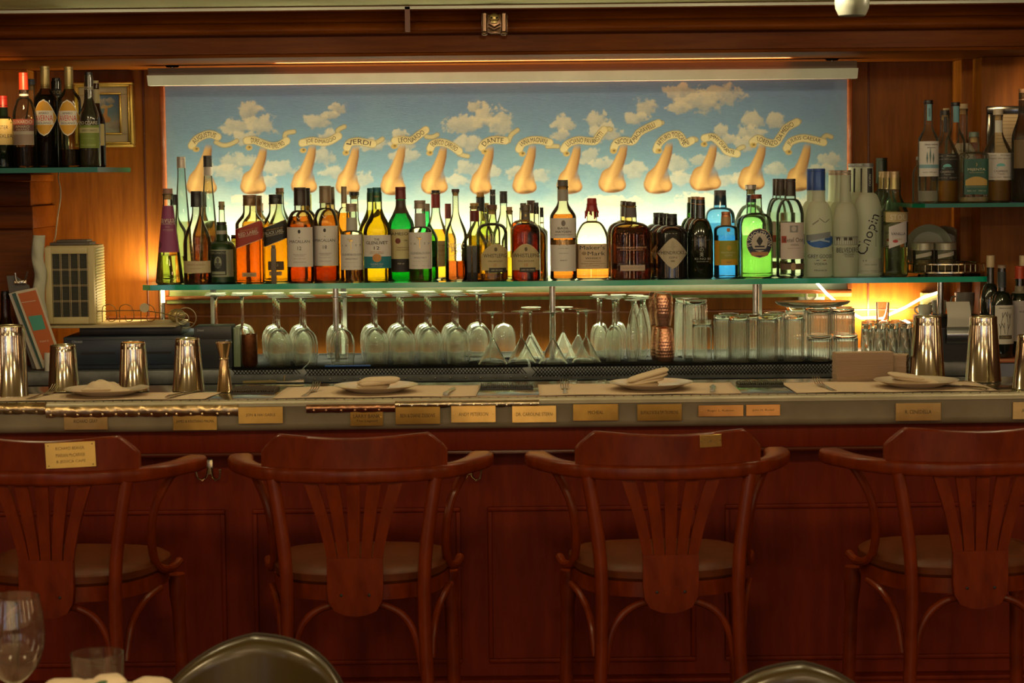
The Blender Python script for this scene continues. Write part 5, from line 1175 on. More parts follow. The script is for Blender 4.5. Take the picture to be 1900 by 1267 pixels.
def knife(px, Y, rz, label):
    t = MB(); t.tube([(0, 0, .003), (0, .02, .005), (0, .09, .004)], .004, 8, flat=[(.013, .004), (.014, .006), (.009, .005)]); t.tube([(0, .088, .003), (0, .14, .003), (0, .195, .003)], .004, 6, flat=[(.012, .0018), (.018, .0015), (.004, .001)])
    o = t.build('knife', CUT, sharp=60); o.location = (at(px, 735, Y).x, Y, ZT + .0015); o.rotation_euler = (0, 0, rz); tag(o, label, 'knife', 'knives laid on the placemats')
knife(310, .045, -.30, 'knife pointing away on the leftmost placemat, right of its plate'); knife(826, .04, -.1, 'knife right of the double-folded napkin plate'); knife(1322, .035, -.1, 'knife right of the slanting rolled napkin plate'); knife(1832, .035, .55, 'knife lying slanted on the rightmost placemat')
SHK = M((.68, .60, .48), .13, 1, name='shaker_steel')
SG = 'upturned steel shaker tins on the bar'
def shaker(px, top, bot, wb, wt, label):
    """tin standing on its mouth on the counter"""
    base = on(px, bot, ZBAR); Y = base.y; H = at(px, top, Y).z - ZBAR; rb = wb * sc(Y) / 2; rt = wt * sc(Y) / 2
    t = thing('shaker_tin', label, 'shaker', (at(px, bot, Y).x, Y, ZBAR + .001), group=SG)
    b = MB(); b.lathe([(rb * .985, .0), (rb, .0012), (rb, .003), (rb * .985, .004), (rt * 1.03, H * .86), (rt * 1.03, H * .87), (rt, H * .89), (rt, H - .003), (rt * .93, H), (rt * .90, H - .001), (0, H - .0015)], seg=64)
    b.build('tin', SHK, t); return t
shaker(20, 604, 736, 66, 58, 'tall steel shaker tin at the far left, topmost of them all'); shaker(119, 640, 726, 58, 47, 'short steel shaker tin second from the left before the menus'); shaker(249, 635, 726, 57, 46, 'short steel shaker tin directly behind the left plate'); shaker(350, 628, 726, 60, 45, 'steel shaker tin between left plate and jigger')
shaker(1720, 587, 708, 67, 50, 'tall steel shaker tin just right of the paper napkin stack'); shaker(1824, 587, 708, 67, 50, 'tall steel shaker tin before the wine bottles with the tree label'); shaker(1912, 622, 722, 68, 50, 'steel shaker tin cut off by the right side')
p = on(417, 728, ZBAR); h_ = at(417, 635, p.y).z - ZBAR; r1 = 15.5 * sc(p.y); r2 = 16 * sc(p.y)
jg = thing('jigger', 'double-ended steel jigger standing right of the leftmost placemat', 'jigger', (p.x, p.y, ZBAR + .001))
b = MB(); b.lathe([(0, 0), (r1 * .95, 0), (r1, .002), (r1 * .93, .004), (r1 * .50, h_ * .64), (r1 * .58, h_ * .655), (r1 * .58, h_ * .67), (r1 * .5, h_ * .685), (r2 * .93, h_ - .004), (r2, h_ - .002), (r2, h_), (r2 * .9, h_), (r2 * .45, h_ * .7), (0, h_ * .7)], seg=40)
b.build('cups', M((.60, .42, .24), .2, 1, name='bronze_steel'), jg)
# spill mats
def spill(px0, px1, Y0, Y1_, label, col, n):
    x0 = on(px0, 728, ZBAR).x; x1 = on(px1, 728, ZBAR).x; b = MB(); b.box(x0, x1, Y0, Y1_, 0, .003); k = n
    for i in range(k):
        x = x0 + (x1 - x0) * (i + .5) / k; b.box(x - (x1 - x0) / k * .28, x + (x1 - x0) / k * .28, Y0 + .004, Y1_ - .004, .003, .0085, bev=.001)
    o = b.build('spill_mat', M(col, .5)); o.location = (0, 0, ZBAR + .001); tag(o, label, 'mat', 'ribbed bar spill mats')
spill(432, 512, .16, .30, 'dark ribbed rubber spill mat right of the jigger', (.05, .035, .02), 24); spill(890, 990, .21, .30, 'black ribbed spill mat between the two middle placemats', (.02, .02, .02), 26); spill(1382, 1470, .22, .30, 'dark spill mat left of the rightmost placemat', (.05, .05, .03), 22)
# speed opener / knife lying behind
o = MB(); o.tube([(-.09, 0, .012), (-.02, 0, .013), (.0, 0, .013)], .004, 8); o.tube([(0, 0, .012), (.03, 0, .012), (.075, 0, .014)], .004, 8, flat=[(.008, .004), (.016, .003), (.02, .008)]); o.tube([(.02, 0, .012), (.022, 0, .03)], .0018, 6); o.box(.0, .075, -.008, .008, .0, .004, bev=.001)
o = o.build('corkscrew', M((.45, .38, .22), .3, 1)); p = on(505, 716, ZBAR + .012); o.location = (p.x, .355, ZBAR + .001); tag(o, 'waiter corkscrew lying behind the dark spill mat', 'corkscrew')
# stack of brown paper napkins
def stack(x, Y, rz, w_, d, n, h, label):
    b = MB(); rs = random.Random(n)
    for i in range(n):
        z0 = h * i / n; z1 = h * (i + .82) / n; j = rs.uniform(-.0012, .0012); k = rs.uniform(-.001, .001)
        b.box(-w_ / 2 + j, w_ / 2 + j, -d / 2 + k, d / 2 + k, z0, z1)
    o = b.build('paper_napkin_stack', M((.42, .29, .19), .8, name='brown_napkin'), smooth=False); o.location = (x, Y, ZBAR + .001); o.rotation_euler = (0, 0, rz); tag(o, label, 'napkins', 'stacks of brown paper napkins'); return o
p = on(1612, 716, ZBAR)
stack(at(1604, 700, .30).x, .33, .10, .155, .05, 34, at(1600, 655, .30).z - ZBAR, 'taller stack of brown paper napkins left of the right-hand shakers'); stack(at(1660, 700, .30).x + .016, .35, -.28, .055, .07, 30, at(1660, 661, .30).z - ZBAR, 'narrower stack of brown paper napkins touching the right-hand shaker')
# little clear glass bases behind the fork
for px, l in ((1063, 'small clear glass cup behind the fork in the middle of the bar'), (1117, 'tiny clear glass bottle neck behind the slanting napkin plate')):
    o = thing('small_glass', l, 'glass', (at(px, 715, .36).x, .36, ZBAR + .001)); b = MB(); h_ = at(px, 706, .36).z - ZBAR; b.lathe([(0, 0), (.012, 0), (.012, h_), (.010, h_), (.010, .003)], seg=20); b.build('cup', STEM, o)

# ================================================================ bar stools
def smooth_pts(P, k=6):
    P = [Vector(p) for p in P]; out = []
    for i in range(len(P) - 1):
        a = P[max(0, i - 1)]; b_ = P[i]; c = P[i + 1]; d = P[min(len(P) - 1, i + 2)]
        for j in range(k): t = j / k; out.append(.5 * ((2 * b_) + (c - a) * t + (2 * a - 5 * b_ + 4 * c - d) * t * t + (3 * b_ - a - 3 * c + d) * t ** 3))
    out.append(P[-1]); return out
LEATH = M((.10, .022, .004), .45, name='stool_leather', noise=.2, nscale=30, spec=.12)
def make_stool():
    t = thing('bar_stool', 'x', 'stool', (0, 0, 0), group='bentwood bar stools drawn up to the bar')
    ZR = 1.0; hR = .034
    half = [(.288, .06), (.283, .0), (.262, -.075), (.225, -.15), (.165, -.205), (.085, -.232), (0, -.24)]
    wid = [.060, .062, .046, .032, .028, .028, .028]
    pts = [(x, y, ZR - .018) for x, y in half] + [(-x, y, ZR - .018) for x, y in half[::-1][1:]]; wd = wid + wid[::-1][1:]
    SP = smooth_pts(pts, 5); W = []
    for i in range(len(SP)): q = i / 5; a = int(q); f = q - a; a2 = min(a + 1, len(wd) - 1); W.append((wd[a] * (1 - f) + wd[a2] * f, hR if 1 else 0))
    W[0] = (W[0][0] * .5, hR * .8); W[-1] = (W[-1][0] * .5, hR * .8)
    W[1] = (W[1][0] * .88, hR); W[-2] = (W[-2][0] * .88, hR)
    b = MB(); b.tube(SP, 1, 12, flat=W); b.build('arm_rail', STOOLW, t, sharp=50)
    # back curve y(x)
    def yb(x): 
        ax = abs(x)
        for (x0, y0), (x1, y1) in zip(half[::-1][:-1], half[::-1][1:]):
            if x0 <= ax <= x1: return y0 + (y1 - y0) * (ax - x0) / (x1 - x0)
        return -.15
    nx = 40; V = []; b = MB()
    for i in range(nx + 1):
        x = -.213 + .426 * i / nx; ax = abs(x); y = -.237 + 1.35 * ax * ax + .35 * ax ** 3
        zt = 1.071 - .004 * math.cos(x / .213 * PI) if ax < .172 else (1.075 - (ax - .172) / .036 * .034 if ax < .203 else 1.040 - (ax - .203) * .7)
        for dy, zz in ((-.010, ZR - .003), (-.010, zt - .004), (-.005, zt), (.007, zt), (.011, zt - .004), (.011, ZR - .003)): V.append((x, y + dy, zz))
    Fc = [(i * 6 + j, i * 6 + (j + 1) % 6, (i + 1) * 6 + (j + 1) % 6, (i + 1) * 6 + j) for i in range(nx) for j in range(6)] + [tuple(range(6)), tuple(nx * 6 + j for j in range(6))[::-1]]
    b.add(V, Fc); b.build('crest_board', STOOLW, t, sharp=40)
    # back splat: five fanned bars into a rounded shield
    b = MB(); sy = -.222
    for k in range(5):
        u = k - 2; n = 14; V = []
        for i in range(n + 1):
            s_ = i / n; z = ZR - .028 - (ZR - .028 - .755) * s_; x = u * (.0500 * (1 - s_) ** 1.5 + .0245 * (1 - (1 - s_) ** 1.5)); w_ = .0155 - .0040 * min(1, s_ * 1.15)
            y = -.232 + .022 * s_ + (abs(x) ** 2) * 1.0
            V += [(x - w_, y - .006, z), (x + w_, y - .006, z), (x + w_, y + .006, z), (x - w_, y + .006, z)]
        b.add(V, [(i * 4 + j, i * 4 + (j + 1) % 4, (i + 1) * 4 + (j + 1) % 4, (i + 1) * 4 + j) for i in range(n) for j in range(4)])
    shield = [(-.064, .79), (.064, .79), (.064, .72), (.061, .690), (.048, .668), (.024, .658), (0, .655), (-.024, .658), (-.048, .668), (-.061, .690), (-.064, .72)]
    b.prism(shield, -.222, -.206, 'y')
    b.build('back_splat', STOOLW, t, sharp=40)
    for s_ in (-1, 1):
        b = MB(); b.sphere((s_ * .032, -.223, .705), .0038, seg=8, sq=(1, .5, 1)); b.build('bolt', M((.01, .006, .004), .4), t)
        b = MB(); b.tube(smooth_pts([(s_ * .186, -.195, ZR - .03), (s_ * .172, -.20, .88), (s_ * .158, -.205, .75), (s_ * .160, -.21, .55), (s_ * .178, -.225, .25), (s_ * .195, -.24, 0)], 4), .0155, 12); b.build('rear_leg', STOOLW, t)
        b = MB(); b.tube(smooth_pts([(s_ * .205, .16, .69), (s_ * .207, .165, .60), (s_ * .215, .18, .3), (s_ * .225, .195, 0)], 4), [.021] * 4 + [.0165] * 9, 12); b.build('front_leg', STOOLW, t)
        b = MB(); b.tube(smooth_pts([(s_ * .262, -.01, ZR - .03), (s_ * .245, -.035, .955), (s_ * .215, -.06, .89), (s_ * .203, -.055, .81), (s_ * .206, -.02, .745), (s_ * .222, .04, .725), (s_ * .232, .09, .735)], 6), .0105, 10); b.build('arm_support', STOOLW, t)
        b = MB(); b.tube(smooth_pts([(s_ * .02, -.19, .675), (s_ * .062, -.195, .676), (s_ * .105, -.20, .655), (s_ * .132, -.20, .615), (s_ * .145, -.20, .56), (s_ * .150, -.20, .52)], 5), .0085, 10); b.build('rear_brace', STOOLW, t)
        b = MB(); b.tube(smooth_pts([(s_ * .212, -.02, .69), (s_ * .195, -.09, .675), (s_ * .178, -.15, .63), (s_ * .170, -.18, .55)], 5), .0085, 10); b.build('side_brace', STOOLW, t)
    def ring_(sx, sy_, n_=40, off=0):
        out = []
        for j in range(n_):
            a = 2 * PI * j / n_; c, s_ = math.cos(a), math.sin(a); e = 2.8
            q = 1 / (abs(c) ** e + abs(s_) ** e) ** (1 / e); x = q * c; y = q * s_
            w_ = 1 + .10 * y; out.append((x * sx * w_, y * sy_ - .0))
        return out
    R0 = ring_(.205, .205)
    b = MB(); b.prism(R0, .69, .725, 'z'); b.build('seat_frame', STOOLW, t, sharp=40)
    b = MB(); V = []; Fc = []; lv = [(1.0, .725), (1.035, .733), (1.03, .748), (.97, .757), (.8, .762), (.5, .766), (.2, .767)]
    for s_, z in lv: V += [(x * s_ * .985, y * s_ * .985, z) for x, y in R0]
    for i in range(len(lv) - 1): Fc += [(i * 40 + j, i * 40 + (j + 1) % 40, (i + 1) * 40 + (j + 1) % 40, (i + 1) * 40 + j) for j in range(40)]
    Fc.append(tuple((len(lv) - 1) * 40 + j for j in range(40))); b.add(V, Fc); b.build('seat_cushion', LEATH, t)
    b = MB(); b.tube([(-.178, -.225, .30), (-.21, .17, .30), (.21, .17, .30), (.178, -.225, .30)], .011, 10, closed=True); b.build('footrest', STOOLW, t)
    return t
SGp = 'bentwood bar stools drawn up to the bar'
YSB = -.36
s0 = make_stool()
s0.location = (at(654, 862, YSB - .24).x, YSB, 0); s0['label'] = 'bentwood bar stool with plain unmarked crest board, behind the dark leather chair'
s1 = copy_tree(s0, loc=(at(92, 862, YSB - .24).x, YSB + .01, 0), rz=-.10, label='bentwood bar stool with a large brass plate on its crest board')
s2 = copy_tree(s0, loc=(at(1236, 862, YSB - .24).x, YSB, 0), rz=.05, label='bentwood bar stool with a tiny brass plate high on its crest board')
s3 = copy_tree(s0, loc=(at(1812, 862, YSB - .24).x, YSB + .01, 0), rz=.08, label='bentwood bar stool with chipped crest edge, rightmost one')
def crest_plate(st, x, z, w_, h, lines, rot, label):
    y = -.237 + 1.35 * x * x + .35 * abs(x) ** 3 - .0118; b = MB(); b.box(-w_ / 2, w_ / 2, 0, .0012, -h / 2, h / 2, 0, bev=.0004)
    for sx in (-1, 1):
        for sz in ((-1, 1) if h > .04 else (0,)): b.sphere((sx * w_ * .44, -.0002, sz * h * .40), .0016, 1, 6, (1, .4, 1))
    for i, s_ in enumerate(lines): flat_text(b, s_, 0, h * (.26 - .26 * i) if len(lines) > 1 else 0, w_ * (.58 if len(lines) > 1 else .4), h * .14, -.0004)
    sl = math.atan(2.7 * x); b.xf(Matrix.Translation((x, y, z)) @ Matrix.Rotation(sl, 4, 'Z') @ Matrix.Rotation(rot, 4, 'Y'))
    o = b.build('name_plate', [M((.62, .42, .12), .25, 1, name='brass', noise=.12, nscale=25), M((.12, .07, .02), .6)], st, smooth=False); o['label'] = label
crest_plate(s1, .072, 1.036, .112, .058, ['RICHARD BEAVER,', 'MARIAN McCARVER', '& JESSICA CAPE'], -.03, 'large brass plate engraved with three lines')
crest_plate(s2, .090, 1.052, .052, .028, ['- B -'], -.02, 'tiny brass plate')
# ================================================================ small upper shelves
ZL = at(90, 311, 1.42).z; ZR_ = at(1800, 377, 1.45).z
glass_shelf('small_glass_shelf', 'short dark-green-edged glass shelf on the left pilaster holding dark liqueur bottles', -2.3, at(181, 313, 1.42).x, 1.42, 2.015, ZL, .016, cut=0, edge=M((.0, .11, .055), .2, name='dark_green_glass_edge'))
glass_shelf('small_glass_shelf', 'short glass shelf on the right pilaster holding tequila bottles', at(1696, 380, 1.45).x, 2.3, 1.45, 1.855, ZR_, .013, cut=.035, edge=M((.0, .11, .055), .2, name='dark_green_glass_edge'))
LIM[round(ZL, 4)] = (1.44, 2.01); LIM[round(ZR_, 4)] = (1.49, 1.85)
BK = lambda *a, **k: bottle(*a, z=ZL, **k)
yl = 1.50
BK('green bottle with red cap and cream label cut off by the left edge', 4, 178, 46, yl, (.52, .72, .40, 'r'), ('c', .16, .42, (.35, .02, .01)), glass=(.10, .42, .15), liq=(.06, .03, .01), fill=.5, lab=[('rect', 0, .32, .68, .95, (.60, .45, .16)), ('t', 'MISTER', .1, .56, 1.0, .05, INK), ('t', 'TEXLER', .3, .44, 1.2, .05, INK)])
BK('small dark bottle with yellow label low behind the two left-hand bottles', 22, 236, 24, 1.60, (.6, .8, .4, 's'), ('c', .12, .4, BLK), glass=(.3, .25, .1), liq=(.1, .05, .02), fill=.7, lab=[('rect', 0, .05, .55, .95, (.5, .40, .08))])
BK('clear bottle with bright red cap, dark liqueur and brown banded label', 43, 135, 43, yl, (.55, .74, .36, 'r'), ('c', .18, .42, (.55, .05, .02)), glass=(.88, .84, .80), liq=(.05, .02, .02), fill=.22, neck=(.755, .775, (.7, .66, .6)),
   lab=[('rect', 0, .24, .51, .88, (.42, .36, .28)), ('rect', 0, .45, .51, .90, (.42, .10, .06)), ('t', 'LUXARDO', 0, .48, 1.6, .035, CREAM), ('rect', 0, .385, .45, .90, (.14, .06, .05)), ('t', 'AMARO', 0, .43, 1.2, .025, (.6, .45, .3)), ('t', 'ABANO', 0, .40, 1.1, .022, (.6, .45, .3)), ('rect', 0, .245, .35, .88, (.28, .20, .15))])
BK('slim bottle with slate blue stopper behind the red-capped one', 57, 147, 26, 1.61, (.5, .74, .5, 's'), ('k', .06, .6, (.05, .07, .12)), glass=(.80, .82, .82), liq=(.3, .2, .12), fill=.3)
av = lambda: [('dia', 0, .31, .67, .99, (.80, .72, .55), .5), ('dia', 0, .322, .658, .95, (.70, .36, .03), .5), ('rect', 0, .42, .56, .745, (.80, .74, .62)), ('t', 'AMARO', 0, .535, .85, .024, INK), ('t', 'AVERNA', 0, .487, 1.46, .055, (.62, .04, .01)), ('t', 'SICILIANO', 0, .438, 1.15, .020, INK)]
BK('full dark liqueur bottle with orange and white diamond label, left of two alike', 83, 123, 44, 1.49, (.66, .80, .38, 's'), ('c', .22, .40, (.42, .33, .14), .5), glass=(.55, .5, .45), liq=(.03, .012, .008), fill=.72, lab=av())
BK('emptier liqueur bottle with orange and white diamond label, right of two alike', 127, 124, 43, 1.50, (.66, .80, .38, 's'), ('c', .22, .40, (.42, .33, .14), .5), glass=(.80, .82, .62), liq=(.04, .015, .01), fill=.18, lab=av())
BK('black bottle with white-lettered neck band between the two diamond-label bottles', 104, 145, 40, 1.62, (.5, .74, .5, 's'), ('c', .10, .42, BLK), solid=M((.012, .014, .01), .12), nlab=[('rect', 0, .80, .88, .5, BLK), ('t', 'PIO CE', 0, .84, .9, .035, (.5, .42, .2))])
BK('dark bottle with green label and black neck band at the right of the left shelf', 164, 134, 38, 1.50, (.50, .74, .46, 's'), ('c', .09, .40, BLK), solid=M((.025, .022, .012), .08, coat=.5),
   lab=[('rect', 0, .20, .44, .97, (.16, .22, .03)), ('rect', 0, .36, .415, .97, (.46, .42, .20)), ('t', 'PIO CESARE', 0, .465, 1.7, .035, CREAM), ('t', 'BAROLO CHINATO', .1, .385, 1.4, .022, INK), ('t', 'piemonte italia', 0, .30, 1.2, .016, (.3, .35, .1)), ('t', 'PIO CESARE', 0, .23, 1.4, .022, (.4, .45, .15))], nlab=[('t', 'PIO CESARE', 0, .83, .85, .035, CREAM)])
BK('brown bottle with pale label peeping out right of the green label', 176, 150, 34, 1.60, (.50, .74, .46, 's'), ('c', .09, .40, (.5, .42, .2)), glass=(.3, .15, .05), liq=(.1, .04, .02), fill=.6, lab=[('rect', 0, .25, .5, .96, (.6, .5, .22))], neck=(.74, .9, (.5, .42, .2)))
BR = lambda *a, **k: bottle(*a, z=ZR_, haze=.22, **k)
BR('low clear green-tinted bottle at the left end of the right shelf', 1706, 291, 26, 1.60, (.6, .8, .4, 'r'), ('c', .07, .5, (.3, .3, .25)), glass=(.85, .93, .82))
sketch = [('rect', 0, .26, .60, .95, (.62, .60, .56)), ('rect', 0, .34, .375, .95, (.18, .34, .40)), ('dia', -.3, .38, .50, .09, (.10, .16, .15)), ('dia', 0, .38, .54, .09, (.10, .16, .15)), ('dia', .3, .38, .49, .09, (.10, .16, .15)), ('t', 'clase sierra', .1, .57, 1.3, .016, INK), ('t', 'blanco', .1, .54, .8, .014, INK), ('t', 'tequila 100% agave', 0, .30, 1.4, .014, INK)]
BR('clear tequila bottle with agave drawing and pale blue neck strip at the left front', 1723, 186, 38, 1.53, (.60, .76, .40, 's'), ('c', .04, .46, BLK), glass=(.93, .95, .90), liq=(.97, .98, .93), fill=.12, lab=sketch, nlab=[('rect', 0, .80, .96, .22, (.18, .40, .46)), ('t', 'II', 0, .88, .15, .08, INK)])
cas = lambda bg, tx: [('rect', 0, .24, .53, .98, bg), ('t', 'Casa   Amiga', -.1, .505, 1.5, .018, tx), ('t', 'Tequila 100% agave azul', 0, .47, 1.5, .016, tx), ('arc', '\u2022\u2022\u2022\u2022\u2022\u2022\u2022', 0, .35, .22, .03, 150, (.16, .50, .50)), ('ell', 0, .36, .42, .30, (.16, .50, .50)), ('rect', 0, .355, .388, .40, bg), ('t', 'CASAMIGOS', 0, .335, .95, .022, tx), ('t', 'Tequila', 0, .305, .5, .018, tx), ('t', 'Agave Azul', -.35, .27, .7, .016, tx), ('t', 'signature', .45, .27, .6, .018, tx)]
BR('amber tequila bottle with black label and black stopper, front of the right shelf', 1753, 205, 52, 1.515, (.48, .78, .32, 's'), ('k', .05, .33, (.03, .025, .02)), glass=(.94, .93, .84), liq=(.80, .45, .04), fill=.26, lab=cas((.03, .028, .024), (.5, .45, .35)), nlab=[('rect', 0, .76, .93, .12, (.03, .03, .03))])
BR('clear bottle with black stopper and light blue neck strip behind the black label', 1773, 190, 38, 1.61, (.60, .76, .40, 's'), ('c', .04, .46, BLK), glass=(.93, .90, .84), nlab=[('rect', 0, .80, .96, .28, (.18, .40, .46))])
BR('clear bottle with wide cork stopper and white label at the back', 1787, 193, 44, 1.70, (.50, .66, .38, 's'), ('k', .05, .40, (.60, .45, .24)), glass=(.94, .92, .86), liq=(.85, .50, .20), fill=.2, lab=[('rect', 0, .30, .60, .97, (.62, .60, .54)), ('t', 'VOLANS', 0, .52, 1.1, .02, INK), ('t', '<  >', .0, .46, .7, .05, INK)])
BR('clear bottle with short cream stopper at the back left of the blue strip', 1756, 201, 36, 1.72, (.55, .72, .38, 's'), ('k', .05, .34, (.60, .48, .26)), glass=(.94, .92, .86))
BR('square clear bottle with dark teal label and glass stopper', 1807, 245, 50, 1.52, (.66, .72, .36, 'h'), ('k', .07, .38, (.12, .16, .12), .2), glass=(.93, .93, .84), liq=(.90, .82, .45), fill=.08, n=5,
   lab=[('rect', .0, .12, .62, .88, (.015, .075, .055)), ('t', 'MIJENTA', 0, .465, 1.3, .045, (.6, .52, .35)), ('t', 'TEQUILA REPOSADO', 0, .425, 1.1, .015, (.5, .4, .2)), ('t', ')', 0, .54, .10, .05, (.6, .40, .08)), ('arch', 0, .24, .37, .80, (.42, .26, .06)), ('rect', 0, .12, .245, .88, (.015, .075, .055)), ('t', '------------', 0, .225, 1.5, .004, (.5, .4, .2)), ('t', '38% vol   750 ml', 0, .17, 1.4, .018, (.4, .4, .3))])
BR('amber tequila bottle with white label and pale wood stopper', 1852, 203, 54, 1.515, (.50, .78, .32, 's'), ('k', .06, .34, (.62, .52, .36)), glass=(.95, .94, .88), liq=(.62, .36, .06), fill=.23, lab=cas((.62, .58, .52), (.08, .07, .06)), nlab=[('rect', 0, .75, .88, .25, (.66, .64, .56))])
BR('tall dark brown bottle cut off by the right edge', 1898, 165, 40, 1.54, (.55, .80, .4, 's'), ('c', .1, .4, (.1, .05, .02)), glass=(.30, .17, .05), liq=(.15, .07, .01), fill=.5, lab=[('rect', 0, .30, .55, .9, (.12, .07, .02))])
# framed notice on the right pilaster
fn_ = thing('framed_notice', 'black framed printed notice hanging on the right pilaster behind the white-label tequila', 'picture')
b = MB(); ring(b, 1832, 197, 1990, 376, 14, 1.838, 1.86); b.build('frame', M((.012, .012, .012), .12, coat=.8), fn_)
p0 = at(1846, 211, 1.85); p1 = at(1980, 362, 1.85); b = MB(); b.box(p0.x, p1.x, 1.849, 1.86, p1.z, p0.z, 0)
rs = random.Random(4)
for i in range(20):
    z = p0.z - .014 - i * .0118; x = p0.x + .05; 
    if i % 5 == 4: b.box(p0.x + .07, p0.x + .12, 1.8488, 1.8491, z, z + .003, 1)
    else: b.box(p0.x + .006, p0.x + rs.uniform(.10, .15), 1.8488, 1.8491, z, z + .0011, 1)
b.build('paper', [M((.42, .34, .22), .6), M((.08, .06, .04), .6)], fn_, smooth=False)

# ================================================================ left end of the back counter
BLU = M((.020, .030, .050), .38, name='dark_blue_plastic'); BLKP = M((.012, .011, .011), .4, name='black_plastic')
def boxpx(x0, x1, y0, y1, Yf, dep, bb=None, bev=.003, mi=0):
    """box whose front face covers pixels x0..x1, y0..y1 at depth Yf"""
    b = bb or MB(); cx = (x0 + x1) / 2; cy = (y0 + y1) / 2; l = at(x0, cy, Yf).x; r = at(x1, cy, Yf).x; t = at(cx, y0, Yf).z; bo = at(cx, y1, Yf).z
    b.box(l, r, Yf, Yf + dep, bo, t, mi, bev=bev); return b
cd = thing('cash_drawer', 'wide dark blue steel cash drawer on the back counter at the left', 'drawer')
zt_ = at(270, 624, 1.61).z; xl, xr = at(118, 650, 1.61).x, at(356, 650, 1.61).x
b = MB(); b.box(xl, xr, 1.61, 1.98, ZB + .001, zt_, bev=.003); b.build('housing', BLU, cd)
b = MB(); b.box(xl + .012, xr - .012, 1.604, 1.612, ZB + .016, zt_ - .010, bev=.002); dfr = b.build('drawer_front', M((.022, .034, .060), .34), cd)
b = MB()
for a, c in ((150, 213), (262, 318)): b.box(at(a, 656, 1.6).x, at(c, 656, 1.6).x, 1.6025, 1.606, at(235, 657, 1.6).z, at(235, 653, 1.6).z)
b.build('cheque_slot', M((.003, .003, .004), .5), dfr, smooth=False)
def toast_logo(px, py, Y, w_, h, par):
    p = at(px, py, Y); b = MB(); flat_text(b, 'toast', p.x + w_ * .15, p.z, w_ * .7, h, Y, 0)
    x = p.x - w_ * .36
    for bx in ((x - h * .5, x + h * .5, p.z + h * .38, p.z + h * .5), (x - h * .5, x + h * .5, p.z - h * .5, p.z - h * .38), (x - h * .5, x - h * .38, p.z - h * .5, p.z + h * .5), (x + h * .38, x + h * .5, p.z - h * .5, p.z + h * .5)): b.box(bx[0], bx[1], Y - .0004, Y, bx[2], bx[3])
    b.build('logo', M((.5, .52, .55), .5), par, smooth=False)
toast_logo(143, 634, 1.6032, .035, .008, dfr)
b = boxpx(147, 336, 605, 620, 1.66, .20); o = b.build('black_box_unit', BLKP); o.location.z += (zt_ + .001) - min(v.co.z for v in o.data.vertices); tag(o, 'flat black device lying on top of the dark blue cash drawer', 'device')
zbt = zt_ + .001 + (at(240, 605, 1.66).z - at(240, 620, 1.66).z)
b = MB(); b.box(at(88, 602, 1.62).x, at(326, 602, 1.62).x, 1.62, 1.90, zbt + .0005, zbt + .008, bev=.002); o = b.build('plank', M((.50, .42, .24), .6)); tag(o, 'thin pale board lying on the flat black device under the cream speaker', 'board')
ZPL = zbt + .0085
spk = thing('speaker', 'cream wooden box speaker with brass-barred cloth grille at the left', 'speaker')
x0, x1 = at(85, 530, 1.66).x, at(176, 530, 1.66).x; z1 = at(130, 456, 1.66).z; CRM = M((.60, .50, .25), .5, name='cream_paint', noise=.1, nscale=12)
b = MB(); b.box(x0, x1, 1.665, 1.665 + .17, ZPL + .0005, z1, bev=.005); b.build('cabinet', CRM, spk)
b = MB(); gx0, gx1, gz0, gz1 = at(97, 530, 1.66).x, at(164, 530, 1.66).x, at(130, 588, 1.66).z, at(130, 471, 1.66).z
for q in ((gx0 - .022, gx0, gz0 - .022, gz1 + .022), (gx1, gx1 + .020, gz0 - .022, gz1 + .022), (gx0, gx1, gz1, gz1 + .022), (gx0, gx1, gz0 - .022, gz0)): b.box(q[0], q[1], 1.655, 1.667, q[2], q[3], bev=.002)
bz = b.build('bezel', CRM, spk)
b = MB(); b.box(gx0, gx1, 1.6645, 1.668, gz0, gz1)
b.build('grille_cloth', M((.018, .022, .014), .7), bz)
b = MB()
for i in range(5):
    x = gx0 + (gx1 - gx0) * i / 4
    for dd in (-.0022, .0022): b.box(x + dd - .0006, x + dd + .0006, 1.658, 1.660, gz0, gz1)
for i in range(1, 4):
    z = gz0 + (gz1 - gz0) * i / 4
    for dd in (-.002, .002): b.box(gx0, gx1, 1.659, 1.661, z + dd - .0006, z + dd + .0006)
for i in range(52):
    z = gz0 + (gz1 - gz0) * (i + .5) / 52; b.box(gx0, gx1, 1.6635, 1.664, z - .0003, z + .0003, 1)
b.build('grille_bars', [M((.50, .38, .16), .3, .9), M((.10, .09, .05), .5)], bz, smooth=False)
# ribbed cream side panel
b = MB()
for i in range(26):
    z = ZPL + .006 + i * (z1 - ZPL - .012) / 26; b.box(x1, x1 + .003, 1.675, 1.825, z, z + (z1 - ZPL) / 26 * .62, bev=.0008)
b.build('side_fins', M((.55, .52, .22), .5), spk)
b = MB(); b.box(x0 + .01, x1 - .02, 1.69, 1.80, z1 + .0005, z1 + .010, bev=.002); b.box(x0 + .03, x1 - .03, 1.70, 1.79, z1 + .010, z1 + .018, bev=.002)
o = b.build('papers', M((.10, .08, .06), .6)); tag(o, 'dark papers lying on top of the cream speaker', 'papers')
# rolled white paper bag beside the speaker
b = MB(); xx = at(76, 520, 1.67).x; b.grid(lambda u, v: (xx - .018 + .036 * u + .004 * math.sin(v * 14), 1.648 - .012 * math.sin(PI * u) + .003 * math.sin(v * 25 + u * 5), ZPL + (at(76, 436, 1.67).z - ZPL) * v), 8, 40)
m_ = b.build('hanging_cloth', M((.55, .55, .42), .8)); m_.modifiers.new('thickness', 'SOLIDIFY').thickness = .004; tag(m_, 'pale crumpled cloth hanging on the left pilaster beside the cream speaker', 'cloth')
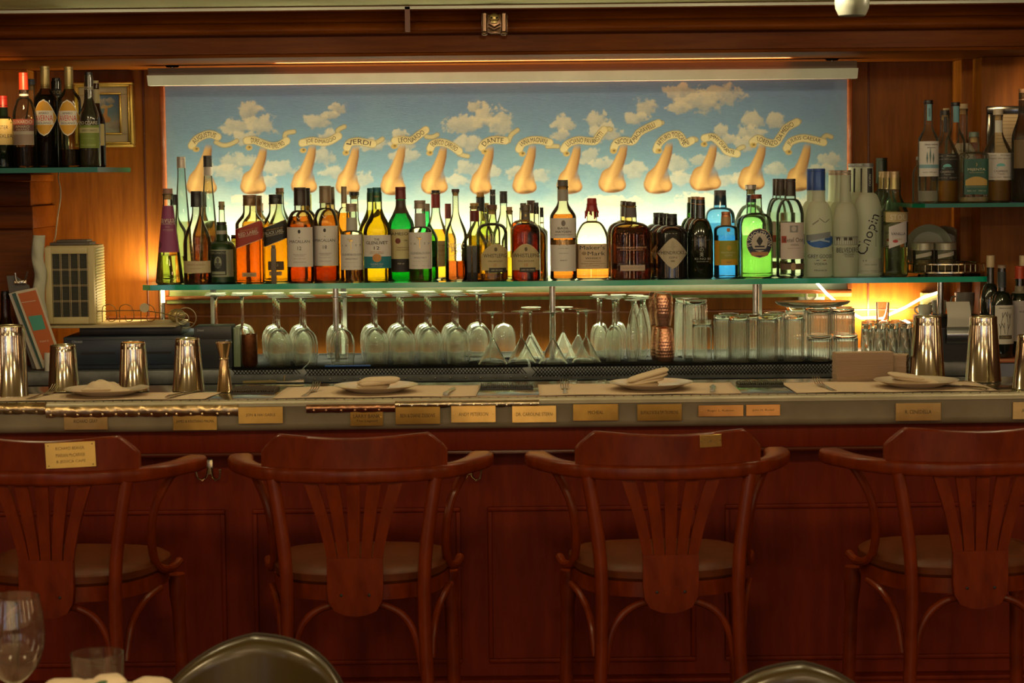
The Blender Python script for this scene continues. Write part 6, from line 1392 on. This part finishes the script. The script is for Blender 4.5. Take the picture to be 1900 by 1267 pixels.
# cord
P = [at(x, y, 1.78 + (y < 330) * .05) for x, y in ((110, 319), (108, 330), (112, 350), (112, 370), (108, 395), (105, 420), (103, 438), (100, 448))]
b = MB(); b.tube(smooth_pts(P, 4), .0022, 8); tag(b.build('cord', M((.50, .42, .26), .5)), 'thin pale electric cord running down from the left glass shelf to the speaker', 'cord')
# wire bottle rack with wheel
wr = thing('wire_rack', 'antique brass wire rack with spoked wheels standing on the pale board', 'rack')
BW = M((.20, .13, .06), .3, .9, name='antique_wire')
def wp(l, Y=1.70, r=.0013, closed=False, k=5):
    b = MB(); P = [at(x, y, Y) for x, y in l]; b.tube(P if closed else smooth_pts(P, k), r, 8, closed=closed); return b
wp([(163, 598), (160, 590), (162, 583), (168, 578), (200, 577), (250, 576), (290, 579), (320, 586), (345, 595), (360, 600)], r=.0017).build('rail', BW, wr)
for x in (190, 222, 262):
    wp([(x, 597), (x, 572), (x + 6, 566), (x + 14, 565), (x + 22, 570), (x + 26, 580), (x + 26, 590), (x + 20, 596), (x + 12, 595), (x + 10, 585)]).build('hoop', BW, wr)
for cx, cy, r in ((345, 590, 19), (339, 591, 11)):
    wp([(cx + r * math.cos(a * PI / 12), cy + r * math.sin(a * PI / 12)) for a in range(24)], closed=True, r=.0016).build('wheel', M((.45, .40, .26), .3, .9), wr)
b = MB(); p = at(268, 571, 1.695); b.lathe([(0, -.001), (.0155, -.001), (.0155, .001), (0, .001)], seg=28); b.xf(Matrix.Translation(p) @ Matrix.Rotation(PI / 2, 4, 'X')); b.build('medallion', M((.62, .52, .32), .5), wr)
b = MB(); p = at(174, 597, 1.69); b.lathe([(0, 0), (.006, 0), (.006, .034), (0, .036)], seg=14); b.xf(Matrix.Translation((p.x, p.y, ZPL))); b.build('brass_tube', M((.6, .42, .1), .3, .8), wr)
b = MB(); p = at(328, 596, 1.76); b.sphere((p.x, 1.76, ZPL + .022), .03, seg=16, sq=(1, .6, .75)); o = b.build('brass_bell', M((.55, .42, .18), .3, .6, bump=.4, noise=.3, nscale=30)); tag(o, 'rounded golden bell behind the spoked wheel of the wire rack', 'bell')
# small receipt printer
pr = thing('receipt_printer', 'small dark receipt printer with white logo right of the cash drawer', 'printer')
x0, x1 = at(360, 640, 1.60).x, at(430, 640, 1.60).x; z1 = at(395, 605, 1.60).z
b = MB(); b.box(x0, x1, 1.60, 1.71, ZB + .001, z1, bev=.004); b.build('body', M((.020, .024, .032), .4), pr)
b = MB(); b.box(x0 + .001, x1 - .001, 1.597, 1.601, z1 - .042, z1 - .004, bev=.001); fl_ = b.build('front_lid', M((.045, .045, .05), .35), pr)
toast_logo(372, 613, 1.5965, .022, .0055, fl_)
b = MB(); p = at(421, 633, 1.599); b.lathe([(.0018, 0), (.0045, 0), (.0045, .002), (.0018, .002)], seg=16); b.xf(Matrix.Translation(p) @ Matrix.Rotation(PI / 2, 4, 'X')); b.build('key_lock', M((.6, .6, .6), .3, .8), pr)
b = MB(); zz = ZB + .001; o = thing('green_box', 'pale green glass-fronted box just right of the receipt printer', 'box', (0, 0, 0)); b.box(x1 + .002, x1 + .026, 1.62, 1.70, zz, at(440, 608, 1.62).z, bev=.003); b.build('case', M((.20, .26, .16), .2), o)
# menus
def card(poly, Y, th, col, label, name='menu_card', extra=None):
    t = thing(name, label, 'menu', group=None); b = MB(); P = [(at(x, y, Y).x, at(x, y, Y).z) for x, y in poly]; b.prism(P, Y, Y + th, 'y'); b.build('board', M(col, .5), t, smooth=False)
    if extra:
        for i_, (poly2, c2, nm) in enumerate(extra):
            yy = Y - .0008 - .0008 * i_; q = MB(); P = [(at(x, y, yy).x, at(x, y, yy).z) for x, y in poly2]; q.prism(P, yy, yy + .0006, 'y'); q.build(nm, M(c2, .45), t, smooth=False)
    return t
mc = card([(28, 541), (68, 533), (106, 640), (80, 684)], 1.585, .002, (.62, .56, .42), 'orange menu card with teal square leaning at the far left', extra=[([(33, 545), (66, 538), (101, 640), (84, 668), (80, 668)], (.52, .12, .015), 'cover_print'), ([(52, 587), (77, 584), (85, 610), (62, 614)], (.06, .32, .24), 'teal_square'), ([(40, 561), (66, 557), (66.3, 558), (40.3, 562)], (.7, .6, .45), 'rule_line')])
b = MB(); p = at(82, 633, 1.5835); flat_text(b, 'TONY D', p.x, p.z, .030, .006, 1.5835, 0, rot=.12); b.build('cover_lettering', M((.7, .6, .45), .5), mc, smooth=False)
card([(22, 545), (36, 541), (86, 683), (76, 684)], 1.592, .002, (.03, .10, .09), 'dark green menu card second in the leaning stack at the left')
card([(16, 545), (30, 541), (80, 684), (68, 685)], 1.600, .003, (.60, .55, .45), 'white-edged menu card at the back of the leaning stack')
b = MB(); P = [(at(x, y, 1.605).x, at(x, y, 1.605).z) for x, y in ((12, 512), (28, 511), (54, 530), (84, 684), (60, 684), (18, 548))]; b.prism(P, 1.605, 1.609, 'y'); o = b.build('clipboard', M((.10, .09, .08), .5), smooth=False); tag(o, 'dark clipboard leaning behind the menus at the far left', 'clipboard')
b = MB(); b.tube(smooth_pts([at(x, y, 1.598) for x, y in ((28, 506), (30, 520), (38, 526), (46, 520), (51, 503))], 4), .0035, 8); q = at(38, 522, 1.6); b.box(q.x - .02, q.x + .02, 1.595, 1.604, q.z - .010, q.z + .004, bev=.002); o = b.build('clip', M((.55, .5, .4), .2, 1)); o.parent = bpy.data.objects['clipboard']
bottle('dark bottle half hidden behind the far left shaker and menus', 10, 540, 46, 1.66, (.40, .70, .40, 's'), ('c', .10, .36, BLK), glass=(.45, .3, .2), liq=(.08, .03, .01), fill=.55, z=ZB, lab=[('rect', 0, .12, .34, .96, (.55, .52, .48))])
b = MB(); b.lathe([(.004, 0), (.0125, 0), (.0135, .01), (.0135, .05), (.0125, .06), (.004, .06)], seg=20); o = b.build('paper_roll', M((.66, .64, .56), .7)); o.location = (at(88, 665, 1.56).x, 1.575, ZB); tag(o, 'white paper roll on the counter beside the orange menu', 'roll')

# ================================================================ right end
tr = thing('gallery_tray', 'round silver gallery tray at the right end of the long glass shelf', 'tray', (at(1754, 505, 1.86).x, 1.865, ZS + .0005))
R = 73 * sc(1.865); SIL = M((.62, .55, .36), .2, 1, name='silver_gilt', noise=.15, nscale=20); b = MB(); b.lathe([(0, .012), (R * .9, .012), (R * .9, .009), (0, .009)], seg=40, dr=.9); b.build('floor', SIL, tr)
b = MB(); b.lathe([(R * .92, .008), (R, .008), (R, .013), (R * .93, .013)], seg=48, dr=.9); b.lathe([(R * .965, .036), (R, .036), (R, .040), (R * .965, .040)], seg=48, dr=.9)
for j in range(36):
    a = 2 * PI * j / 36; x, y = R * .98 * math.cos(a), R * .98 * .9 * math.sin(a); b.tube([(x, y, .012), (x, y, .037)], .0016, 6)
for j in range(4):
    a = PI / 4 + PI / 2 * j; b.sphere((R * .8 * math.cos(a), R * .7 * math.sin(a), .005), .005, seg=8)
b.build('gallery', SIL, tr)
def jar_(px, l):
    t = thing('lidded_jar', l, 'jar', (at(px, 480, 1.85).x, 1.835, ZS + .0135)); h_ = at(px, 450, 1.835).z - ZS - .0135; b = MB(); b.lathe([(0, 0), (.034, 0), (.036, .003), (.036, h_ * .76), (.034, h_ * .76)], seg=32); b.build('glass', thin((.88, .9, .8), ior=1.4, haze=.25), t)
    b = MB(); b.lathe([(.0365, h_ * .74), (.0375, h_ * .75), (.0375, h_ - .002), (.036, h_), (0, h_)], seg=32); b.build('lid', M((.48, .47, .34), .35, .4), t)
    b = MB(); b.lathe([(0, .003), (.033, .003), (.033, h_ * .4), (0, h_ * .4)], seg=24); b.build('contents', M((.22, .16, .08), .8, noise=.5, nscale=120), t)
    b = MB(); b.grid(lambda u, v: (.0366 * math.sin(-.9 + 1.6 * u), -.0366 * math.cos(-.9 + 1.6 * u), h_ * (.44 + .12 * u + .14 * v)), 12, 2); b.build('tape_label', M((.66, .62, .50), .7), t, fixn=False)
jar_(1711, 'lidded glass jar on the silver tray, left of two'); jar_(1752, 'lidded glass jar on the silver tray, right of two')
def disc(px, py, r, Y, tilt, col, l, met=0, rough=.3):
    t = thing('serving_plate', l, 'plate', (at(px, py, Y).x, Y, at(px, py, Y).z)); b = MB(); rr = r * sc(Y); b.lathe([(0, 0), (rr * .72, 0), (rr * .80, .006), (rr, .010), (rr, .013), (rr * .78, .009), (rr * .7, .003), (0, .003)], seg=48)
    b.xf(Matrix.Rotation(PI / 2 - tilt, 4, 'X')); b.v = [(x, y, z) for x, y, z in b.v]; b.build('dish', M(col, rough, met), t); zmin = min((v[2] for v in b.v)); t.location.z = ZS + .002 - zmin; return t
disc(1722, 478, 44, 2.035, .06, (.36, .38, .28), 'pale green-grey round plate propped upright behind the jars'); disc(1752, 480, 42, 2.065, .06, (.15, .12, .07), 'dark round plate with white bird shapes propped behind the paler plate')
# machines and cups under the shelf end
bm_ = thing('order_printer', 'black kitchen printer with curled white paper between the right-hand shakers', 'printer'); x0, x1 = at(1742, 640, 1.60).x, at(1826, 640, 1.60).x; z1 = at(1784, 588, 1.6).z
b = MB(); b.prism([(1.60, ZB + .001), (1.60, z1 - .035), (1.625, z1 - .008), (1.66, z1), (1.76, z1), (1.76, ZB + .001)], x0, x1, 'x'); b.build('body', M((.014, .014, .015), .35), bm_)
xp0, xp1 = at(1757, 600, 1.59).x, at(1801, 600, 1.59).x
b = MB(); zp_ = at(1780, 560, 1.60).z; b.grid(lambda u, v: (xp0 + (xp1 - xp0) * u, 1.592 - .012 * math.sin(v * PI * .6) + .03 * max(0, v - .5) ** 1.5 * 3, z1 - .055 + (zp_ - z1 + .055) * v), 4, 16); o = b.build('paper', M((.60, .58, .50), .6), bm_, fixn=False)
b = MB(); b.grid(lambda u, v: (xp0 - .002 + (xp1 - xp0 + .004) * u, 1.588 - .012 * math.sin(v * PI), z1 - .085 + .055 * v), 4, 10); b.build('chrome_cutter', M((.42, .44, .46), .25, .9), bm_, fixn=False)
def cup_(px, py0, py1, w_, Y, l, col=(.60, .58, .44), tilt=0, zb=None):
    h_ = (py1 - py0) * sc(Y); t = thing('white_cup', l, 'cup', (at(px, py1, Y).x, Y, (ZB if zb is None else zb) + .001), group=None); r = w_ * sc(Y) / 2
    b = MB(); b.lathe([(0, 0), (r * .7, 0), (r * .8, .003), (r, h_ * .6), (r * 1.02, h_), (r * .95, h_), (r * .9, h_ * .6), (0, .004)], seg=28); b.build('bowl', M(col, .3, coat=.4), t)
    b = MB(); b.tube(smooth_pts([(-r * .95, 0, h_ * .85), (-r * 1.35, 0, h_ * .8), (-r * 1.4, 0, h_ * .5), (-r * .9, 0, h_ * .3)], 4), .0028, 8); b.build('handle', M(col, .3, coat=.4), t); return t
b = MB(); x0, x1 = at(1716, 620, 1.84).x, at(1830, 620, 1.84).x; zsh = at(1770, 590, 1.84).z; b.box(x0, x1, 1.83, 2.06, ZB + .001, zsh, bev=.003); tag(b.build('cup_box', M((.05, .03, .02), .5)), 'dark box carrying cups behind the black kitchen printer', 'box')
cup_(1716, 566, 590, 26, 1.86, 'low white cup tipped at the left of the cups behind the kitchen printer', zb=zsh); cup_(1742, 560, 590, 28, 1.90, 'white cup second from the left behind the kitchen printer', zb=zsh); cup_(1790, 545, 590, 36, 1.88, 'grey-white tall cup directly behind the curled receipt paper', (.40, .38, .32), zb=zsh)
b = boxpx(1722, 1752, 546, 572, 2.02, .06); o = b.build('cream_box', M((.62, .55, .22), .5)); z_ = min(v.co.z for v in o.data.vertices); 
b = None; tag(o, 'cream switch box on the wall behind the white cups', 'box'); o.location.y = YW - 2.08 - .0; 
b = MB(); b.add([tuple(at(x, y, Y)) for x, y, Y in ((1792, 532, 2.05), (1820, 526, 2.05), (1820, 590, 2.02), (1800, 588, 2.02))], [(0, 1, 2, 3)]); o = b.build('paper_bag', M((.62, .62, .52), .6)); o.modifiers.new('t', 'SOLIDIFY').thickness = .01; tag(o, 'white paper bag standing at the right behind the cups', 'bag')
# wine bottles on their box
wb = thing('wine_crate', 'dark crate with orange-brown rim under the wine bottles at the right end', 'crate'); x0 = at(1854, 690, 1.50).x; zc_ = at(1875, 666, 1.50).z; zl_ = at(1875, 712, 1.5).z
b = MB(); b.box(x0, x0 + .28, 1.50, 1.553, zl_ - .25, zc_ - .012, bev=.004); b.box(x0, x0 + .28, 1.553, 1.78, ZB + .002 if False else zl_ - .25, zc_ - .012); b.build('side', M((.09, .10, .15), .3, .5), wb)
b = MB(); b.box(x0 - .003, x0 + .283, 1.495, 1.78, zc_ - .012, zc_, bev=.003); b.build('rim', M((.40, .13, .05), .4), wb)
DG = M((.008, .012, .008), .05, name='dark_wine_glass', coat=.7)
def wine_b(px, top, w_, Y, cap, lab, l, neck=None): return bottle(l, px, top, w_, Y, (.56, .72, .34, 'r'), cap, solid=DG, lab=lab, neck=neck, z=zc_ + .001)
wine_b(1859, 492, 44, 1.56, ('c', .03, .36, (.28, .2, .14)), [('rect', .12, .15, .57, .84, (.62, .60, .52)), ('rect', .15, .205, .245, .55, (.05, .04, .02)), ('t', 'COLOMBAIO', .15, .225, .9, .02, (.5, .4, .2)), ('t', 'VERNACCIA DI SAN', .1, .54, 1.1, .012, INK)] + [('t', c, x, z, .26, .12, (.08, .07, .06), r) for c, x, z, r in (('Y', -.3, .31, 0), ('Y', 0, .32, 10), ('Y', .35, .31, -8), ('Y', -.15, .43, -12), ('Y', .25, .44, 9), ('Y', .5, .42, 0))], 'dark wine bottle with white bare-tree label at the right end', neck=(.76, .93, (.03, .04, .05)))
wine_b(1838, 474, 38, 1.67, ('k', .12, .40, (.55, .42, .24)), None, 'dark wine bottle closed with a tall pale cork behind the tree label one')
wine_b(1892, 494, 46, 1.57, ('c', .14, .40, (.50, .06, .02)), [('rect', 0, .17, .62, .95, (.42, .38, .38)), ('t', 'ROSSO', .2, .5, .8, .02, INK)], 'dark wine bottle with red capsule and grey label cut by the right edge', neck=(.70, .78, (.30, .26, .18)))
wine_b(1899, 474, 38, 1.68, ('k', .12, .40, (.55, .42, .24)), None, 'corked dark wine bottle behind the red capsule one at the right edge')

# ================================================================ fittings overhead
em = thing('beam_emblem', 'small bronze emblem with skull-like crest and scrolls on the overhead beam', 'ornament'); BRZ = M((.16, .09, .05), .28, .8, name='dark_bronze'); Ye = 1.395
b = MB()
for x in (899, 935):
    b = MB(); b.tube(smooth_pts([at(x, y, Ye) for y in (25, 35, 48, 58)], 3), .0085, 10); b.sphere(at(x, 62, Ye), .010, seg=12, sq=(1.1, .8, .7)); b.sphere(at(x, 26, Ye), .0095, seg=12, sq=(1.2, .8, .5)); b.build('scroll', BRZ, em)
b = MB(); b.sphere(at(917, 33, Ye - .004), .016, seg=16, sq=(1, .5, .9)); b.box(at(911, 40, Ye).x, at(923, 40, Ye).x, Ye - .010, Ye, at(917, 44, Ye).z, at(917, 38, Ye).z, bev=.002); b.build('crest', M((.45, .33, .12), .3, .8), em)
b = MB()
for x in (912, 922): b.sphere(at(x, 33, Ye - .0115), .0035, seg=8)
b.build('eye_socket', M((.01, .008, .005), .6), em)
for y in (48, 54): b = MB(); b.tube([at(906, y - 3, Ye), at(917, y + 3, Ye - .003), at(928, y - 3, Ye)], .003, 8); b.build('chevron', BRZ, em)
b = MB(); b.box(at(908, 60, Ye).x, at(928, 60, Ye).x, Ye - .006, Ye + .004, at(917, 63, Ye).z, at(917, 57, Ye).z, bev=.002); b.build('base_bar', BRZ, em)
b = MB(); b.box(at(893, 40, Ye).x, at(942, 40, Ye).x, Ye + .003, 1.43, at(917, 60, Ye).z, at(917, 26, Ye).z, bev=.003); b.build('back_plate', BRZ, em)
Yp_ = .25; p = at(1581, 30, Yp_); pn = thing('pendant_spotlight', 'frosted glass lamp shade hanging at the top right over the bar', 'lamp', (p.x, Yp_, p.z)); r = 32 * sc(Yp_)
b = MB(); b.lathe([(r * .55, .004), (r * .70, 0), (r * .78, .002), (r * .96, .020), (r, .036), (r * .96, .055), (r * .7, .078), (r * .3, .09), (0, .09)], seg=40); b.lathe([(r * .5, .006), (0, .004)], seg=24); b.build('shade', M((.24, .25, .20), .4, name='frosted_shade', coat=.1), pn)
b = MB(); zt = ZBC - p.z; b.lathe([(0, .088), (.006, .088), (.006, zt - .012), (.03, zt - .012), (.03, zt), (0, zt)], seg=20); b.build('stem', M((.3, .3, .28), .3, .9), pn)

# ================================================================ foreground: dining table and chairs
Yt = -1.99
ZTB = .76
tb = thing('dining_table', 'dining table with cream cloth below the glasses at the bottom left', 'table', (-.86, -2.25, 0))
b = MB(); b.lathe([(0, ZTB - .03), (.44, ZTB - .03), (.45, ZTB - .02), (.45, ZTB - .004), (.445, ZTB), (0, ZTB)], seg=56); b.build('tabletop', M((.50, .42, .30), .8, name='cream_cloth'), tb)
b = MB(); b.lathe([(0, 0), (.24, 0), (.24, .015), (.05, .04), (.04, .06), (.04, ZTB - .03), (0, ZTB - .03)], seg=28); b.build('pedestal', M((.03, .015, .01), .4), tb)
pw = at(22, 1107, Yt); Hh = pw.z - ZTB; rw = 60 * sc(Yt)
wg = thing('large_wine_glass', 'large clear wine glass standing on the table at the bottom left corner', 'glass', (pw.x, Yt, ZTB + .001))
b = MB(); zb0 = Hh * .36; hb = Hh - zb0; Q = [(.0, zb0), (rw * .25, zb0 + hb * .015), (rw * .45, zb0 + hb * .07), (rw * .8, zb0 + hb * .22), (rw * .97, zb0 + hb * .42), (rw, zb0 + hb * .55), (rw * .95, zb0 + hb * .78), (rw * .84, Hh)]; b.lathe(Q + [(max(0, r - .0013), z + .0013 * (z < zb0 + hb * .3)) for r, z in Q[::-1]], seg=56); b.build('bowl', refr((.99, 1, .985), 1.5, name='clear_glass', haze=.015), wg)
b = MB(); b.lathe([(0, zb0 - .0005), (.006, zb0 - .001), (.004, zb0 - .02), (.004, .012), (.01, .005), (.04, .002), (.04, 0), (0, 0)], seg=32); b.build('stem', BASEG, wg)
Yu = -2.03; pu = at(180, 1212, Yu); Hu = pu.z - ZTB; ru = 50 * sc(Yu)
tg = thing('water_tumbler', 'clear straight water tumbler beside the large wine glass', 'glass', (pu.x, Yu, ZTB + .001))
b = MB(); b.lathe([(0, 0), (ru * .9, 0), (ru, Hu), (ru - .002, Hu), (ru * .9 - .002, .010), (0, .010)], seg=56); b.build('body', refr((.99, 1, .985), 1.5, name='clear_glass', haze=.015), tg)
bw = thing('serving_bowl', 'white bowl with napkin, cheese and green sprigs in front of the tumbler', 'bowl', (at(205, 1275, -2.2).x, -2.20, ZTB + .001)); ztop = at(205, 1275, -2.2).z - ZTB
b = MB(); b.lathe([(0, 0), (.05, 0), (.06, .01), (.09, ztop * .7), (.095, ztop - .016), (.09, ztop - .014), (0, ztop * .5)], seg=40); b.build('dish', CHINA, bw)
for i, (dx, w_, h_, rz) in enumerate(((-.07, .07, .005, 0), (.0, .05, .012, .4), (.06, .06, .006, -.3), (-.02, .06, .004, .2))):
    q = MB(); pillow(q, dx - w_ / 2, dx + w_ / 2, -.03, .03, ztop - .022, ztop + h_ + .006, rotz=rz); q.build('napkin_fold', M((.66, .54, .38), .8), bw)
for i, (dx, rz) in enumerate(((-.02, .5), (.02, .2), (.035, -.2))):
    q = MB(); pillow(q, dx - .022, dx + .022, -.038, -.026, ztop + .004, ztop + .011, tilt=.3 if i == 0 else .1, rotz=rz); q.build('sprig', M((.04, .10, .03), .6), bw)
# leather tub chairs
LTH = M((.062, .042, .013), .3, name='dark_olive_leather', noise=.2, nscale=9, bump=.2, coat=.25)
def tub_chair(px, py, Y, label, wd, lean):
    p = at(px, py, Y); t = thing('leather_chair', label, 'chair', (p.x, Y, 0), group='dark leather dining chairs'); zt = p.z
    def fn(u, v, th=0):
        a = (u - .5) * 2; x = wd * math.sin(a * 1.25) / math.sin(1.25); y = .16 * (1 - math.cos(a * 1.25)) * -1.0 * -1
        y = -(.20 * (abs(a) ** 2.2)); top = zt - .17 * abs(a - lean) ** 2.3 * (1.0 if a > lean else .75) - .03 * abs(a)
        z = .42 + (top - .42) * v; return (x, y + .035 * (1 - v) - th, z)
    n = 36; b = MB(); loops = []
    for i in range(n + 1):
        u = i / n; L = []
        for v in (0, .3, .6, .8, .92, .97): L.append(Vector(fn(u, v)))
        tp = Vector(fn(u, 1)); m = [tp + Vector((0, .0, -.004)), tp + Vector((0, -.02, .0)), tp + Vector((0, -.042, -.004))]
        L += m
        for v in (.97, .92, .8, .6, .3, 0): L.append(Vector(fn(u, v, .05 + .012 * math.sin(PI * v))))
        loops.append(L)
    k = len(loops[0]); V = [tuple(q) for L in loops for q in L]
    b.add(V, [(i * k + j, i * k + (j + 1) % k, (i + 1) * k + (j + 1) % k, (i + 1) * k + j) for i in range(n) for j in range(k)] + [tuple(range(k)), tuple(n * k + j for j in range(k))[::-1]])
    b.build('backrest', LTH, t, sharp=70)
    b = MB(); b.tube([tuple(Vector(fn(i / 30, 1)) + Vector((0, .001, -.002))) for i in range(31)], .0035, 8); b.build('piping', M((.03, .018, .006), .7), t)
    b = MB(); pillow(b, -wd * .92, wd * .92, -.48, .0, .38, .48); b.build('seat', LTH, t)
    for sx in (-1, 1):
        for y in (-.03, -.42): b = MB(); b.tube([(sx * wd * .75, y, .40), (sx * wd * .82, y * 1.05, 0)], [.02, .013], 10); b.build('leg', STOOLW, t)
    return t
tub_chair(472, 1174, -1.50, 'dark olive leather chair with its back to the bar, bottom centre left', .205, .12)
tub_chair(1488, 1226, -1.50, 'dark olive leather chair barely showing at the bottom right', .21, -.1)
